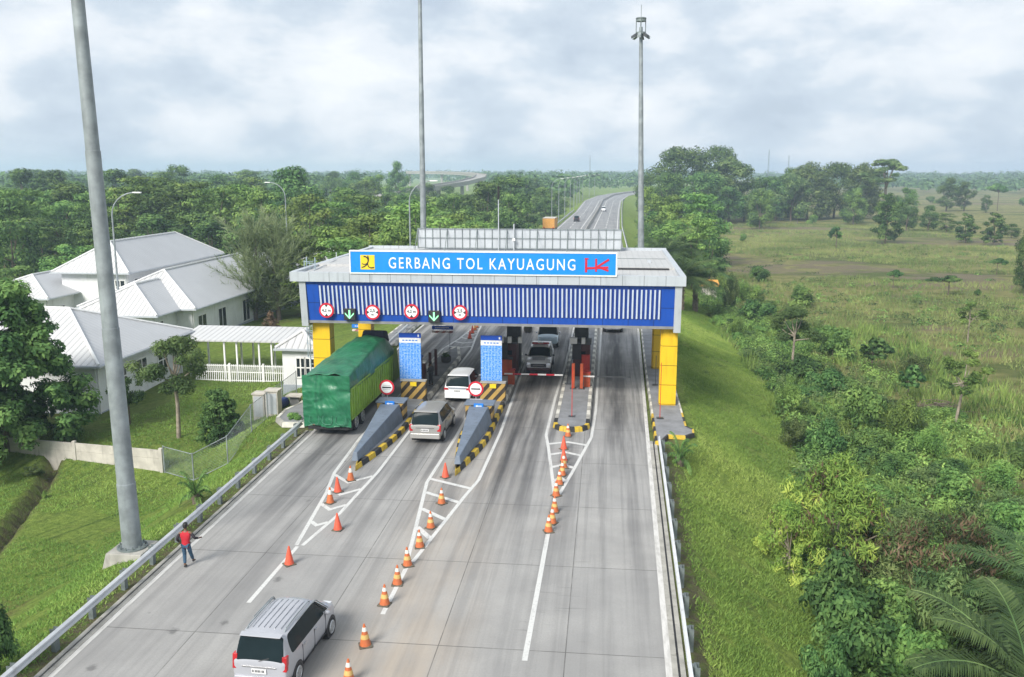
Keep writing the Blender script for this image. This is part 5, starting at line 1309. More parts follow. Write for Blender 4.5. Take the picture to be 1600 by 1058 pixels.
# ------------------------------------------------------------------ masts, lamps, poles
def mast(px_b, py_b, px_t, py_t, label, rb=.365, rt=.15, htot=31., plinth=True, hz=None):
    b = gat(px_b, py_b); top = aty(px_t, py_t, b.y)
    d = (top-b); d = d/d.z
    t = thing('high_mast', label, 'light mast', tuple(b))
    hs = [0, 2.6, 2.61, 8.6, 8.61, 15, 15.01, 22, 22.01, htot]; rs = []
    for i, h_ in enumerate(hs): rs.append(rb+(rt-rb)*h_/htot+(.0 if i % 2 or i == 0 else -.018))
    MB().tube([d*(h_+.3) for h_ in hs], rs, 14).build('shaft', GALV, t, smooth=35)
    if plinth:
        m = MB(); m.hexa([(-1.0, -1.0, -1.2), (1.0, -1.0, -1.2), (1.0, 1.0, -1.2), (-1.0, 1.0, -1.2), (-.7, -.7, .3), (.7, -.7, .3), (.7, .7, .3), (-.7, .7, .3)]); m.build('plinth', CONC, t, bevel=.03)
        f = MB(); f.tube([(0, 0, .303), (0, 0, .36)], rb+.2, 20)
        for k in range(12): a = k*math.pi/6; f.tube([((rb+.12)*math.cos(a), (rb+.12)*math.sin(a), .3), ((rb+.12)*math.cos(a), (rb+.12)*math.sin(a), .46)], .03, 6)
        f.build('base_flange', GALVD, t)
    c = d*(htot+.5)
    hd = MB(); hd.tube([c+Vector((0, 0, -.9)), c+Vector((0, 0, -.7))], .5, 16); hd.tube([c+Vector((.5*math.cos(a), .5*math.sin(a), .65)) for a in np.linspace(0, 6.2832, 17)], .06, 6, caps=False)
    hd.tube([c+Vector((0, 0, .35)), c+Vector((0, 0, .72))], .5, 16)
    for a in np.linspace(0, 6.28, 5)[:4]: hd.tube([c+Vector((.48*math.cos(a), .48*math.sin(a), -.8)), c+Vector((.48*math.cos(a), .48*math.sin(a), .6))], .05, 6)
    hd.tube([c, c+Vector((0, 0, 2.0))], .03, 5); hd.build('head_frame', GALVD, t)
    for k in range(6):
        a = k*math.pi/3+.3; u = Vector((math.cos(a), math.sin(a), 0)); w_ = Vector((-u.y, u.x, 0)); o = c+u*.72+Vector((0, 0, -1.0))
        l = MB(); l.hexa([o-u*.24-w_*.2+Vector((0, 0, -.1)), o+u*.24-w_*.2+Vector((0, 0, -.35)), o+u*.24+w_*.2+Vector((0, 0, -.35)), o-u*.24+w_*.2+Vector((0, 0, -.1)), o-u*.2-w_*.16+Vector((0, 0, .2)), o+u*.26-w_*.16+Vector((0, 0, -.1)), o+u*.26+w_*.16+Vector((0, 0, -.1)), o-u*.2+w_*.16+Vector((0, 0, .2))])
        l.tube([c+u*.5+Vector((0, 0, -.85)), o], .04, 5); l.build('floodlight', DARKG if k % 2 else GALV, t)
    return t
mast(208, 866, 121.5, 0, 'thick grey light mast on a concrete plinth on the grass by the left guardrail')
mast(663.5, 492, 656, 0, 'grey light mast rising behind the left half of the gate roof', .36, .15, 37., False)
mast(1001.5, 478, 1001.5, 36, 'light mast with its lamp head in view behind the right end of the gate', .40, .19, None or (aty(1001.5, 36, at(1001.5, 478).y).z-.6), False)
def lamp(loc, h, dirx, label, group=None, name='street_lamp', first=[None], arm=2.4):
    t = thing(name, label, 'street lamp', loc, 0, group)
    pts = [(0, 0, 0), (0, 0, h-2.2)]
    for a in np.linspace(0, math.pi/2*.95, 7)[1:]: pts.append((dirx*arm*(1-math.cos(a)), 0, h-2.2+2.1*math.sin(a)))
    MB().tube(pts, [.12, .075]+[.06]*6, 8).build('pole', GALV, t, smooth=40)
    e = pts[-1]; MB().box(min(e[0], e[0]+dirx*.8), max(e[0], e[0]+dirx*.8), -.12, .12, e[2]-.06, e[2]+.06).build('lamp_head', WHITE, t, bevel=.03)
    return t
def lamp_at(px_, Y, pyt, dirx, label):
    r_ = aty(px_, pyt, Y); g_ = gz(r_.x, Y); return lamp((r_.x, Y, g_), r_.z-g_, dirx, label)
lamp_at(172, 79, 299, 1, 'slender street lamp standing among the white roofed buildings')
lamp_at(444.5, 128, 284, -1, 'street lamp with its arm to the left above the feathery tree')
lamp_at(639, 92, 281, 1, 'street lamp just left of the mast behind the gate')
L0 = None
FARY = [236, 262, 290, 320, 352, 386, 420, 458, 500, 540]
for i, y in enumerate(FARY):
    loc = (xl(y)-1.5, y, gz(xl(y)-1.5, y))
    if L0 is None: L0 = lamp(loc, 12.8, 1, 'street lamp in the curved row along the far left carriageway', 'street lamps along the far highway')
    else: dup(L0, loc, 0)
def util_pole(px_, py_b, py_t, zg, label):
    b = at(px_, py_b, zg); b.z = gz(b.x, b.y); top = aty(px_-5, py_t, b.y)
    t = thing('utility_pole', label, 'utility pole', tuple(b)); d = top-b
    MB().tube([(0, 0, 0), d], [.2, .12], 10).build('pole', CONC, t, smooth=40)
    c = d-Vector((0, 0, .5)); MB().box(c.x-.9, c.x+.9, c.y-.06, c.y+.06, c.z-.06, c.z+.06).build('crossarm', GALVD, t)
util_pole(52, 437, 343, -2.5, 'concrete utility pole at the left edge before the woods')
for px_, pyt, Y, lb in ((1202, 234, 900, 'thin far radio mast left of the gap in the right woods'), (1233, 243, 950, 'thin far radio mast right of the gap in the right woods'), (922, 243, 1000, 'thin far radio mast above the end of the highway')):
    p_ = aty(px_, pyt, Y); t = thing('radio_mast', lb, 'radio mast', (p_.x, Y, -4)); m = MB(); hh = p_.z+4
    for a in (0, 2.094, 4.189): m.tube([(1.1*math.cos(a), 1.1*math.sin(a), 0), (.25*math.cos(a), .25*math.sin(a), hh)], .12, 4)
    for i in range(int(hh/3)):
        r0, r1 = 1.1-.85*i*3/hh, 1.1-.85*(i+1)*3/hh; a0 = 2.094*(i % 3); m.tube([(r0*math.cos(a0), r0*math.sin(a0), i*3), (r1*math.cos(a0+2.094), r1*math.sin(a0+2.094), i*3+3)], .07, 4)
    m.build('lattice', GALVD, t)

# ------------------------------------------------------------------ buildings
CAPM = mat('roof_cap', (.72, .72, .71), .5, .1, var=.05)
def hip_building(label, x0, x1, y0, y1, zg, ze, zr, axis, ov=.7, name='white_building', wins=(), run=None, plinth=True):
    """x0..y1: eave rectangle. axis: ridge direction"""
    t = thing(name, label, 'building', ((x0+x1)/2, (y0+y1)/2, zg)); ox, oy = (x0+x1)/2, (y0+y1)/2
    A, B = (x1-x0)/2, (y1-y0)/2; e = ze-zg; r_ = zr-zg
    w_ = MB(); w_.box(-A+ov, A-ov, -B+ov, B-ov, -.6, e-.02)
    wl = w_.build('wall', WALLW, t)
    if plinth: MB().box(-A+ov-.04, A-ov+.04, -B+ov-.04, B-ov+.04, -.62, .45).build('plinth', WALLG, t)
    if run is None: run = min(A, B)
    if axis == 'y': rg_ = [(0, -B+run, r_), (0, B-run, r_)]
    else: rg_ = [(-A+run, 0, r_), (A-run, 0, r_)]
    c = [(-A, -B, e), (A, -B, e), (A, B, e), (-A, B, e)]; k = [(q[0], q[1], q[2]-.12) for q in c]
    rf = MB(); P = c+rg_+k
    if axis == 'y': fs = [((0, 1, 4), 0), ((1, 2, 5, 4), 1), ((2, 3, 5), 0), ((3, 0, 4, 5), 1)]
    else: fs = [((0, 1, 5, 4), 0), ((1, 2, 5), 1), ((2, 3, 4, 5), 0), ((3, 0, 4), 1)]
    rf.v = [tuple(q) for q in P]
    for f, m_ in fs: rf.f.append(f); rf.m.append(m_)
    for i in range(4): rf.f.append((6+i, 6+(i+1) % 4, (i+1) % 4, i)); rf.m.append(2)
    rf.f.append((9, 8, 7, 6)); rf.m.append(2)
    ro = rf.build('roof', [RSX, RSY, TRIM], t)
    cp = MB()
    R0, R1 = Vector(rg_[0]), Vector(rg_[1]); up = Vector((0, 0, .06))
    cp.tube([R0+up, R1+up], .1, 6)
    for i, rr in ((0, R0), (1, R0 if axis == 'y' else R1), (2, R1), (3, R1 if axis == 'y' else R0)): cp.tube([Vector(c[i])+up, rr+up], .1, 6)
    cp.build('ridge_cap', CAPM, ro)
    gt = MB()
    for (xa, xb, ya, yb__) in ((-A-.11, -A-.004, -B-.1, B+.1), (A+.004, A+.11, -B-.1, B+.1), (-A, A, -B-.11, -B-.004)): gt.box(xa, xb, ya, yb__, e-.15, e-.03)
    gt.build('gutter', TRIM, ro)
    for dy in (-B+ov+.15, B-ov-.3): MB().tube([(A-ov+.06, dy, 0), (A-ov+.06, dy, e-.2)], .05, 6).build('downpipe', WHITE, t)
    for (side, pos, wd, z0, z1) in wins:      # side: 'x+' or 'y-'
        f = MB(); g = MB()
        def rect(b, a0, a1, zz0, zz1, d0, d1):
            if side == 'x+': X = A-ov; b.box(X+d0, X+d1, a0-oy, a1-oy, zz0, zz1)
            else: Y = -B+ov; b.box(a0-ox, a1-ox, Y-d1, Y-d0, zz0, zz1)
        a0, a1 = pos-wd/2, pos+wd/2; fr = .09
        zm = z0+(z1-z0)*.5
        for q in ((a0-fr, a1+fr, z0-fr, z0), (a0-fr, a1+fr, z1, z1+fr)): rect(f, *q, .003, .07)
        for q in ((a0-fr+.002, a0, z0-.03, z1+.03), (a1, a1+fr-.002, z0-.03, z1+.03)): rect(f, *q, .004, .066)
        rect(f, pos-fr/2, pos+fr/2, z0-.02, z1+.02, .005, .062)
        if z1-z0 < 2: rect(f, a0-.02, a1+.02, zm-.04, zm+.04, .006, .055)
        rect(g, a0, a1, z0, z1, .004, .03)
        fo = f.build('window', WHITE, t); g.build('pane', WIN, fo)
    return t
hip_building('nearest white building with ribbed roof, its hipped end turned to the garden', -49, -32.7, 53.4, 66.8, -1.9, 1.95, 4.6, 'x', run=6.0, wins=[('x+', 57.0, 1.5, 1.55, 2.95), ('x+', 59.9, 1.35, 1.55, 2.95), ('x+', 63, 1.4, 1.55, 2.95), ('y-', -36.5, 1.6, 1.6, 2.5)])
hip_building('small hipped front wing between the nearest building and the long grey roof', -47.4, -39.2, 73.5, 86, -1.9, 1.9, 4.15, 'y', wins=[('x+', 75.2, 1.2, 2.0, 3.0)])
hip_building('long white building behind the covered walkway with tall dark windows', -49.3, -37.7, 77.8, 112, -1.9, 1.9, 4.8, 'y', wins=[('x+', y, 1.7, .6, 2.8) for y in (80.5, 85, 91, 97, 103)])
hip_building('tall rear building with the highest smooth white roof', -58, -49.4, 87.5, 111, -2.2, 4.0, 6.9, 'y', wins=[('x+', y, 1.5, 4.1, 5.3) for y in (90.5, 94.5, 99, 103.5, 108)]+[('y-', -50.8, 1.0, 4.0, 5.3)])
hip_building('low building at far left half hidden by the big tree', -64.6, -55.4, 82.7, 97, -2.2, 1.9, 3.7, 'y', wins=[('x+', y, .9, 1.3, 2.9) for y in (84.3, 85.9)]+[('y-', x, .8, 1.3, 2.9) for x in (-61.5, -59.5, -57.5)])
hip_building('pale roofed building glimpsed behind the feathery tree', -43, -31.5, 116, 128, -2, 1.9, 4.2, 'y', wins=[('x+', 119, 1.5, 1, 2.5), ('x+', 123, 1.5, 1, 2.5)])
hip_building('small white guard hut at the left foot of the gate', -22.7, -19.75, 58.4, 61.6, -.75, 2.35, 3.3, 'x', ov=.35, name='guard_hut', run=1.45, wins=[('y-', -21.05, .55, 1.05, 2.35), ('y-', -20.35, .6, 1.05, 2.35)])
def canopy(label, x0, x1, y0, y1, zf, zb_, zg, posts, name='covered_walkway'):
    t = thing(name, label, 'covered walkway', ((x0+x1)/2, y0, zg)); ox = (x0+x1)/2
    r_ = MB(); r_.hexa([(x0-ox, 0, zf-zg), (x1-ox, 0, zf-zg), (x1-ox, y1-y0, zb_-zg), (x0-ox, y1-y0, zb_-zg), (x0-ox, 0, zf-zg+.1), (x1-ox, 0, zf-zg+.1), (x1-ox, y1-y0, zb_-zg+.1), (x0-ox, y1-y0, zb_-zg+.1)]); r_.build('roof', RSX, t)
    for px_ in posts:
        for yy_ in (.3, y1-y0-.3): MB().box(px_-ox-.06, px_-ox+.06, yy_-.06, yy_+.06, -.5, zf-zg-.02).build('post', WHITE, t)
    return t
canopy('white ribbed walkway roof linking the buildings to the guard hut', -33.0, -23.6, 64.8, 68.6, 1.45, 1.95, -1.8, [-32.2, -29.4, -28.4, -26.6, -25.6, -24.2])
canopy('long thin pale canopy behind the highest roof', -68, -60, 141, 145, 2.4, 2.9, -2.5, [-67, -64, -61]).rotation_euler = (0, 0, R(62))
fence_ = thing('white_fence', 'white picket fence in front of the walkway', 'fence', (-28, 64.3, -1.75))
b = MB(); x = -3.4
while x < 4.6: b.box(x-.03, x+.03, -.02, .02, .15, 1.55); x += .16
b.build('pickets', WHITE, fence_); b = MB()
for z in (.3, .95, 1.45): b.box(-3.45, 4.65, -.03, .03, z-.03, z+.03)
b.build('rails', WHITE, fence_)
for x in (-3.4, -.7, 2, 4.6): MB().box(x-.07, x+.07, -.06, .06, -.4, 1.65).build('post', WHITE, fence_)
tag(MB().box(-33.0, -23.4, 62.9, 69, -2.4, -1.62).build('walkway_slab', CONCW), kind='structure')
tag(MB().box(-32.8, -32.0, 52.3, 62.8, -2.4, -1.68).build('garden_path', CONCW), kind='structure')
tag(MB().box(-31.95, -31.5, 52.3, 62.8, -2.4, -1.78).build('garden_drain', CONCD), kind='structure')
# electrical cabinets
for px_, py_, w_, h_, lb in ((408, 652, .72, 1.5, 'left pale grey electric cabinet by the wire fence'), (428, 648, .78, 1.5, 'right pale grey electric cabinet beside the blue tank')):
    p = gat(px_, py_); t = thing('electric_cabinet', lb, 'cabinet', tuple(p), 0, 'electric cabinets')
    MB().box(-w_/2, w_/2, -.3, .4, -.2, h_).build('case', CONCW, t, bevel=.02); MB().box(-w_/2-.05, w_/2+.05, -.36, .46, h_+.003, h_+.09).build('cap', CONCW, t); MB().box(-w_/2+.07, w_/2-.07, -.315, -.303, .12, h_-.1).build('door', TRIM, t)
p = gat(437, 640); t = thing('blue_tank', 'small dark blue tank lying by the cabinets', 'tank', tuple(p)); MB().tube([(-.1, -.6, .32), (-.1, -.55, .32), (.1, .75, .32), (.1, .8, .32)], [.26, .32, .32, .26], 14).build('shell', mat('tank_blue', (.01, .035, .16), .5), t, smooth=40); MB().box(-.3, .3, -.3, .5, -.1, .08).build('cradle', CONCD, t)
p = gat(462, 632); t = thing('stone_bench', 'low pale slab table behind the truck tail by the fence', 'table', tuple(p)); MB().box(-.5, .5, -.4, .4, .55, .65).build('top', CONCW, t, bevel=.02); MB().box(-.3, .3, -.2, .2, -.1, .547).build('foot', CONCD, t)
# concrete panel wall
cw = thing('concrete_fence', 'low weathered concrete panel fence across the grass at left', 'fence', (0, 0, 0))
wp = [(-58, 48.5), (-46, 48.2), (-40, 47.8), (-35.6, 47.4), (-33.1, 47.1), (-30.6, 46.8), (-27.8, 46.4), (-24.9, 46.0)]
for i, (x, y) in enumerate(wp):
    z = gz(x, y); MB().box(x-.1, x+.1, y-.1, y+.1, -3.2, -1.0).build('post', CONCW, cw, bevel=.015)
    if i < len(wp)-1:
        x2, y2_ = wp[i+1]; d = Vector((x2-x, y2_-y)).normalized(); nn = Vector((-d.y, d.x))*.04; a = Vector((x, y))+d*.102; c = Vector((x2, y2_))-d*.102
        for z0, z1 in ((-3.2, -1.62), (-1.61, -1.12)): MB().hexa([(*(a-nn), z0), (*(c-nn), z0), (*(c+nn), z0), (*(a+nn), z0), (*(a-nn), z1), (*(c-nn), z1), (*(c+nn), z1), (*(a+nn), z1)]).build('panel', CONCW, cw)
# wire mesh fence
wf = thing('wire_fence', 'grey wire mesh fence round the garden corner by the guardrail', 'fence', (0, 0, 0))
fp = [(-24.7, 45.9), (-22.3, 44.5), (-20.1, 44.1), (-19.9, 47.0), (-20.1, 50.0), (-20.3, 53.0), (-20.5, 56.2)]
wm = MB()
for i, (x, y) in enumerate(fp):
    z = gz(x, y); MB().tube([(x, y, z-.4), (x, y, z+1.62)], .035, 8).build('post', GALV, wf)
    if i < len(fp)-1:
        x2, y2_ = fp[i+1]; z2 = gz(x2, y2_); L = math.hypot(x2-x, y2_-y); h_ = 1.5
        P = lambda s_, q: (x+(x2-x)*s_/L, y+(y2_-y)*s_/L, z+(z2-z)*s_/L+.06+q)
        s_ = -h_
        while s_ < L:
            for dr in (1, -1):
                a0, a1 = s_, s_+h_; q0, q1 = (0, h_) if dr > 0 else (h_, 0)
                if a0 < 0: q0 += (q1-q0)*(-a0/h_); a0 = 0
                if a1 > L: q1 = q0+(q1-q0)*((L-a0)/(a1-a0)); a1 = L
                if a1-a0 > .02: wm.tube([P(a0, q0), P(a1, q1)], .0045, 3, caps=False)
            s_ += .16
        for q in (0, h_): wm.tube([P(0, q), P(L, q)], .022, 4)
wm.build('mesh', GALV, wf)
# far elevated highway seen over the woods
dk = [(640, 269, 900), (690, 269.5, 860), (730, 271, 800), (752, 274, 720), (748, 278.5, 640), (722, 285, 560), (685, 291, 490), (640, 297.5, 430), (590, 306, 380)]
pts = [aty(x, y, Y) for x, y, Y in dk]
m = MB(); wd = 4.2
LL, RR_ = [], []
for i, p in enumerate(pts):
    d = (pts[min(i+1, len(pts)-1)]-pts[max(i-1, 0)]); d.z = 0; d.normalize(); nn = Vector((-d.y, d.x, 0)); LL.append(p+nn*wd); RR_.append(p-nn*wd)
dz = Vector((0, 0, 1)); dd = MB()
for i in range(len(pts)-1):
    m.hexa([LL[i]-dz*1.6, RR_[i]-dz*1.6, RR_[i+1]-dz*1.6, LL[i+1]-dz*1.6, LL[i], RR_[i], RR_[i+1], LL[i+1]])
    for S in (LL, RR_):
        o = Vector((.15, .15, 0)); dd.hexa([S[i]-o+dz*.003, S[i]+o+dz*.003, S[i+1]+o+dz*.003, S[i+1]-o+dz*.003, S[i]-o+dz*1.0, S[i]+o+dz*1.0, S[i+1]+o+dz*1.0, S[i+1]-o+dz*1.0])
fy = thing('flyover', 'pale concrete flyover curving over the far woods', 'flyover'); m.build('deck', CONC, fy); dd.build('parapet', CONC, fy)
for p in pts[:-1]: MB().box(p.x-1, p.x+1, p.y-1, p.y+1, -6, p.z-1.602).build('pier', CONC, fy)
q = [at(-60, 362, 0), at(28, 351, 0)]
tag(strip_mesh('side_road', [(q[0].x, q[0].y+6), (q[1].x, q[1].y+8)], [(q[0].x, q[0].y), (q[1].x+2, q[1].y)], .3, CONCW), kind='structure')
# ------------------------------------------------------------------ vegetation
def leaf_cloud(rg, P, Nn, L, asp=.5, droop=0.):
    """diamond leaves at P with normals Nn"""
    n_ = len(P); Nn = Nn/np.linalg.norm(Nn, axis=1, keepdims=True)
    a = rg.normal(size=(n_, 3)); a -= (a*Nn).sum(1, keepdims=True)*Nn; a /= np.linalg.norm(a, axis=1, keepdims=True)+1e-9
    if droop: a[:, 2] -= droop; a /= np.linalg.norm(a, axis=1, keepdims=True)
    b = np.cross(Nn, a); Ls = (L*rg.uniform(.65, 1.35, n_))[:, None]
    V = np.stack([P-a*Ls*.5, P-b*Ls*asp*.5, P+a*Ls*.5, P+b*Ls*asp*.5], 1).reshape(-1, 3)
    return V, np.arange(4*n_).reshape(-1, 4)
def clump_leaves(rg, C, RC, n_, flat=1., up=.5, hollow=.4):
    """points on clumps: C (k,3) RC (k,)"""
    k = rg.choice(len(C), n_, p=(RC**2/np.sum(RC**2)))
    d = rg.normal(size=(n_, 3)); d[:, 2] += .25; d /= np.linalg.norm(d, axis=1, keepdims=True)
    rr = (RC[k]*rg.uniform(0, 1, n_)**hollow)[:, None]
    o = d*rr; o[:, 2] *= flat
    nn = d*1.0+rg.normal(size=(n_, 3))*.32; nn[:, 2] += up*.8
    return C[k]+o, nn
def crown_clumps(rg, kind, Hh, Rr):
    C, RC = [], []
    if kind == 'round':
        for i in range(42):
            a = rg.uniform(0, 6.283); t = rg.uniform(-1., 1); s = math.sqrt(max(.05, 1-t*t)) if t > 0 else 1-.25*abs(t)
            q = rg.uniform(.5, .82); C.append((Rr*s*q*math.cos(a), Rr*s*q*math.sin(a), Hh*.54+Hh*.39*t)); RC.append(Rr*rg.uniform(.22, .40))
    elif kind == 'layered':
        for lv in np.linspace(.18, .95, 8):
            rl = Rr*(1.05-abs(lv-.5)*1.1)
            for i in range(int(3+rl/Rr*6)):
                a = rg.uniform(0, 6.283); q = rl*rg.uniform(.3, .95); C.append((q*math.cos(a), q*math.sin(a), Hh*(lv+rg.uniform(-.045, .045)))); RC.append(Rr*rg.uniform(.2, .36))
    elif kind == 'tall':
        for i in range(34):
            a = rg.uniform(0, 6.283); t = rg.uniform(-.98, 1); s = math.sqrt(max(.15, 1-t*t)); q = rg.uniform(.4, .85)
            C.append((Rr*s*q*math.cos(a), Rr*s*q*math.sin(a), Hh*.53+Hh*.41*t)); RC.append(Rr*rg.uniform(.24, .42))
    elif kind == 'dense':
        for i in range(280):
            a = rg.uniform(0, 6.283); t = rg.uniform(0, 1); q = Rr*rg.uniform(.15, 1)**.6*(1-.6*max(0, t-.35)/.65); C.append((q*math.cos(a), q*math.sin(a), Hh*(.06+.9*t))); RC.append(Rr*rg.uniform(.12, .24))
    elif kind == 'full':
        for i in range(52):
            a = rg.uniform(0, 6.283); t = rg.uniform(0, 1); q = Rr*rg.uniform(.1, .95)*(1-.55*max(0, t-.4)); C.append((q*math.cos(a), q*math.sin(a), Hh*(.08+.85*t*(1-.25*q/Rr)))); RC.append(Rr*rg.uniform(.14, .26))
    elif kind == 'flat':
        for i in range(13):
            a = rg.uniform(0, 6.283); q = Rr*rg.uniform(.1, .95); C.append((q*math.cos(a), q*math.sin(a), Hh*(.86-.16*(q/Rr)+rg.uniform(-.08, .06)))); RC.append(Rr*rg.uniform(.18, .3))
    elif kind == 'sparse':
        for i in range(20):
            a = rg.uniform(0, 6.283); t = rg.uniform(-.5, 1); s = math.sqrt(max(.1, 1-t*t)); q = rg.uniform(.35, .95)
            C.append((Rr*s*q*math.cos(a), Rr*s*q*math.sin(a), Hh*.66+Hh*.29*t)); RC.append(Rr*rg.uniform(.16, .3))
    elif kind == 'bush':
        for i in range(20):
            a = rg.uniform(0, 6.283); q = Rr*rg.uniform(.0, .75); C.append((q*math.cos(a), q*math.sin(a), Hh*rg.uniform(.2, .8)*(1-.35*q/Rr))); RC.append(min(Rr, Hh)*rg.uniform(.2, .36))
    elif kind == 'cone':
        for i in range(40):
            t = rg.uniform(0, 1)**1.3; a = rg.uniform(0, 6.283); q = Rr*(1-t)*rg.uniform(.3, .8); C.append((q*math.cos(a), q*math.sin(a), Hh*(.1+.85*t))); RC.append(Rr*(.34-.2*t))
    return np.array(C), np.array(RC)
def tree_proto(name, cat, label, kind, Hh, Rr, nl, L, leaf, bark=None, seed=1, asp=.5, flat=.8, trunk_r=.0, up=.5, single=False, extra=None, droop=0., hollow=.4, limbs=9, lean=0):
    rg = np.random.default_rng(seed); C, RC = crown_clumps(rg, kind, Hh, Rr)
    if lean: C[:, 0] += lean*C[:, 2]
    P, Nn = clump_leaves(rg, C, RC, nl, flat, up, hollow)
    P[:, 2] = np.maximum(P[:, 2], .05)
    V, Fq = leaf_cloud(rg, P, Nn, L, asp, droop)
    tr = MB(); tr_r = trunk_r or Hh*.018
    zt = C[:, 2].min()+(C[:, 2].max()-C[:, 2].min())*.25
    top = Vector((lean*zt*1.0, 0, zt)); tr.tube([(0, 0, -.3), (top.x*.5+.06*Hh*.2, .02*Hh*.2, zt*.5), top], [tr_r*1.25, tr_r, tr_r*.8], 8)
    for i in rg.choice(len(C), min(limbs, len(C)), replace=False):
        c = Vector(C[i]); mid_ = top.lerp(c, .5)+Vector((0, 0, -.05*Hh)); tr.tube([top-Vector((0, 0, zt*.25*rg.uniform(0, 1))), mid_, c], [tr_r*.6, tr_r*.38, tr_r*.15], 5, caps=False)
    bark = bark or BARK
    if single:
        n0 = len(V); tv = np.array(tr.v); tq = [f for f in tr.f if len(f) == 4]
        V = np.vstack([V, tv]); Fq2 = np.vstack([Fq, np.array(tq)+n0])
        o = nmesh(name, V, Fq2, [LEAF[leaf], bark], np.r_[np.zeros(len(Fq), int), np.ones(len(tq), int)])
        tag(o, label, cat); return o, Hh, Rr
    t = thing(name, label, cat)
    tr.build('trunk', bark, t, smooth=50); nmesh('crown', V, Fq, LEAF[leaf], parent=t)
    if extra:
        nm, lf, n2, L2, asp2, dr2, frac = extra
        sel = rg.choice(len(C), max(2, int(len(C)*frac)), replace=False)
        P, Nn = clump_leaves(rg, C[sel], RC[sel]*1.05, n2, flat, up, .25); V, Fq = leaf_cloud(rg, P, Nn, L2, asp2, dr2); nmesh(nm, V, Fq, LEAF[lf], parent=t)
    return t, Hh, Rr
def palm_proto(name, label, trunk_h, nf, fl, leaf='palm', seed=3, lw=.07, lpairs=38, droop=.9):
    rg = np.random.default_rng(seed); t = thing(name, label, 'palm')
    tr = MB(); tr.tube([(0, 0, -.3), (.05, 0, trunk_h*.5), (0, .05, trunk_h)], [.34, .28, .3], 10)
    for i in range(int(trunk_h*14)):
        a = i*2.4; z = trunk_h*i/max(1, trunk_h*14); tr.tube([(.25*math.cos(a), .25*math.sin(a), z), (.42*math.cos(a), .42*math.sin(a), z+.22)], [.07, .02], 4)
    tr.build('trunk', BARK, t)
    V = []; rac = MB()
    for k in range(nf):
        az_ = k*2.39996+rg.uniform(-.2, .2); e0 = 1.25-1.25*(k/nf)+rg.uniform(-.1, .1); L = fl*rg.uniform(.8, 1.08)
        u = np.array([math.cos(az_), math.sin(az_), 0]); pts = []; p = np.array([0, 0, trunk_h]); ang = e0; S = 14
        for s_ in range(S+1):
            pts.append(p.copy()); ang -= droop*1.5/S*(.4+s_/S); p = p+(u*math.cos(ang)+np.array([0, 0, math.sin(ang)]))*L/S
        pts = np.array(pts); rac.tube([tuple(q) for q in pts], [.045*(1-.8*i/S)+.008 for i in range(S+1)], 4, caps=False)
        side = np.array([-u[1], u[0], 0])
        for j in range(lpairs):
            f = .12+.88*j/lpairs; q = f*S; i = min(S-1, int(q)); c = pts[i]*(1-q+i)+pts[i+1]*(q-i); tg = pts[i+1]-pts[i]; tg = tg/np.linalg.norm(tg)
            ll = fl*.22*math.sin(math.pi*min(1, .15+f*.83))**.6*rg.uniform(.85, 1.1)
            for sg in (-1, 1):
                d = side*sg*.85+tg*.55+np.array([0, 0, rg.uniform(.0, .28)]); d /= np.linalg.norm(d)
                w_ = tg*lw*.5; m_ = c+d*ll*.55; e_ = c+d*ll+np.array([0, 0, -ll*.42])
                V += [c-w_*.6, c+w_*.6, m_+w_, m_-w_]; V += [m_-w_, m_+w_, e_+w_*.1, e_-w_*.1]
    rac.build('frond_stem', LEAF['olive'], t); V = np.array(V); nmesh('fronds', V, np.arange(len(V)).reshape(-1, 4), LEAF[leaf], parent=t)
    return t, trunk_h+fl*.75, fl*.8
FIRST = set()
def put(proto, loc, h=None, wd=None, label=None, group=None, rz=None, cat=None, sc3=None):
    o, Hh, Rr = proto
    s = (h/Hh) if h else 1.; sx = (wd/2/Rr) if wd else s
    S = sc3 or (sx, sx, s); rz = rnd.uniform(0, 6.28) if rz is None else rz
    if o.name not in FIRST:
        FIRST.add(o.name); o.location = loc; o.rotation_euler = (0, 0, rz); o.scale = S
        if label: o['label'] = label
        if group: o['group'] = group
        q = o
    else: q = dup(o, loc, rz, label, group, scale=S)
    if cat: q['category'] = cat
    return q
def putpx(proto, px_, pyb, pyt, wpx=None, label=None, group=None, rz=None, cat=None, sink=.1):
    b = gat(px_, pyb); top = aty(px_, pyt, b.y); h = top.z-b.z
    return put(proto, (b.x, b.y, b.z-sink), h+sink, wpx/pxm(b.y, b.x) if wpx else None, label, group, rz, cat)
T = {}
T['neartree'] = tree_proto('shade_tree', 'tree', 'big dense shade tree with layered boughs at the left edge by the concrete fence', 'dense', 10, 5, 60000, .30, 'deep', seed=11, flat=.5, up=.9, asp=.55, hollow=.3)
T['yard'] = tree_proto('slim_tree', 'tree', 'slim garden tree with open grey green crown on the lawn', 'sparse', 6, 2.4, 8200, .2, 'grey', BARKP, seed=12, asp=.35, trunk_r=.1, up=.4)
T['shrub'] = tree_proto('round_shrub', 'shrub', 'dark round shrub on the lawn before the wire fence', 'dense', 3, 1.15, 11000, .16, 'deep', seed=13, up=.5, hollow=.25)
T['mango'] = tree_proto('mango_tree', 'tree', 'small dark long-leaved tree against the wall behind the mast', 'sparse', 3.4, 1.3, 1500, .34, 'deep', seed=14, asp=.25, droop=.8)
T['cone'] = tree_proto('cone_bush', 'shrub', 'yellow brown cone-shaped bush under the feathery tree', 'cone', 3, 1.5, 2600, .2, 'brown', seed=15)
T['round'] = tree_proto('broadleaf_tree', 'tree', 'broad tree', 'round', 14, 6, 6600, .6, 'mid', seed=21, flat=.75)
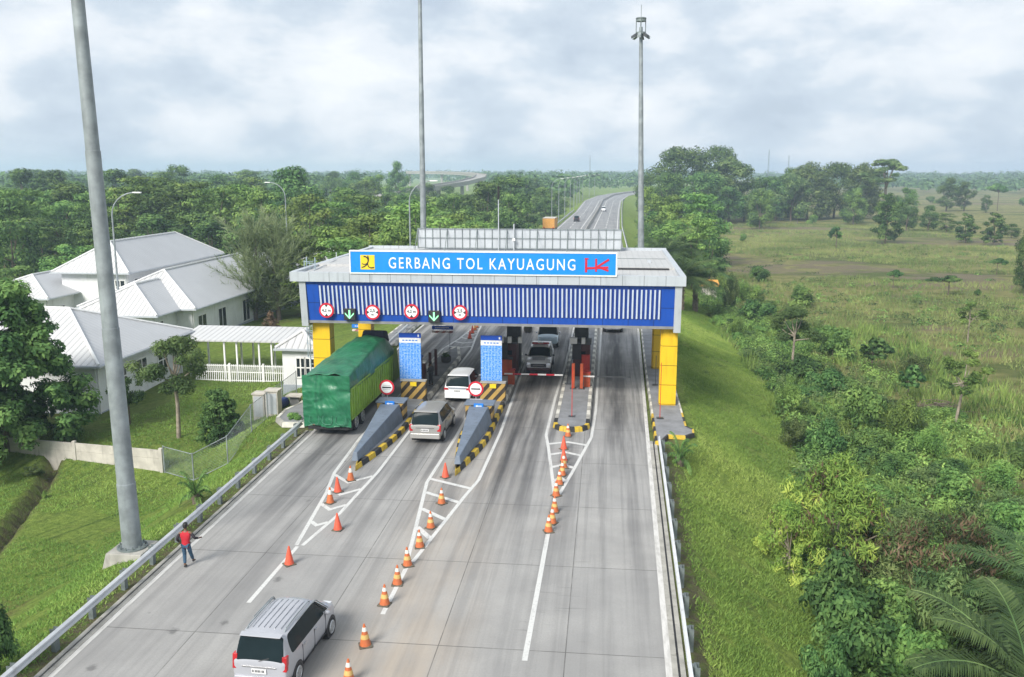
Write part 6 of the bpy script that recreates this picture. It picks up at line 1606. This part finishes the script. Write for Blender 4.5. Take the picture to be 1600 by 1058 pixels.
T['round2'] = tree_proto('broadleaf_tree', 'tree', 'broad tree', 'round', 14, 6, 6600, .6, 'deep', seed=22, flat=.8)
T['tall'] = tree_proto('forest_tree', 'tree', 'tall tree', 'tall', 16, 5.2, 6200, .6, 'deep', seed=23)
T['layer'] = tree_proto('layered_tree', 'tree', 'layered tree', 'layered', 13, 6, 6000, .55, 'light', seed=24, flat=.33, up=1.1)
T['layer2'] = tree_proto('layered_tree', 'tree', 'layered tree', 'layered', 13, 5.5, 5400, .55, 'mid', seed=25, flat=.36, up=1.0)
T['big'] = tree_proto('giant_tree', 'tree', 'giant tree', 'round', 26, 12, 11000, .95, 'deep', seed=26, flat=.8)
T['bigo'] = tree_proto('giant_tree', 'tree', 'giant olive tree', 'round', 24, 11, 11000, .95, 'olive', seed=27, flat=.8)
T['emerg'] = tree_proto('open_tall_tree', 'tree', 'tall open-crowned tree rising above the right woods', 'sparse', 30, 9, 5200, .9, 'olive', BARKP, seed=28, flat=.55, up=.8)
T['flat'] = tree_proto('umbrella_tree', 'tree', 'flat tree', 'flat', 4, 3, 3600, .32, 'deep', seed=31, flat=.35, up=1.1, limbs=10)
T['field'] = tree_proto('field_tree', 'tree', 'tree in field', 'layered', 8, 3.4, 5600, .42, 'deep', seed=32, flat=.5, up=.8)
T['bush'] = tree_proto('wild_bush', 'shrub', 'bush', 'bush', 2.4, 1.8, 3600, .2, 'mid', seed=41, trunk_r=.04)
T['bushd'] = tree_proto('wild_bush', 'shrub', 'bush', 'bush', 2.4, 1.8, 3600, .21, 'deep', seed=42, trunk_r=.04)
T['bushl'] = tree_proto('wild_bush', 'shrub', 'bush', 'bush', 2.2, 1.8, 4200, .17, 'light', seed=43, trunk_r=.03, asp=.3)
T['busho'] = tree_proto('wild_bush', 'shrub', 'bush', 'bush', 2.4, 1.8, 3800, .18, 'olive', seed=44, trunk_r=.03, asp=.35)
T['ylw'] = tree_proto('pod_tree', 'tree', 'yellow', 'full', 5, 3, 12000, .27, 'yellow', BARKP, seed=45, asp=.22, droop=.7, extra=('pods', 'brown', 900, .24, .3, 1.2, .3))
T['brn'] = tree_proto('pod_tree', 'tree', 'brown', 'full', 5, 3, 11000, .22, 'olive', BARKP, seed=46, asp=.25, droop=.6, extra=('pods', 'brown', 3200, .26, .28, 1.3, .45))
T['bigleaf'] = tree_proto('big_leaf_tree', 'tree', 'tree', 'sparse', 5, 2, 700, .55, 'deep', seed=47, asp=.6, droop=.4)
T['sap'] = tree_proto('sapling', 'tree', 'sapling', 'sparse', 5, 1.5, 1900, .24, 'light', BARKP, seed=48, asp=.4, trunk_r=.05)
T['slant'] = tree_proto('leaning_tree', 'tree', 'slim tree with a leaning pale trunk by the brush pile', 'sparse', 6.5, 1.6, 2800, .24, 'light', BARKP, seed=49, asp=.4, trunk_r=.09, lean=.12)
T['palm'] = palm_proto('oil_palm', 'oil palm', 3.2, 26, 4.6, seed=51)
T['young'] = palm_proto('young_palm', 'young palm', .3, 12, 1.5, seed=52, lw=.05, lpairs=20, leaf='mid')
T['bigpalm'] = palm_proto('oil_palm', 'large oil palm with arching fronds in the bottom right corner', 2.4, 30, 5.2, seed=53, lw=.085, lpairs=56)
# feathery she-oak: fine upswept twigs
def feather():
    t = thing('feathery_tree', 'tall feathery grey green tree with fine twigs in front of the long building', 'tree'); rg = np.random.default_rng(61); tr = MB(); V = []; Fs = []
    for tx in (-.9, .9): tr.tube([(tx, 0, -.4), (tx*.8, 0, 4), (tx*.6, .2, 9)], [.2, .14, .05], 8)
    tw = MB()
    for i in range(300):
        z0 = .6+7.5*rg.uniform()**1.25; az_ = rg.uniform(0, 6.283); el_ = rg.uniform(.25, 1.15)+.05*z0; L = rg.uniform(2.2, 4.8)*(1.15-z0*.045)
        tx = rg.choice([-.85, .85]); p = Vector((tx, 0, z0)); d = Vector((math.cos(az_)*math.cos(el_), math.sin(az_)*math.cos(el_), math.sin(el_)))
        e_ = p+d*L; m_ = p.lerp(e_, .5)+Vector((0, 0, .15*L*(-.6)))
        tw.tube([p, m_, e_], [.03, .018, .006], 3, caps=False)
        for k in range(46):
            f = rg.uniform(.15, 1); c = p.lerp(m_, f*2) if f < .5 else m_.lerp(e_, f*2-1)
            q = Vector(rg.normal(size=3)*.55)+d*1.0+Vector((0, 0, .25)); q.normalize(); l_ = rg.uniform(.35, .8); s_ = q.cross(Vector(rg.normal(size=3))).normalized()*.022
            k0 = len(V); V += [c-s_, c+s_, c+q*l_+s_*.4, c+q*l_-s_*.4]; Fs.append((k0, k0+1, k0+2, k0+3))
    tr.build('trunk', BARK, t); tw.build('twigs', LEAF['feather'], t); nmesh('needles', V, Fs, LEAF['feather'], parent=t)
    return t, 12.5, 4.6
T['feather'] = feather()

# --- single trees near the compound
putpx(T['neartree'], 14, 704, 438, 238, 'big dense shade tree with layered boughs at the left edge by the concrete fence')
putpx(T['yard'], 279, 684, 528, 138, rz=.4)
putpx(T['shrub'], 345, 690, 610, 66)
putpx(T['mango'], 203, 664, 590, 54, rz=1)
putpx(T['feather'], 418, 500, 300, 190, rz=.2)
putpx(T['cone'], 424, 519, 484, 44)
putpx(T['young'], 306, 786, 725, 52, 'small young palm on the slope behind the left guardrail')
putpx(T['bush'], 462, 662, 640, 34, 'small leafy bush behind the tail of the truck')
putpx(T['bushd'], -12, 1062, 935, 105, 'dark drooping shrub cut by the bottom left edge of the picture')
putpx(T['bushl'], 70, 778, 765, 16, 'tiny light bush on the grass below the concrete fence')
putpx(T['busho'], 52, 742, 722, 40, 'scrubby bush in the ditch by the concrete fence')
# --- woods left of the road
GF = 'trees of the woods left of the highway'
kinds = ['round', 'round2', 'tall', 'layer2', 'layer']
LBF = dict(round='rounded mid green tree in the woods left of the highway', round2='rounded dark tree in the woods left of the highway', tall='tall narrow dark tree in the woods left of the highway', layer2='tiered mid green tree in the woods left of the highway', layer='tiered light green tree in the woods left of the highway')
spec = [ # light green canopy behind the gate: px, py_top, Y, width m
 ('layer', 520, 352, 100, 11), ('layer', 575, 338, 112, 12), ('layer', 470, 372, 96, 9), ('layer', 690, 318, 118, 12), ('layer', 745, 322, 128, 12), ('layer', 625, 345, 106, 9), ('layer', 800, 335, 140, 11), ('layer', 850, 345, 150, 9), ('layer2', 560, 305, 160, 13), ('round2', 640, 312, 170, 11), ('layer2', 520, 312, 150, 13), ('layer', 480, 305, 140, 12), ('layer', 700, 345, 104, 9), ('layer2', 600, 330, 122, 11), ('layer', 660, 358, 98, 8), ('layer2', 740, 350, 112, 9), ('round', 790, 352, 122, 8), ('layer2', 545, 372, 92, 8),
 ('layer2', 240, 276, 165, 17), ('layer2', 195, 290, 150, 14), ('layer2', 285, 284, 160, 14), ('layer2', 330, 292, 150, 12), ('layer', 360, 290, 158, 14), ('layer', 400, 300, 150, 12), ('round2', 455, 262, 190, 15), ('layer2', 140, 300, 150, 11), ('round', 90, 310, 150, 12), ('round2', 150, 330, 130, 11), ('layer2', 60, 340, 135, 11), ('round2', 20, 325, 160, 12), ('round', 110, 378, 118, 9), ('bushL', 20, 412, 105, 9), ('layer2', 160, 358, 125, 9), ('round2', 330, 345, 135, 12), ('tall', 380, 335, 135, 9), ('tall', 300, 330, 140, 10), ('round2', 240, 335, 138, 12),
 ('round2', 845, 318, 215, 10), ('tall', 870, 308, 270, 8), ('round2', 888, 298, 330, 10), ('round', 825, 300, 210, 12), ('round', 850, 290, 300, 12), ('tall', 790, 275, 235, 15), ('round2', 760, 285, 220, 14), ('tall', 622, 252, 420, 11), ('round2', 668, 287, 390, 13), ('round', 640, 289, 400, 12), ('round2', 700, 291, 370, 12), ('tall', 610, 300, 300, 11), ('round', 700, 300, 210, 14), ('round2', 35, 265, 235, 17), ('round2', 80, 267, 245, 17), ('round2', 180, 266, 250, 18), ('tall', 275, 258, 290, 13)]
for k, px_, pyt, Y, wd in spec:
    k2 = 'round' if k == 'bushL' else k
    p = aty(px_, pyt, Y); p.x = min(p.x, xl(Y)-wd*.5-2.5); g_ = gz(p.x, Y)
    put(T[k2], (p.x, Y, g_-.2), p.z-g_, wd, LBF[k2], GF)
rgf = np.random.default_rng(77); occ = [(aty(px_, pyt, Y).x, Y) for _, px_, pyt, Y, _ in spec]
cnt = 0; tries = 0
while cnt < 165 and tries < 9000:
    tries += 1
    Y = 120+430*rgf.uniform()**1.25; x = rgf.uniform(-.72*Y, xl(Y)-8)
    if Y < 150 and -72 < x < -28: continue
    if min((x-a)**2+(Y-b_)**2 for a, b_ in occ) < (5.0+Y*.009)**2: continue
    # leave the elevated highway visible
    occ.append((x, Y)); k = kinds[int(rgf.choice(5, p=[.22, .3, .26, .15, .07]))]
    topy = 268+ (1-min(1, Y/420))*42+rgf.uniform(-6, 26)
    h = max(7, min(17.5, 14.4-(topy-268)/F*Y-gz(x, Y)))
    pxx = CX+F*(x*_cy+Y*_sy)/((-x*_sy+Y*_cy)*_cp+8*_sp)
    if 590 < pxx < 765 and Y < 620: h = min(h, (14.4-(303-268)/F*Y)-gz(x, Y)) if Y > 200 else min(h, 9)
    if pxx > 840: h = min(h, (14.4-(300-268)/F*Y)-gz(x, Y)); h = min(h, 10)
    if h < 3: continue
    put(T[k], (x, Y, gz(x, Y)-.2), h, h*rgf.uniform(.75, 1.0), LBF[k], GF); cnt += 1
# --- right side of the road
GR = 'trees along the right side of the highway'
for k, px_, pyt, Y, wd, lb in [('layer', 1022, 292, 215, 9, 'tiered light tree at the foot of the bright verge by the mast'), ('layer2', 1040, 305, 190, 10, 'tiered tree behind the right mast'), ('layer2', 1100, 302, 180, 12, 'dark tiered tree at the left end of the open field'), ('layer', 1062, 318, 165, 9, 'light green tiered tree above the palms'), ('round', 1050, 340, 150, 9, 'rounded tree between the palms right of the gate'), ('round2', 1112, 350, 150, 7, 'dark rounded tree over the small yellow hut'), ('layer', 1085, 340, 140, 8, 'low light green tree above the palm crowns'), ('round2', 1020, 330, 190, 7, 'dark tree close to the right mast'), ('round2', 1012, 275, 330, 10, 'distant rounded tree just right of the mast'),
    ('round', 1190, 292, 300, 10, 'light rounded tree at the near edge of the right woods'), ('round2', 1140, 292, 330, 14, 'dark rounded tree under the giant olive crown'), ('round2', 1165, 285, 345, 14, 'dark tree between giant crown and woods edge'), ('tall', 1235, 262, 380, 12, 'slim dark tree in the middle of the right woods'), ('round2', 1215, 282, 350, 13, 'low dark tree in the middle of the right woods')]:
    p = aty(px_, pyt, Y); g_ = gz(p.x, Y); put(T[k], (p.x, Y, g_-.2), p.z-g_, wd, lb, GR)
for px_, pyt, Y, wd, lb in [(1068, 376, 108, 8.5, 'oil palm right behind the right end of the gate roof'), (1042, 355, 135, 8.5, 'oil palm by the foot of the right mast'), (1090, 384, 112, 8, 'oil palm over the bushes at the slope top'), (1030, 340, 160, 8, 'far oil palm beside the grass verge'), (1060, 350, 140, 8, 'oil palm in the middle of the palm group')]:
    p = aty(px_, pyt, Y); g_ = gz(p.x, Y); put(T['palm'], (p.x, Y, g_-.3), p.z-g_, wd, lb, 'oil palms right of the gate')
GG = 'giant trees of the right woods'
for k, px_, pyt, Y, wd, lb in [('big', 1068, 229, 350, 29, 'giant dark dome crown just right of the mast, tallest of the woods'), ('big', 1123, 228, 385, 22, 'giant dark crown behind the olive one'), ('bigo', 1143, 246, 345, 26, 'giant olive brown crown in the right woods'), ('bigo', 1265, 254, 360, 22, 'broad olive crown right of the middle gap in the woods'), ('big', 1308, 253, 372, 20, 'dark broad crown in the right part of the woods'), ('bigo', 1348, 255, 365, 17, 'brownish dark crown next to the open tall tree'), ('emerg', 1388, 246, 350, 20, 'tall open-crowned tree rising above the right end of the woods'),
    ('big', 1045, 268, 300, 15, 'dark crown low beside the mast'), ('big', 1100, 268, 320, 20, 'dark middle crown below the two giants'), ('big', 1200, 275, 370, 20, 'dark low crown in the middle of the woods'), ('bigo', 1240, 270, 350, 16, 'olive crown in the middle of the woods')]:
    p = aty(px_, pyt, Y); g_ = gz(p.x, Y); put(T[k], (p.x, Y, g_-.3), p.z-g_, wd, lb, GG)
GX = 'single trees of the open field'
for k, px_, pyb, pyt, w_, lb in [('field', 1383, 382, 303, 50, 'tiered tree with bare foot in the middle distance of the field'), ('bigleaf', 1306, 386, 355, 28, 'dark bushy small tree left of the tiered field tree'), ('round', 1333, 352, 292, 46, 'grey green round tree at the woods edge'), ('round2', 1416, 362, 310, 36, 'dark tree right behind the tiered field tree'), ('round2', 1450, 362, 322, 34, 'first low dark tree of the field row'), ('layer2', 1478, 364, 333, 34, 'second low tree of the field row'), ('field', 1508, 380, 334, 36, 'small tiered tree on the brown strip'), ('field', 1552, 384, 333, 40, 'tiered tree at the right end of the brown strip'), ('round2', 1580, 372, 350, 30, 'low tree at the far right of the field row'),
    ('tall', 1478, 330, 278, 38, 'dark upright tree on the far field, left of a pair'), ('tall', 1506, 330, 284, 32, 'dark upright tree on the far field, right of a pair'), ('flat', 1558, 330, 284, 46, 'far umbrella tree with several thin trunks'), ('tall', 1540, 333, 305, 18, 'small dark tree by the far umbrella tree'), ('round', 1415, 345, 292, 40, 'pale round tree behind the tiered field tree'), ('bush', 1454, 318, 304, 20, 'small dark bush on the far field'), ('bush', 1598, 322, 306, 20, 'far dark bush at the right edge'),
    ('flat', 1395, 452, 420, 38, 'small umbrella tree in the near field'), ('flat', 1481, 463, 428, 64, 'wide flat topped tree in the near field'), ('flat', 1557, 430, 402, 40, 'small flat tree near the right edge'), ('bushd', 1527, 462, 450, 14, 'tiny round dark bush beside the wide flat tree'), ('tall', 1600, 462, 358, 40, 'tall dark tree cut by the right edge'),
    ('sap', 1512, 535, 472, 56, 'yellow green sapling with bushy foot in the field'), ('slant', 1490, 668, 545, 76, 'slim tree with a leaning pale trunk by the brush pile'), ('bigleaf', 1246, 350, 328, 22, 'round dark bush at the far edge of the field'), ('bush', 1270, 350, 332, 22, 'round bush right of the dark one at the far edge of the field'), ('bush', 1162, 378, 362, 16, 'tiny bush alone in the left of the field'), ('field', 1190, 350, 300, 46, 'bushy tree standing before the woods'), ('bushd', 1187, 440, 411, 42, 'dark bush at the left of the field behind the gate'), ('bush', 1240, 342, 322, 30, 'low bush at the far field edge')]:
    putpx(T[k], px_, pyb, pyt, w_, lb, GX)
# --- undergrowth at the foot of the right slope
GB = 'wild bushes at the foot of the right slope'
for k, px_, pyb, pyt, w_, lb in [('bushl', 1120, 462, 420, 40, 'olive weeds at the corner of the gate roof'), ('busho', 1140, 490, 412, 34, 'tall brownish weed clump right of the gate roof'), ('bushd', 1180, 500, 462, 66, 'dark broad bush right of the gate'), ('bush', 1247, 478, 440, 66, 'dense bush at the edge of the field'), ('bushl', 1165, 470, 430, 60, 'light weeds between two dark bushes'), ('bushl', 1150, 530, 488, 50, 'light green weeds on the slope foot'),
    ('yard', 1238, 590, 480, 96, 'open tree with thin trunk in the undergrowth'), ('bushd', 1250, 600, 548, 92, 'dark bush under the open tree'), ('bush', 1300, 560, 500, 80, 'broad weed bush behind the open tree'), ('bigleaf', 1362, 582, 530, 60, 'big leaved tree with dark trunk'), ('bushd', 1290, 618, 570, 80, 'dark low bush in the middle of the undergrowth'), ('busho', 1430, 590, 548, 66, 'grey green bush above the brush pile'), ('bigleaf', 1418, 630, 572, 46, 'broad leaved plant left of the brush pile'), ('bushl', 1235, 650, 588, 64, 'yellowish weeds on the slope foot below the dark bush'), ('bush', 1345, 680, 588, 92, 'tall leafy weeds in the centre of the undergrowth'), ('bushl', 1400, 690, 600, 80, 'light tall weeds left of the leaning tree'),
    ('bushd', 1290, 720, 648, 80, 'dark bush below the leafy weeds'), ('bush', 1360, 720, 660, 88, 'mid green bush above the yellow tree'), ('bushl', 1450, 720, 650, 80, 'light weeds right of the leafy ones'), ('busho', 1235, 700, 640, 56, 'olive bush on the lower slope'), ('bushd', 1360, 745, 690, 90, 'dark bush behind the yellow pod tree'), ('bush', 1480, 790, 720, 110, 'spreading bush right of the pod trees'), ('bushl', 1560, 770, 705, 110, 'light weeds on the right field edge'), ('bush', 1540, 720, 690, 80, 'low green bush on the field'),
    ('ylw', 1300, 900, 708, 230, 'yellow green pod tree in the lower right undergrowth'), ('ylw', 1232, 890, 772, 130, 'light green pod tree beside the mown slope'), ('brn', 1455, 960, 770, 250, 'brown podded tree in the lower right undergrowth'), ('brn', 1350, 920, 790, 150, 'olive podded tree between the yellow and the brown one'), ('bushd', 1310, 985, 850, 150, 'dark bush below the yellow pod tree'), ('bushd', 1330, 1050, 910, 160, 'dark bush at the bottom of the slope'), ('bush', 1400, 1020, 890, 150, 'green bush under the brown podded tree'), ('busho', 1470, 1010, 850, 150, 'twiggy olive bush under the brown podded tree'), ('bushd', 1540, 900, 800, 110, 'dark bush right of the brown podded tree'), ('bush', 1575, 860, 770, 110, 'green bush at the right edge above the palm'), ('bushl', 1590, 960, 850, 110, 'light bush at the right edge beside the palm'), ('bush', 1420, 1100, 960, 150, 'green bush left of the big palm'), ('bushd', 1290, 1085, 985, 90, 'low dark bush at the bottom edge'), ('busho', 1540, 1040, 930, 130, 'olive bush behind the big palm')]:
    putpx(T[k], px_, pyb, pyt, w_, lb, GB)
putpx(T['young'], 1063, 728, 668, 50, 'young palm beside the right guardrail end')
putpx(T['bigpalm'], 1606, 1195, 935, 390, rz=.6)
putpx(T['palm'], 1640, 1030, 840, 300, 'oil palm at the right edge above the corner palm', 'oil palms right of the gate')
# more nameless bushes along the slope foot
rgb = np.random.default_rng(5)
for i in range(190):
    Y = 34+100*rgb.uniform()**1.2; x = xr(Y)+(8.5 if Y < 48 else 11.5)+rgb.uniform(0, 1)**1.5*(12 if Y < 70 else 9)+rgb.normal()*.6
    k = ['bush', 'bushd', 'bushl', 'busho'][int(rgb.choice(4, p=[.3, .12, .38, .2]))]; h = rgb.uniform(.7, 1.9)
    put(T[k], (x, Y, gz(x, Y)-.1), h, h*rgb.uniform(1.2, 2.2), {'bush': 'green wild bush in the strip between slope and field', 'bushd': 'dark wild bush in the strip between slope and field', 'bushl': 'light leafy weed bush in the strip between slope and field', 'busho': 'olive twiggy bush in the strip between slope and field'}[k], 'wild bushes in the strip between slope and field')
# leafy ground cover between slope and field: one continuous mass per kind
def cover(name, leaf, n_c, seed, L, hmax, label):
    rg = np.random.default_rng(seed); Ps, Ns = [], []
    k = 0
    while k < n_c:
        Y = 26+110*rg.uniform()**1.35; foot = (7.6 if Y < 45 else 7.6+3.2*min(1, (Y-45)/25)); wd = 13 if Y < 75 else max(4, 13-(Y-75)*.16)
        x = xr(Y)+foot+3.2*(float(vnoise(Y, 3, 6, 31))-.45)+1.2*(float(vnoise(Y, 9, 2, 32))-.5)+wd*rg.uniform()**1.25
        if vnoise(x, Y, 5, seed) < .30+.035*(x-xr(Y)-foot): continue
        h = hmax*rg.uniform(.35, 1)*(.55+.9*float(vnoise(x, Y, 9, seed+3))); r_ = rg.uniform(.5, 1.3)
        per = 150; d = rg.normal(size=(per, 3)); d /= np.linalg.norm(d, axis=1, keepdims=True); d[:, 2] = np.abs(d[:, 2])
        Ps.append(np.array([x, Y, gz(x, Y)-.05])+d*np.array([r_, r_, h])*(rg.uniform(.3, 1, (per, 1))**.5)); q = d+rg.normal(size=(per, 3))*.35; q[:, 2] += .5; Ns.append(q); k += 1
    V, Fq = leaf_cloud(rg, np.vstack(Ps), np.vstack(Ns), L, .42, .25)
    return tag(nmesh(name, V, Fq, LEAF[leaf]), label, kind='stuff')
cover('undergrowth', 'mid', 520, 21, .26, 1.7, 'tangled mid green undergrowth at the slope foot')
cover('undergrowth', 'light', 560, 22, .24, 1.5, 'tangled light green undergrowth at the slope foot')
cover('undergrowth', 'olive', 360, 23, .22, 1.6, 'tangled olive undergrowth at the slope foot')
def weeds(name, leaf, n_c, seed, label):
    rg = np.random.default_rng(seed); Ps, Ns = [], []; k = 0
    while k < n_c:
        Y = 55+230*rg.uniform()**1.3; x = rg.uniform(xr(Y)+16, .5*Y+26)
        if vnoise(x/2.2, Y, 11, seed) < .5: continue
        h = rg.uniform(.3, .9); r_ = rg.uniform(.5, 1.6); per = 46; d = rg.normal(size=(per, 3)); d /= np.linalg.norm(d, axis=1, keepdims=True); d[:, 2] = np.abs(d[:, 2])
        Ps.append(np.array([x, Y, gz(x, Y)])+d*np.array([r_*1.3, r_, h])*(rg.uniform(.2, 1, (per, 1))**.5)); q = d+rg.normal(size=(per, 3))*.4; q[:, 2] += .5; Ns.append(q); k += 1
    V, Fq = leaf_cloud(rg, np.vstack(Ps), np.vstack(Ns), .36, .4, .2)
    return tag(nmesh(name, V, Fq, LEAF[leaf]), label, kind='stuff')
weeds('field_weeds', 'mid', 300, 31, 'low mid green weeds scattered over the field')
weeds('field_weeds', 'olive', 380, 32, 'low olive weeds scattered over the field')
# brush pile
p = gat(1455, 648); bp = MB()
for i in range(130):
    a = rgb.uniform(0, 6.28); L = rgb.uniform(.6, 2.2); c = Vector((rgb.normal()*1.3, rgb.normal()*.8, abs(rgb.normal())*.35)); d = Vector((math.cos(a), math.sin(a), rgb.uniform(-.15, .25)))*L/2
    bp.tube([c-d, c+Vector((0, 0, .08)), c+d], [.035, .03, .012], 4)
bo = bp.build('brush_pile', mat('dead_wood', (.14, .11, .085), .9, var=.4, scale=3), loc=tuple(p)); tag(bo, 'heap of dead grey branches beside the leaning tree', 'brush pile')
p = aty(1110, 388, 128); t = thing('yellow_hut', 'small yellow roofed hut among the bushes right of the palms', 'hut', (p.x, p.y, gz(p.x, p.y)))
MB().box(-1, 1, -1, 1, -.2, 2.4).build('wall', CONCW, t); MB().hexa([(-1.4, -1.3, 2.403), (1.4, -1.3, 2.403), (1.4, 1.3, 2.403), (-1.4, 1.3, 2.403), (-1.2, -.1, 3.2), (1.2, -.1, 3.2), (1.2, .1, 3.2), (-1.2, .1, 3.2)]).build('roof', ORANGE, t)
# far forest: one mass
def far_forest(name, pts, hmean, L, per, leaf, seed):
    rg = np.random.default_rng(seed); Ps, Ns = [], []
    for x, y, s in pts:
        h = hmean*s; C = np.array([x, y, gz(x, y)+h*.55]); d = rg.normal(size=(per, 3)); d /= np.linalg.norm(d, axis=1, keepdims=True); d[:, 2] = np.abs(d[:, 2])*1.1-.25
        Ps.append(C+d*np.array([h*.5, h*.5, h*.45])*rg.uniform(.6, 1.05, (per, 1))); n_ = d+rg.normal(size=(per, 3))*.4; n_[:, 2] += .6; Ns.append(n_)
    V, Fq = leaf_cloud(rg, np.vstack(Ps), np.vstack(Ns), L, .6)
    return tag(nmesh(name, V, Fq, LEAF[leaf]), 'hazy far woods along the horizon', kind='stuff')
rgs = np.random.default_rng(9); pts = []
while len(pts) < 2300:
    Y = 430+rgs.uniform()**1.6*2300; x = rgs.uniform(-.75*Y, .62*Y)
    if x > xr(min(Y, 860))+8 and Y < 1050+150*math.sin(x*.006): continue
    if xl(min(Y, 860))-7 < x < xr(min(Y, 860))+8 and Y < 900: continue
    pxx = CX+F*(x*_cy+Y*_sy)/(Y*_cy-x*_sy)
    if 585 < pxx < 770 and Y < 900: continue
    pts.append((x, Y, rgs.uniform(.7, 1.25)*(1.15 if Y > 900 else .95)))
for i in range(620):
    Y = rgs.uniform(720, 1250); pts.append((rgs.uniform(.16, .66)*Y, Y, rgs.uniform(.45, 1.0)))
far_forest('far_woods', pts, 15, 3.0, 60, 'far', 1)
# grass blades
def blades(name, pts_xy, n_blade, hmin, hmax, w_, m, seed, lean=.5):
    rg = np.random.default_rng(seed); P = np.repeat(pts_xy, n_blade, 0); n_ = len(P); P = P+rg.normal(size=(n_, 2))*.10
    z = ground(P[:, 0], P[:, 1])-.02; B = np.column_stack([P, z]); a = rg.uniform(0, 6.283, n_); h = rg.uniform(hmin, hmax, n_)
    s = np.column_stack([np.cos(a), np.sin(a), np.zeros(n_)])*w_*rg.uniform(.6, 1.4, n_)[:, None]; b_ = rg.uniform(0, 6.283, n_); l_ = lean*h*rg.uniform(.3, 1.2, n_)
    T_ = B+np.column_stack([np.cos(b_)*l_, np.sin(b_)*l_, h])
    V = np.stack([B-s, B+s, T_], 1).reshape(-1, 3)
    return tag(nmesh(name, V, np.arange(3*n_).reshape(-1, 3), m), kind='stuff')
rg = np.random.default_rng(3)
def sample(n_, x0, x1, y0, y1, cond, pw=1.):
    x = rg.uniform(x0, x1, n_); y = y0+(y1-y0)*rg.uniform(0, 1, n_)**pw; k = cond(x, y); return np.column_stack([x[k], y[k]])
nearfoot = lambda x, y: np.where(y < 48, 9.5, 12.5)
S = sample(120000, 2.6, 17, 18, 125, lambda x, y: (x > lerp(XR, y)+1.15+1.6*((y > 46.5) & (y < 86))) & (x < lerp(XR, y)+nearfoot(x, y)) & (vnoise(x, y, .8, 4) > .22), 1.5)
blades('slope_grass', S, 4, .05, .17, .024, GRASS_M, 1, 1.0)
S = sample(60000, -40, -16.6, 17, 64, lambda x, y: (x < lerp(XL, y)-.75-2.2*((y > 46.5))) & (ditch_d(x, y) > .7) & ~((x < -32) & (y > 52)) & (vnoise(x, y, 2.2, 5) > .25), 1.4)
blades('verge_grass', S, 4, .05, .15, .022, GRASS_M, 2, 1.0)
S = sample(90000, 10, 110, 26, 330, lambda x, y: (x > lerp(XR, y)+10) & (x < .5*y+26) & (vnoise(x, y, 6, 6)+.6*vnoise(x, y, 1.7, 7) > .55) & (np.maximum.reduce([1.15-np.hypot((x-a)/c, (y-b_)/d_) for a, b_, c, d_ in BROWN]) < .35*vnoise(x, y, 5, 11)+.05), 1.7)
blades('field_grass', S, 3, .25, .8, .05, FIELD_M, 3, .6)
S = sample(9000, 9, 34, 26, 110, lambda x, y: (x > lerp(XR, y)+9.3) & (x < .25*y+22) & (vnoise(x, y, 4, 8) > .5), 1.5)
blades('tall_weeds', S, 4, .5, 1.3, .05, LEAF['light'], 4, .5)
# any prototype that was never placed must not stay at the origin
for o in list(bpy.data.objects):
    if o.parent is None and o.type in ('EMPTY', 'MESH') and o.get('label') in ('x', 'broad tree', 'tall tree', 'layered tree', 'giant tree', 'giant olive tree', 'flat tree', 'tree in field', 'bush', 'yellow', 'brown', 'tree', 'sapling', 'oil palm', 'young palm'):
        print('unplaced or unlabelled', o.name, o.get('label'), tuple(o.location))
print('objects', len(bpy.data.objects))
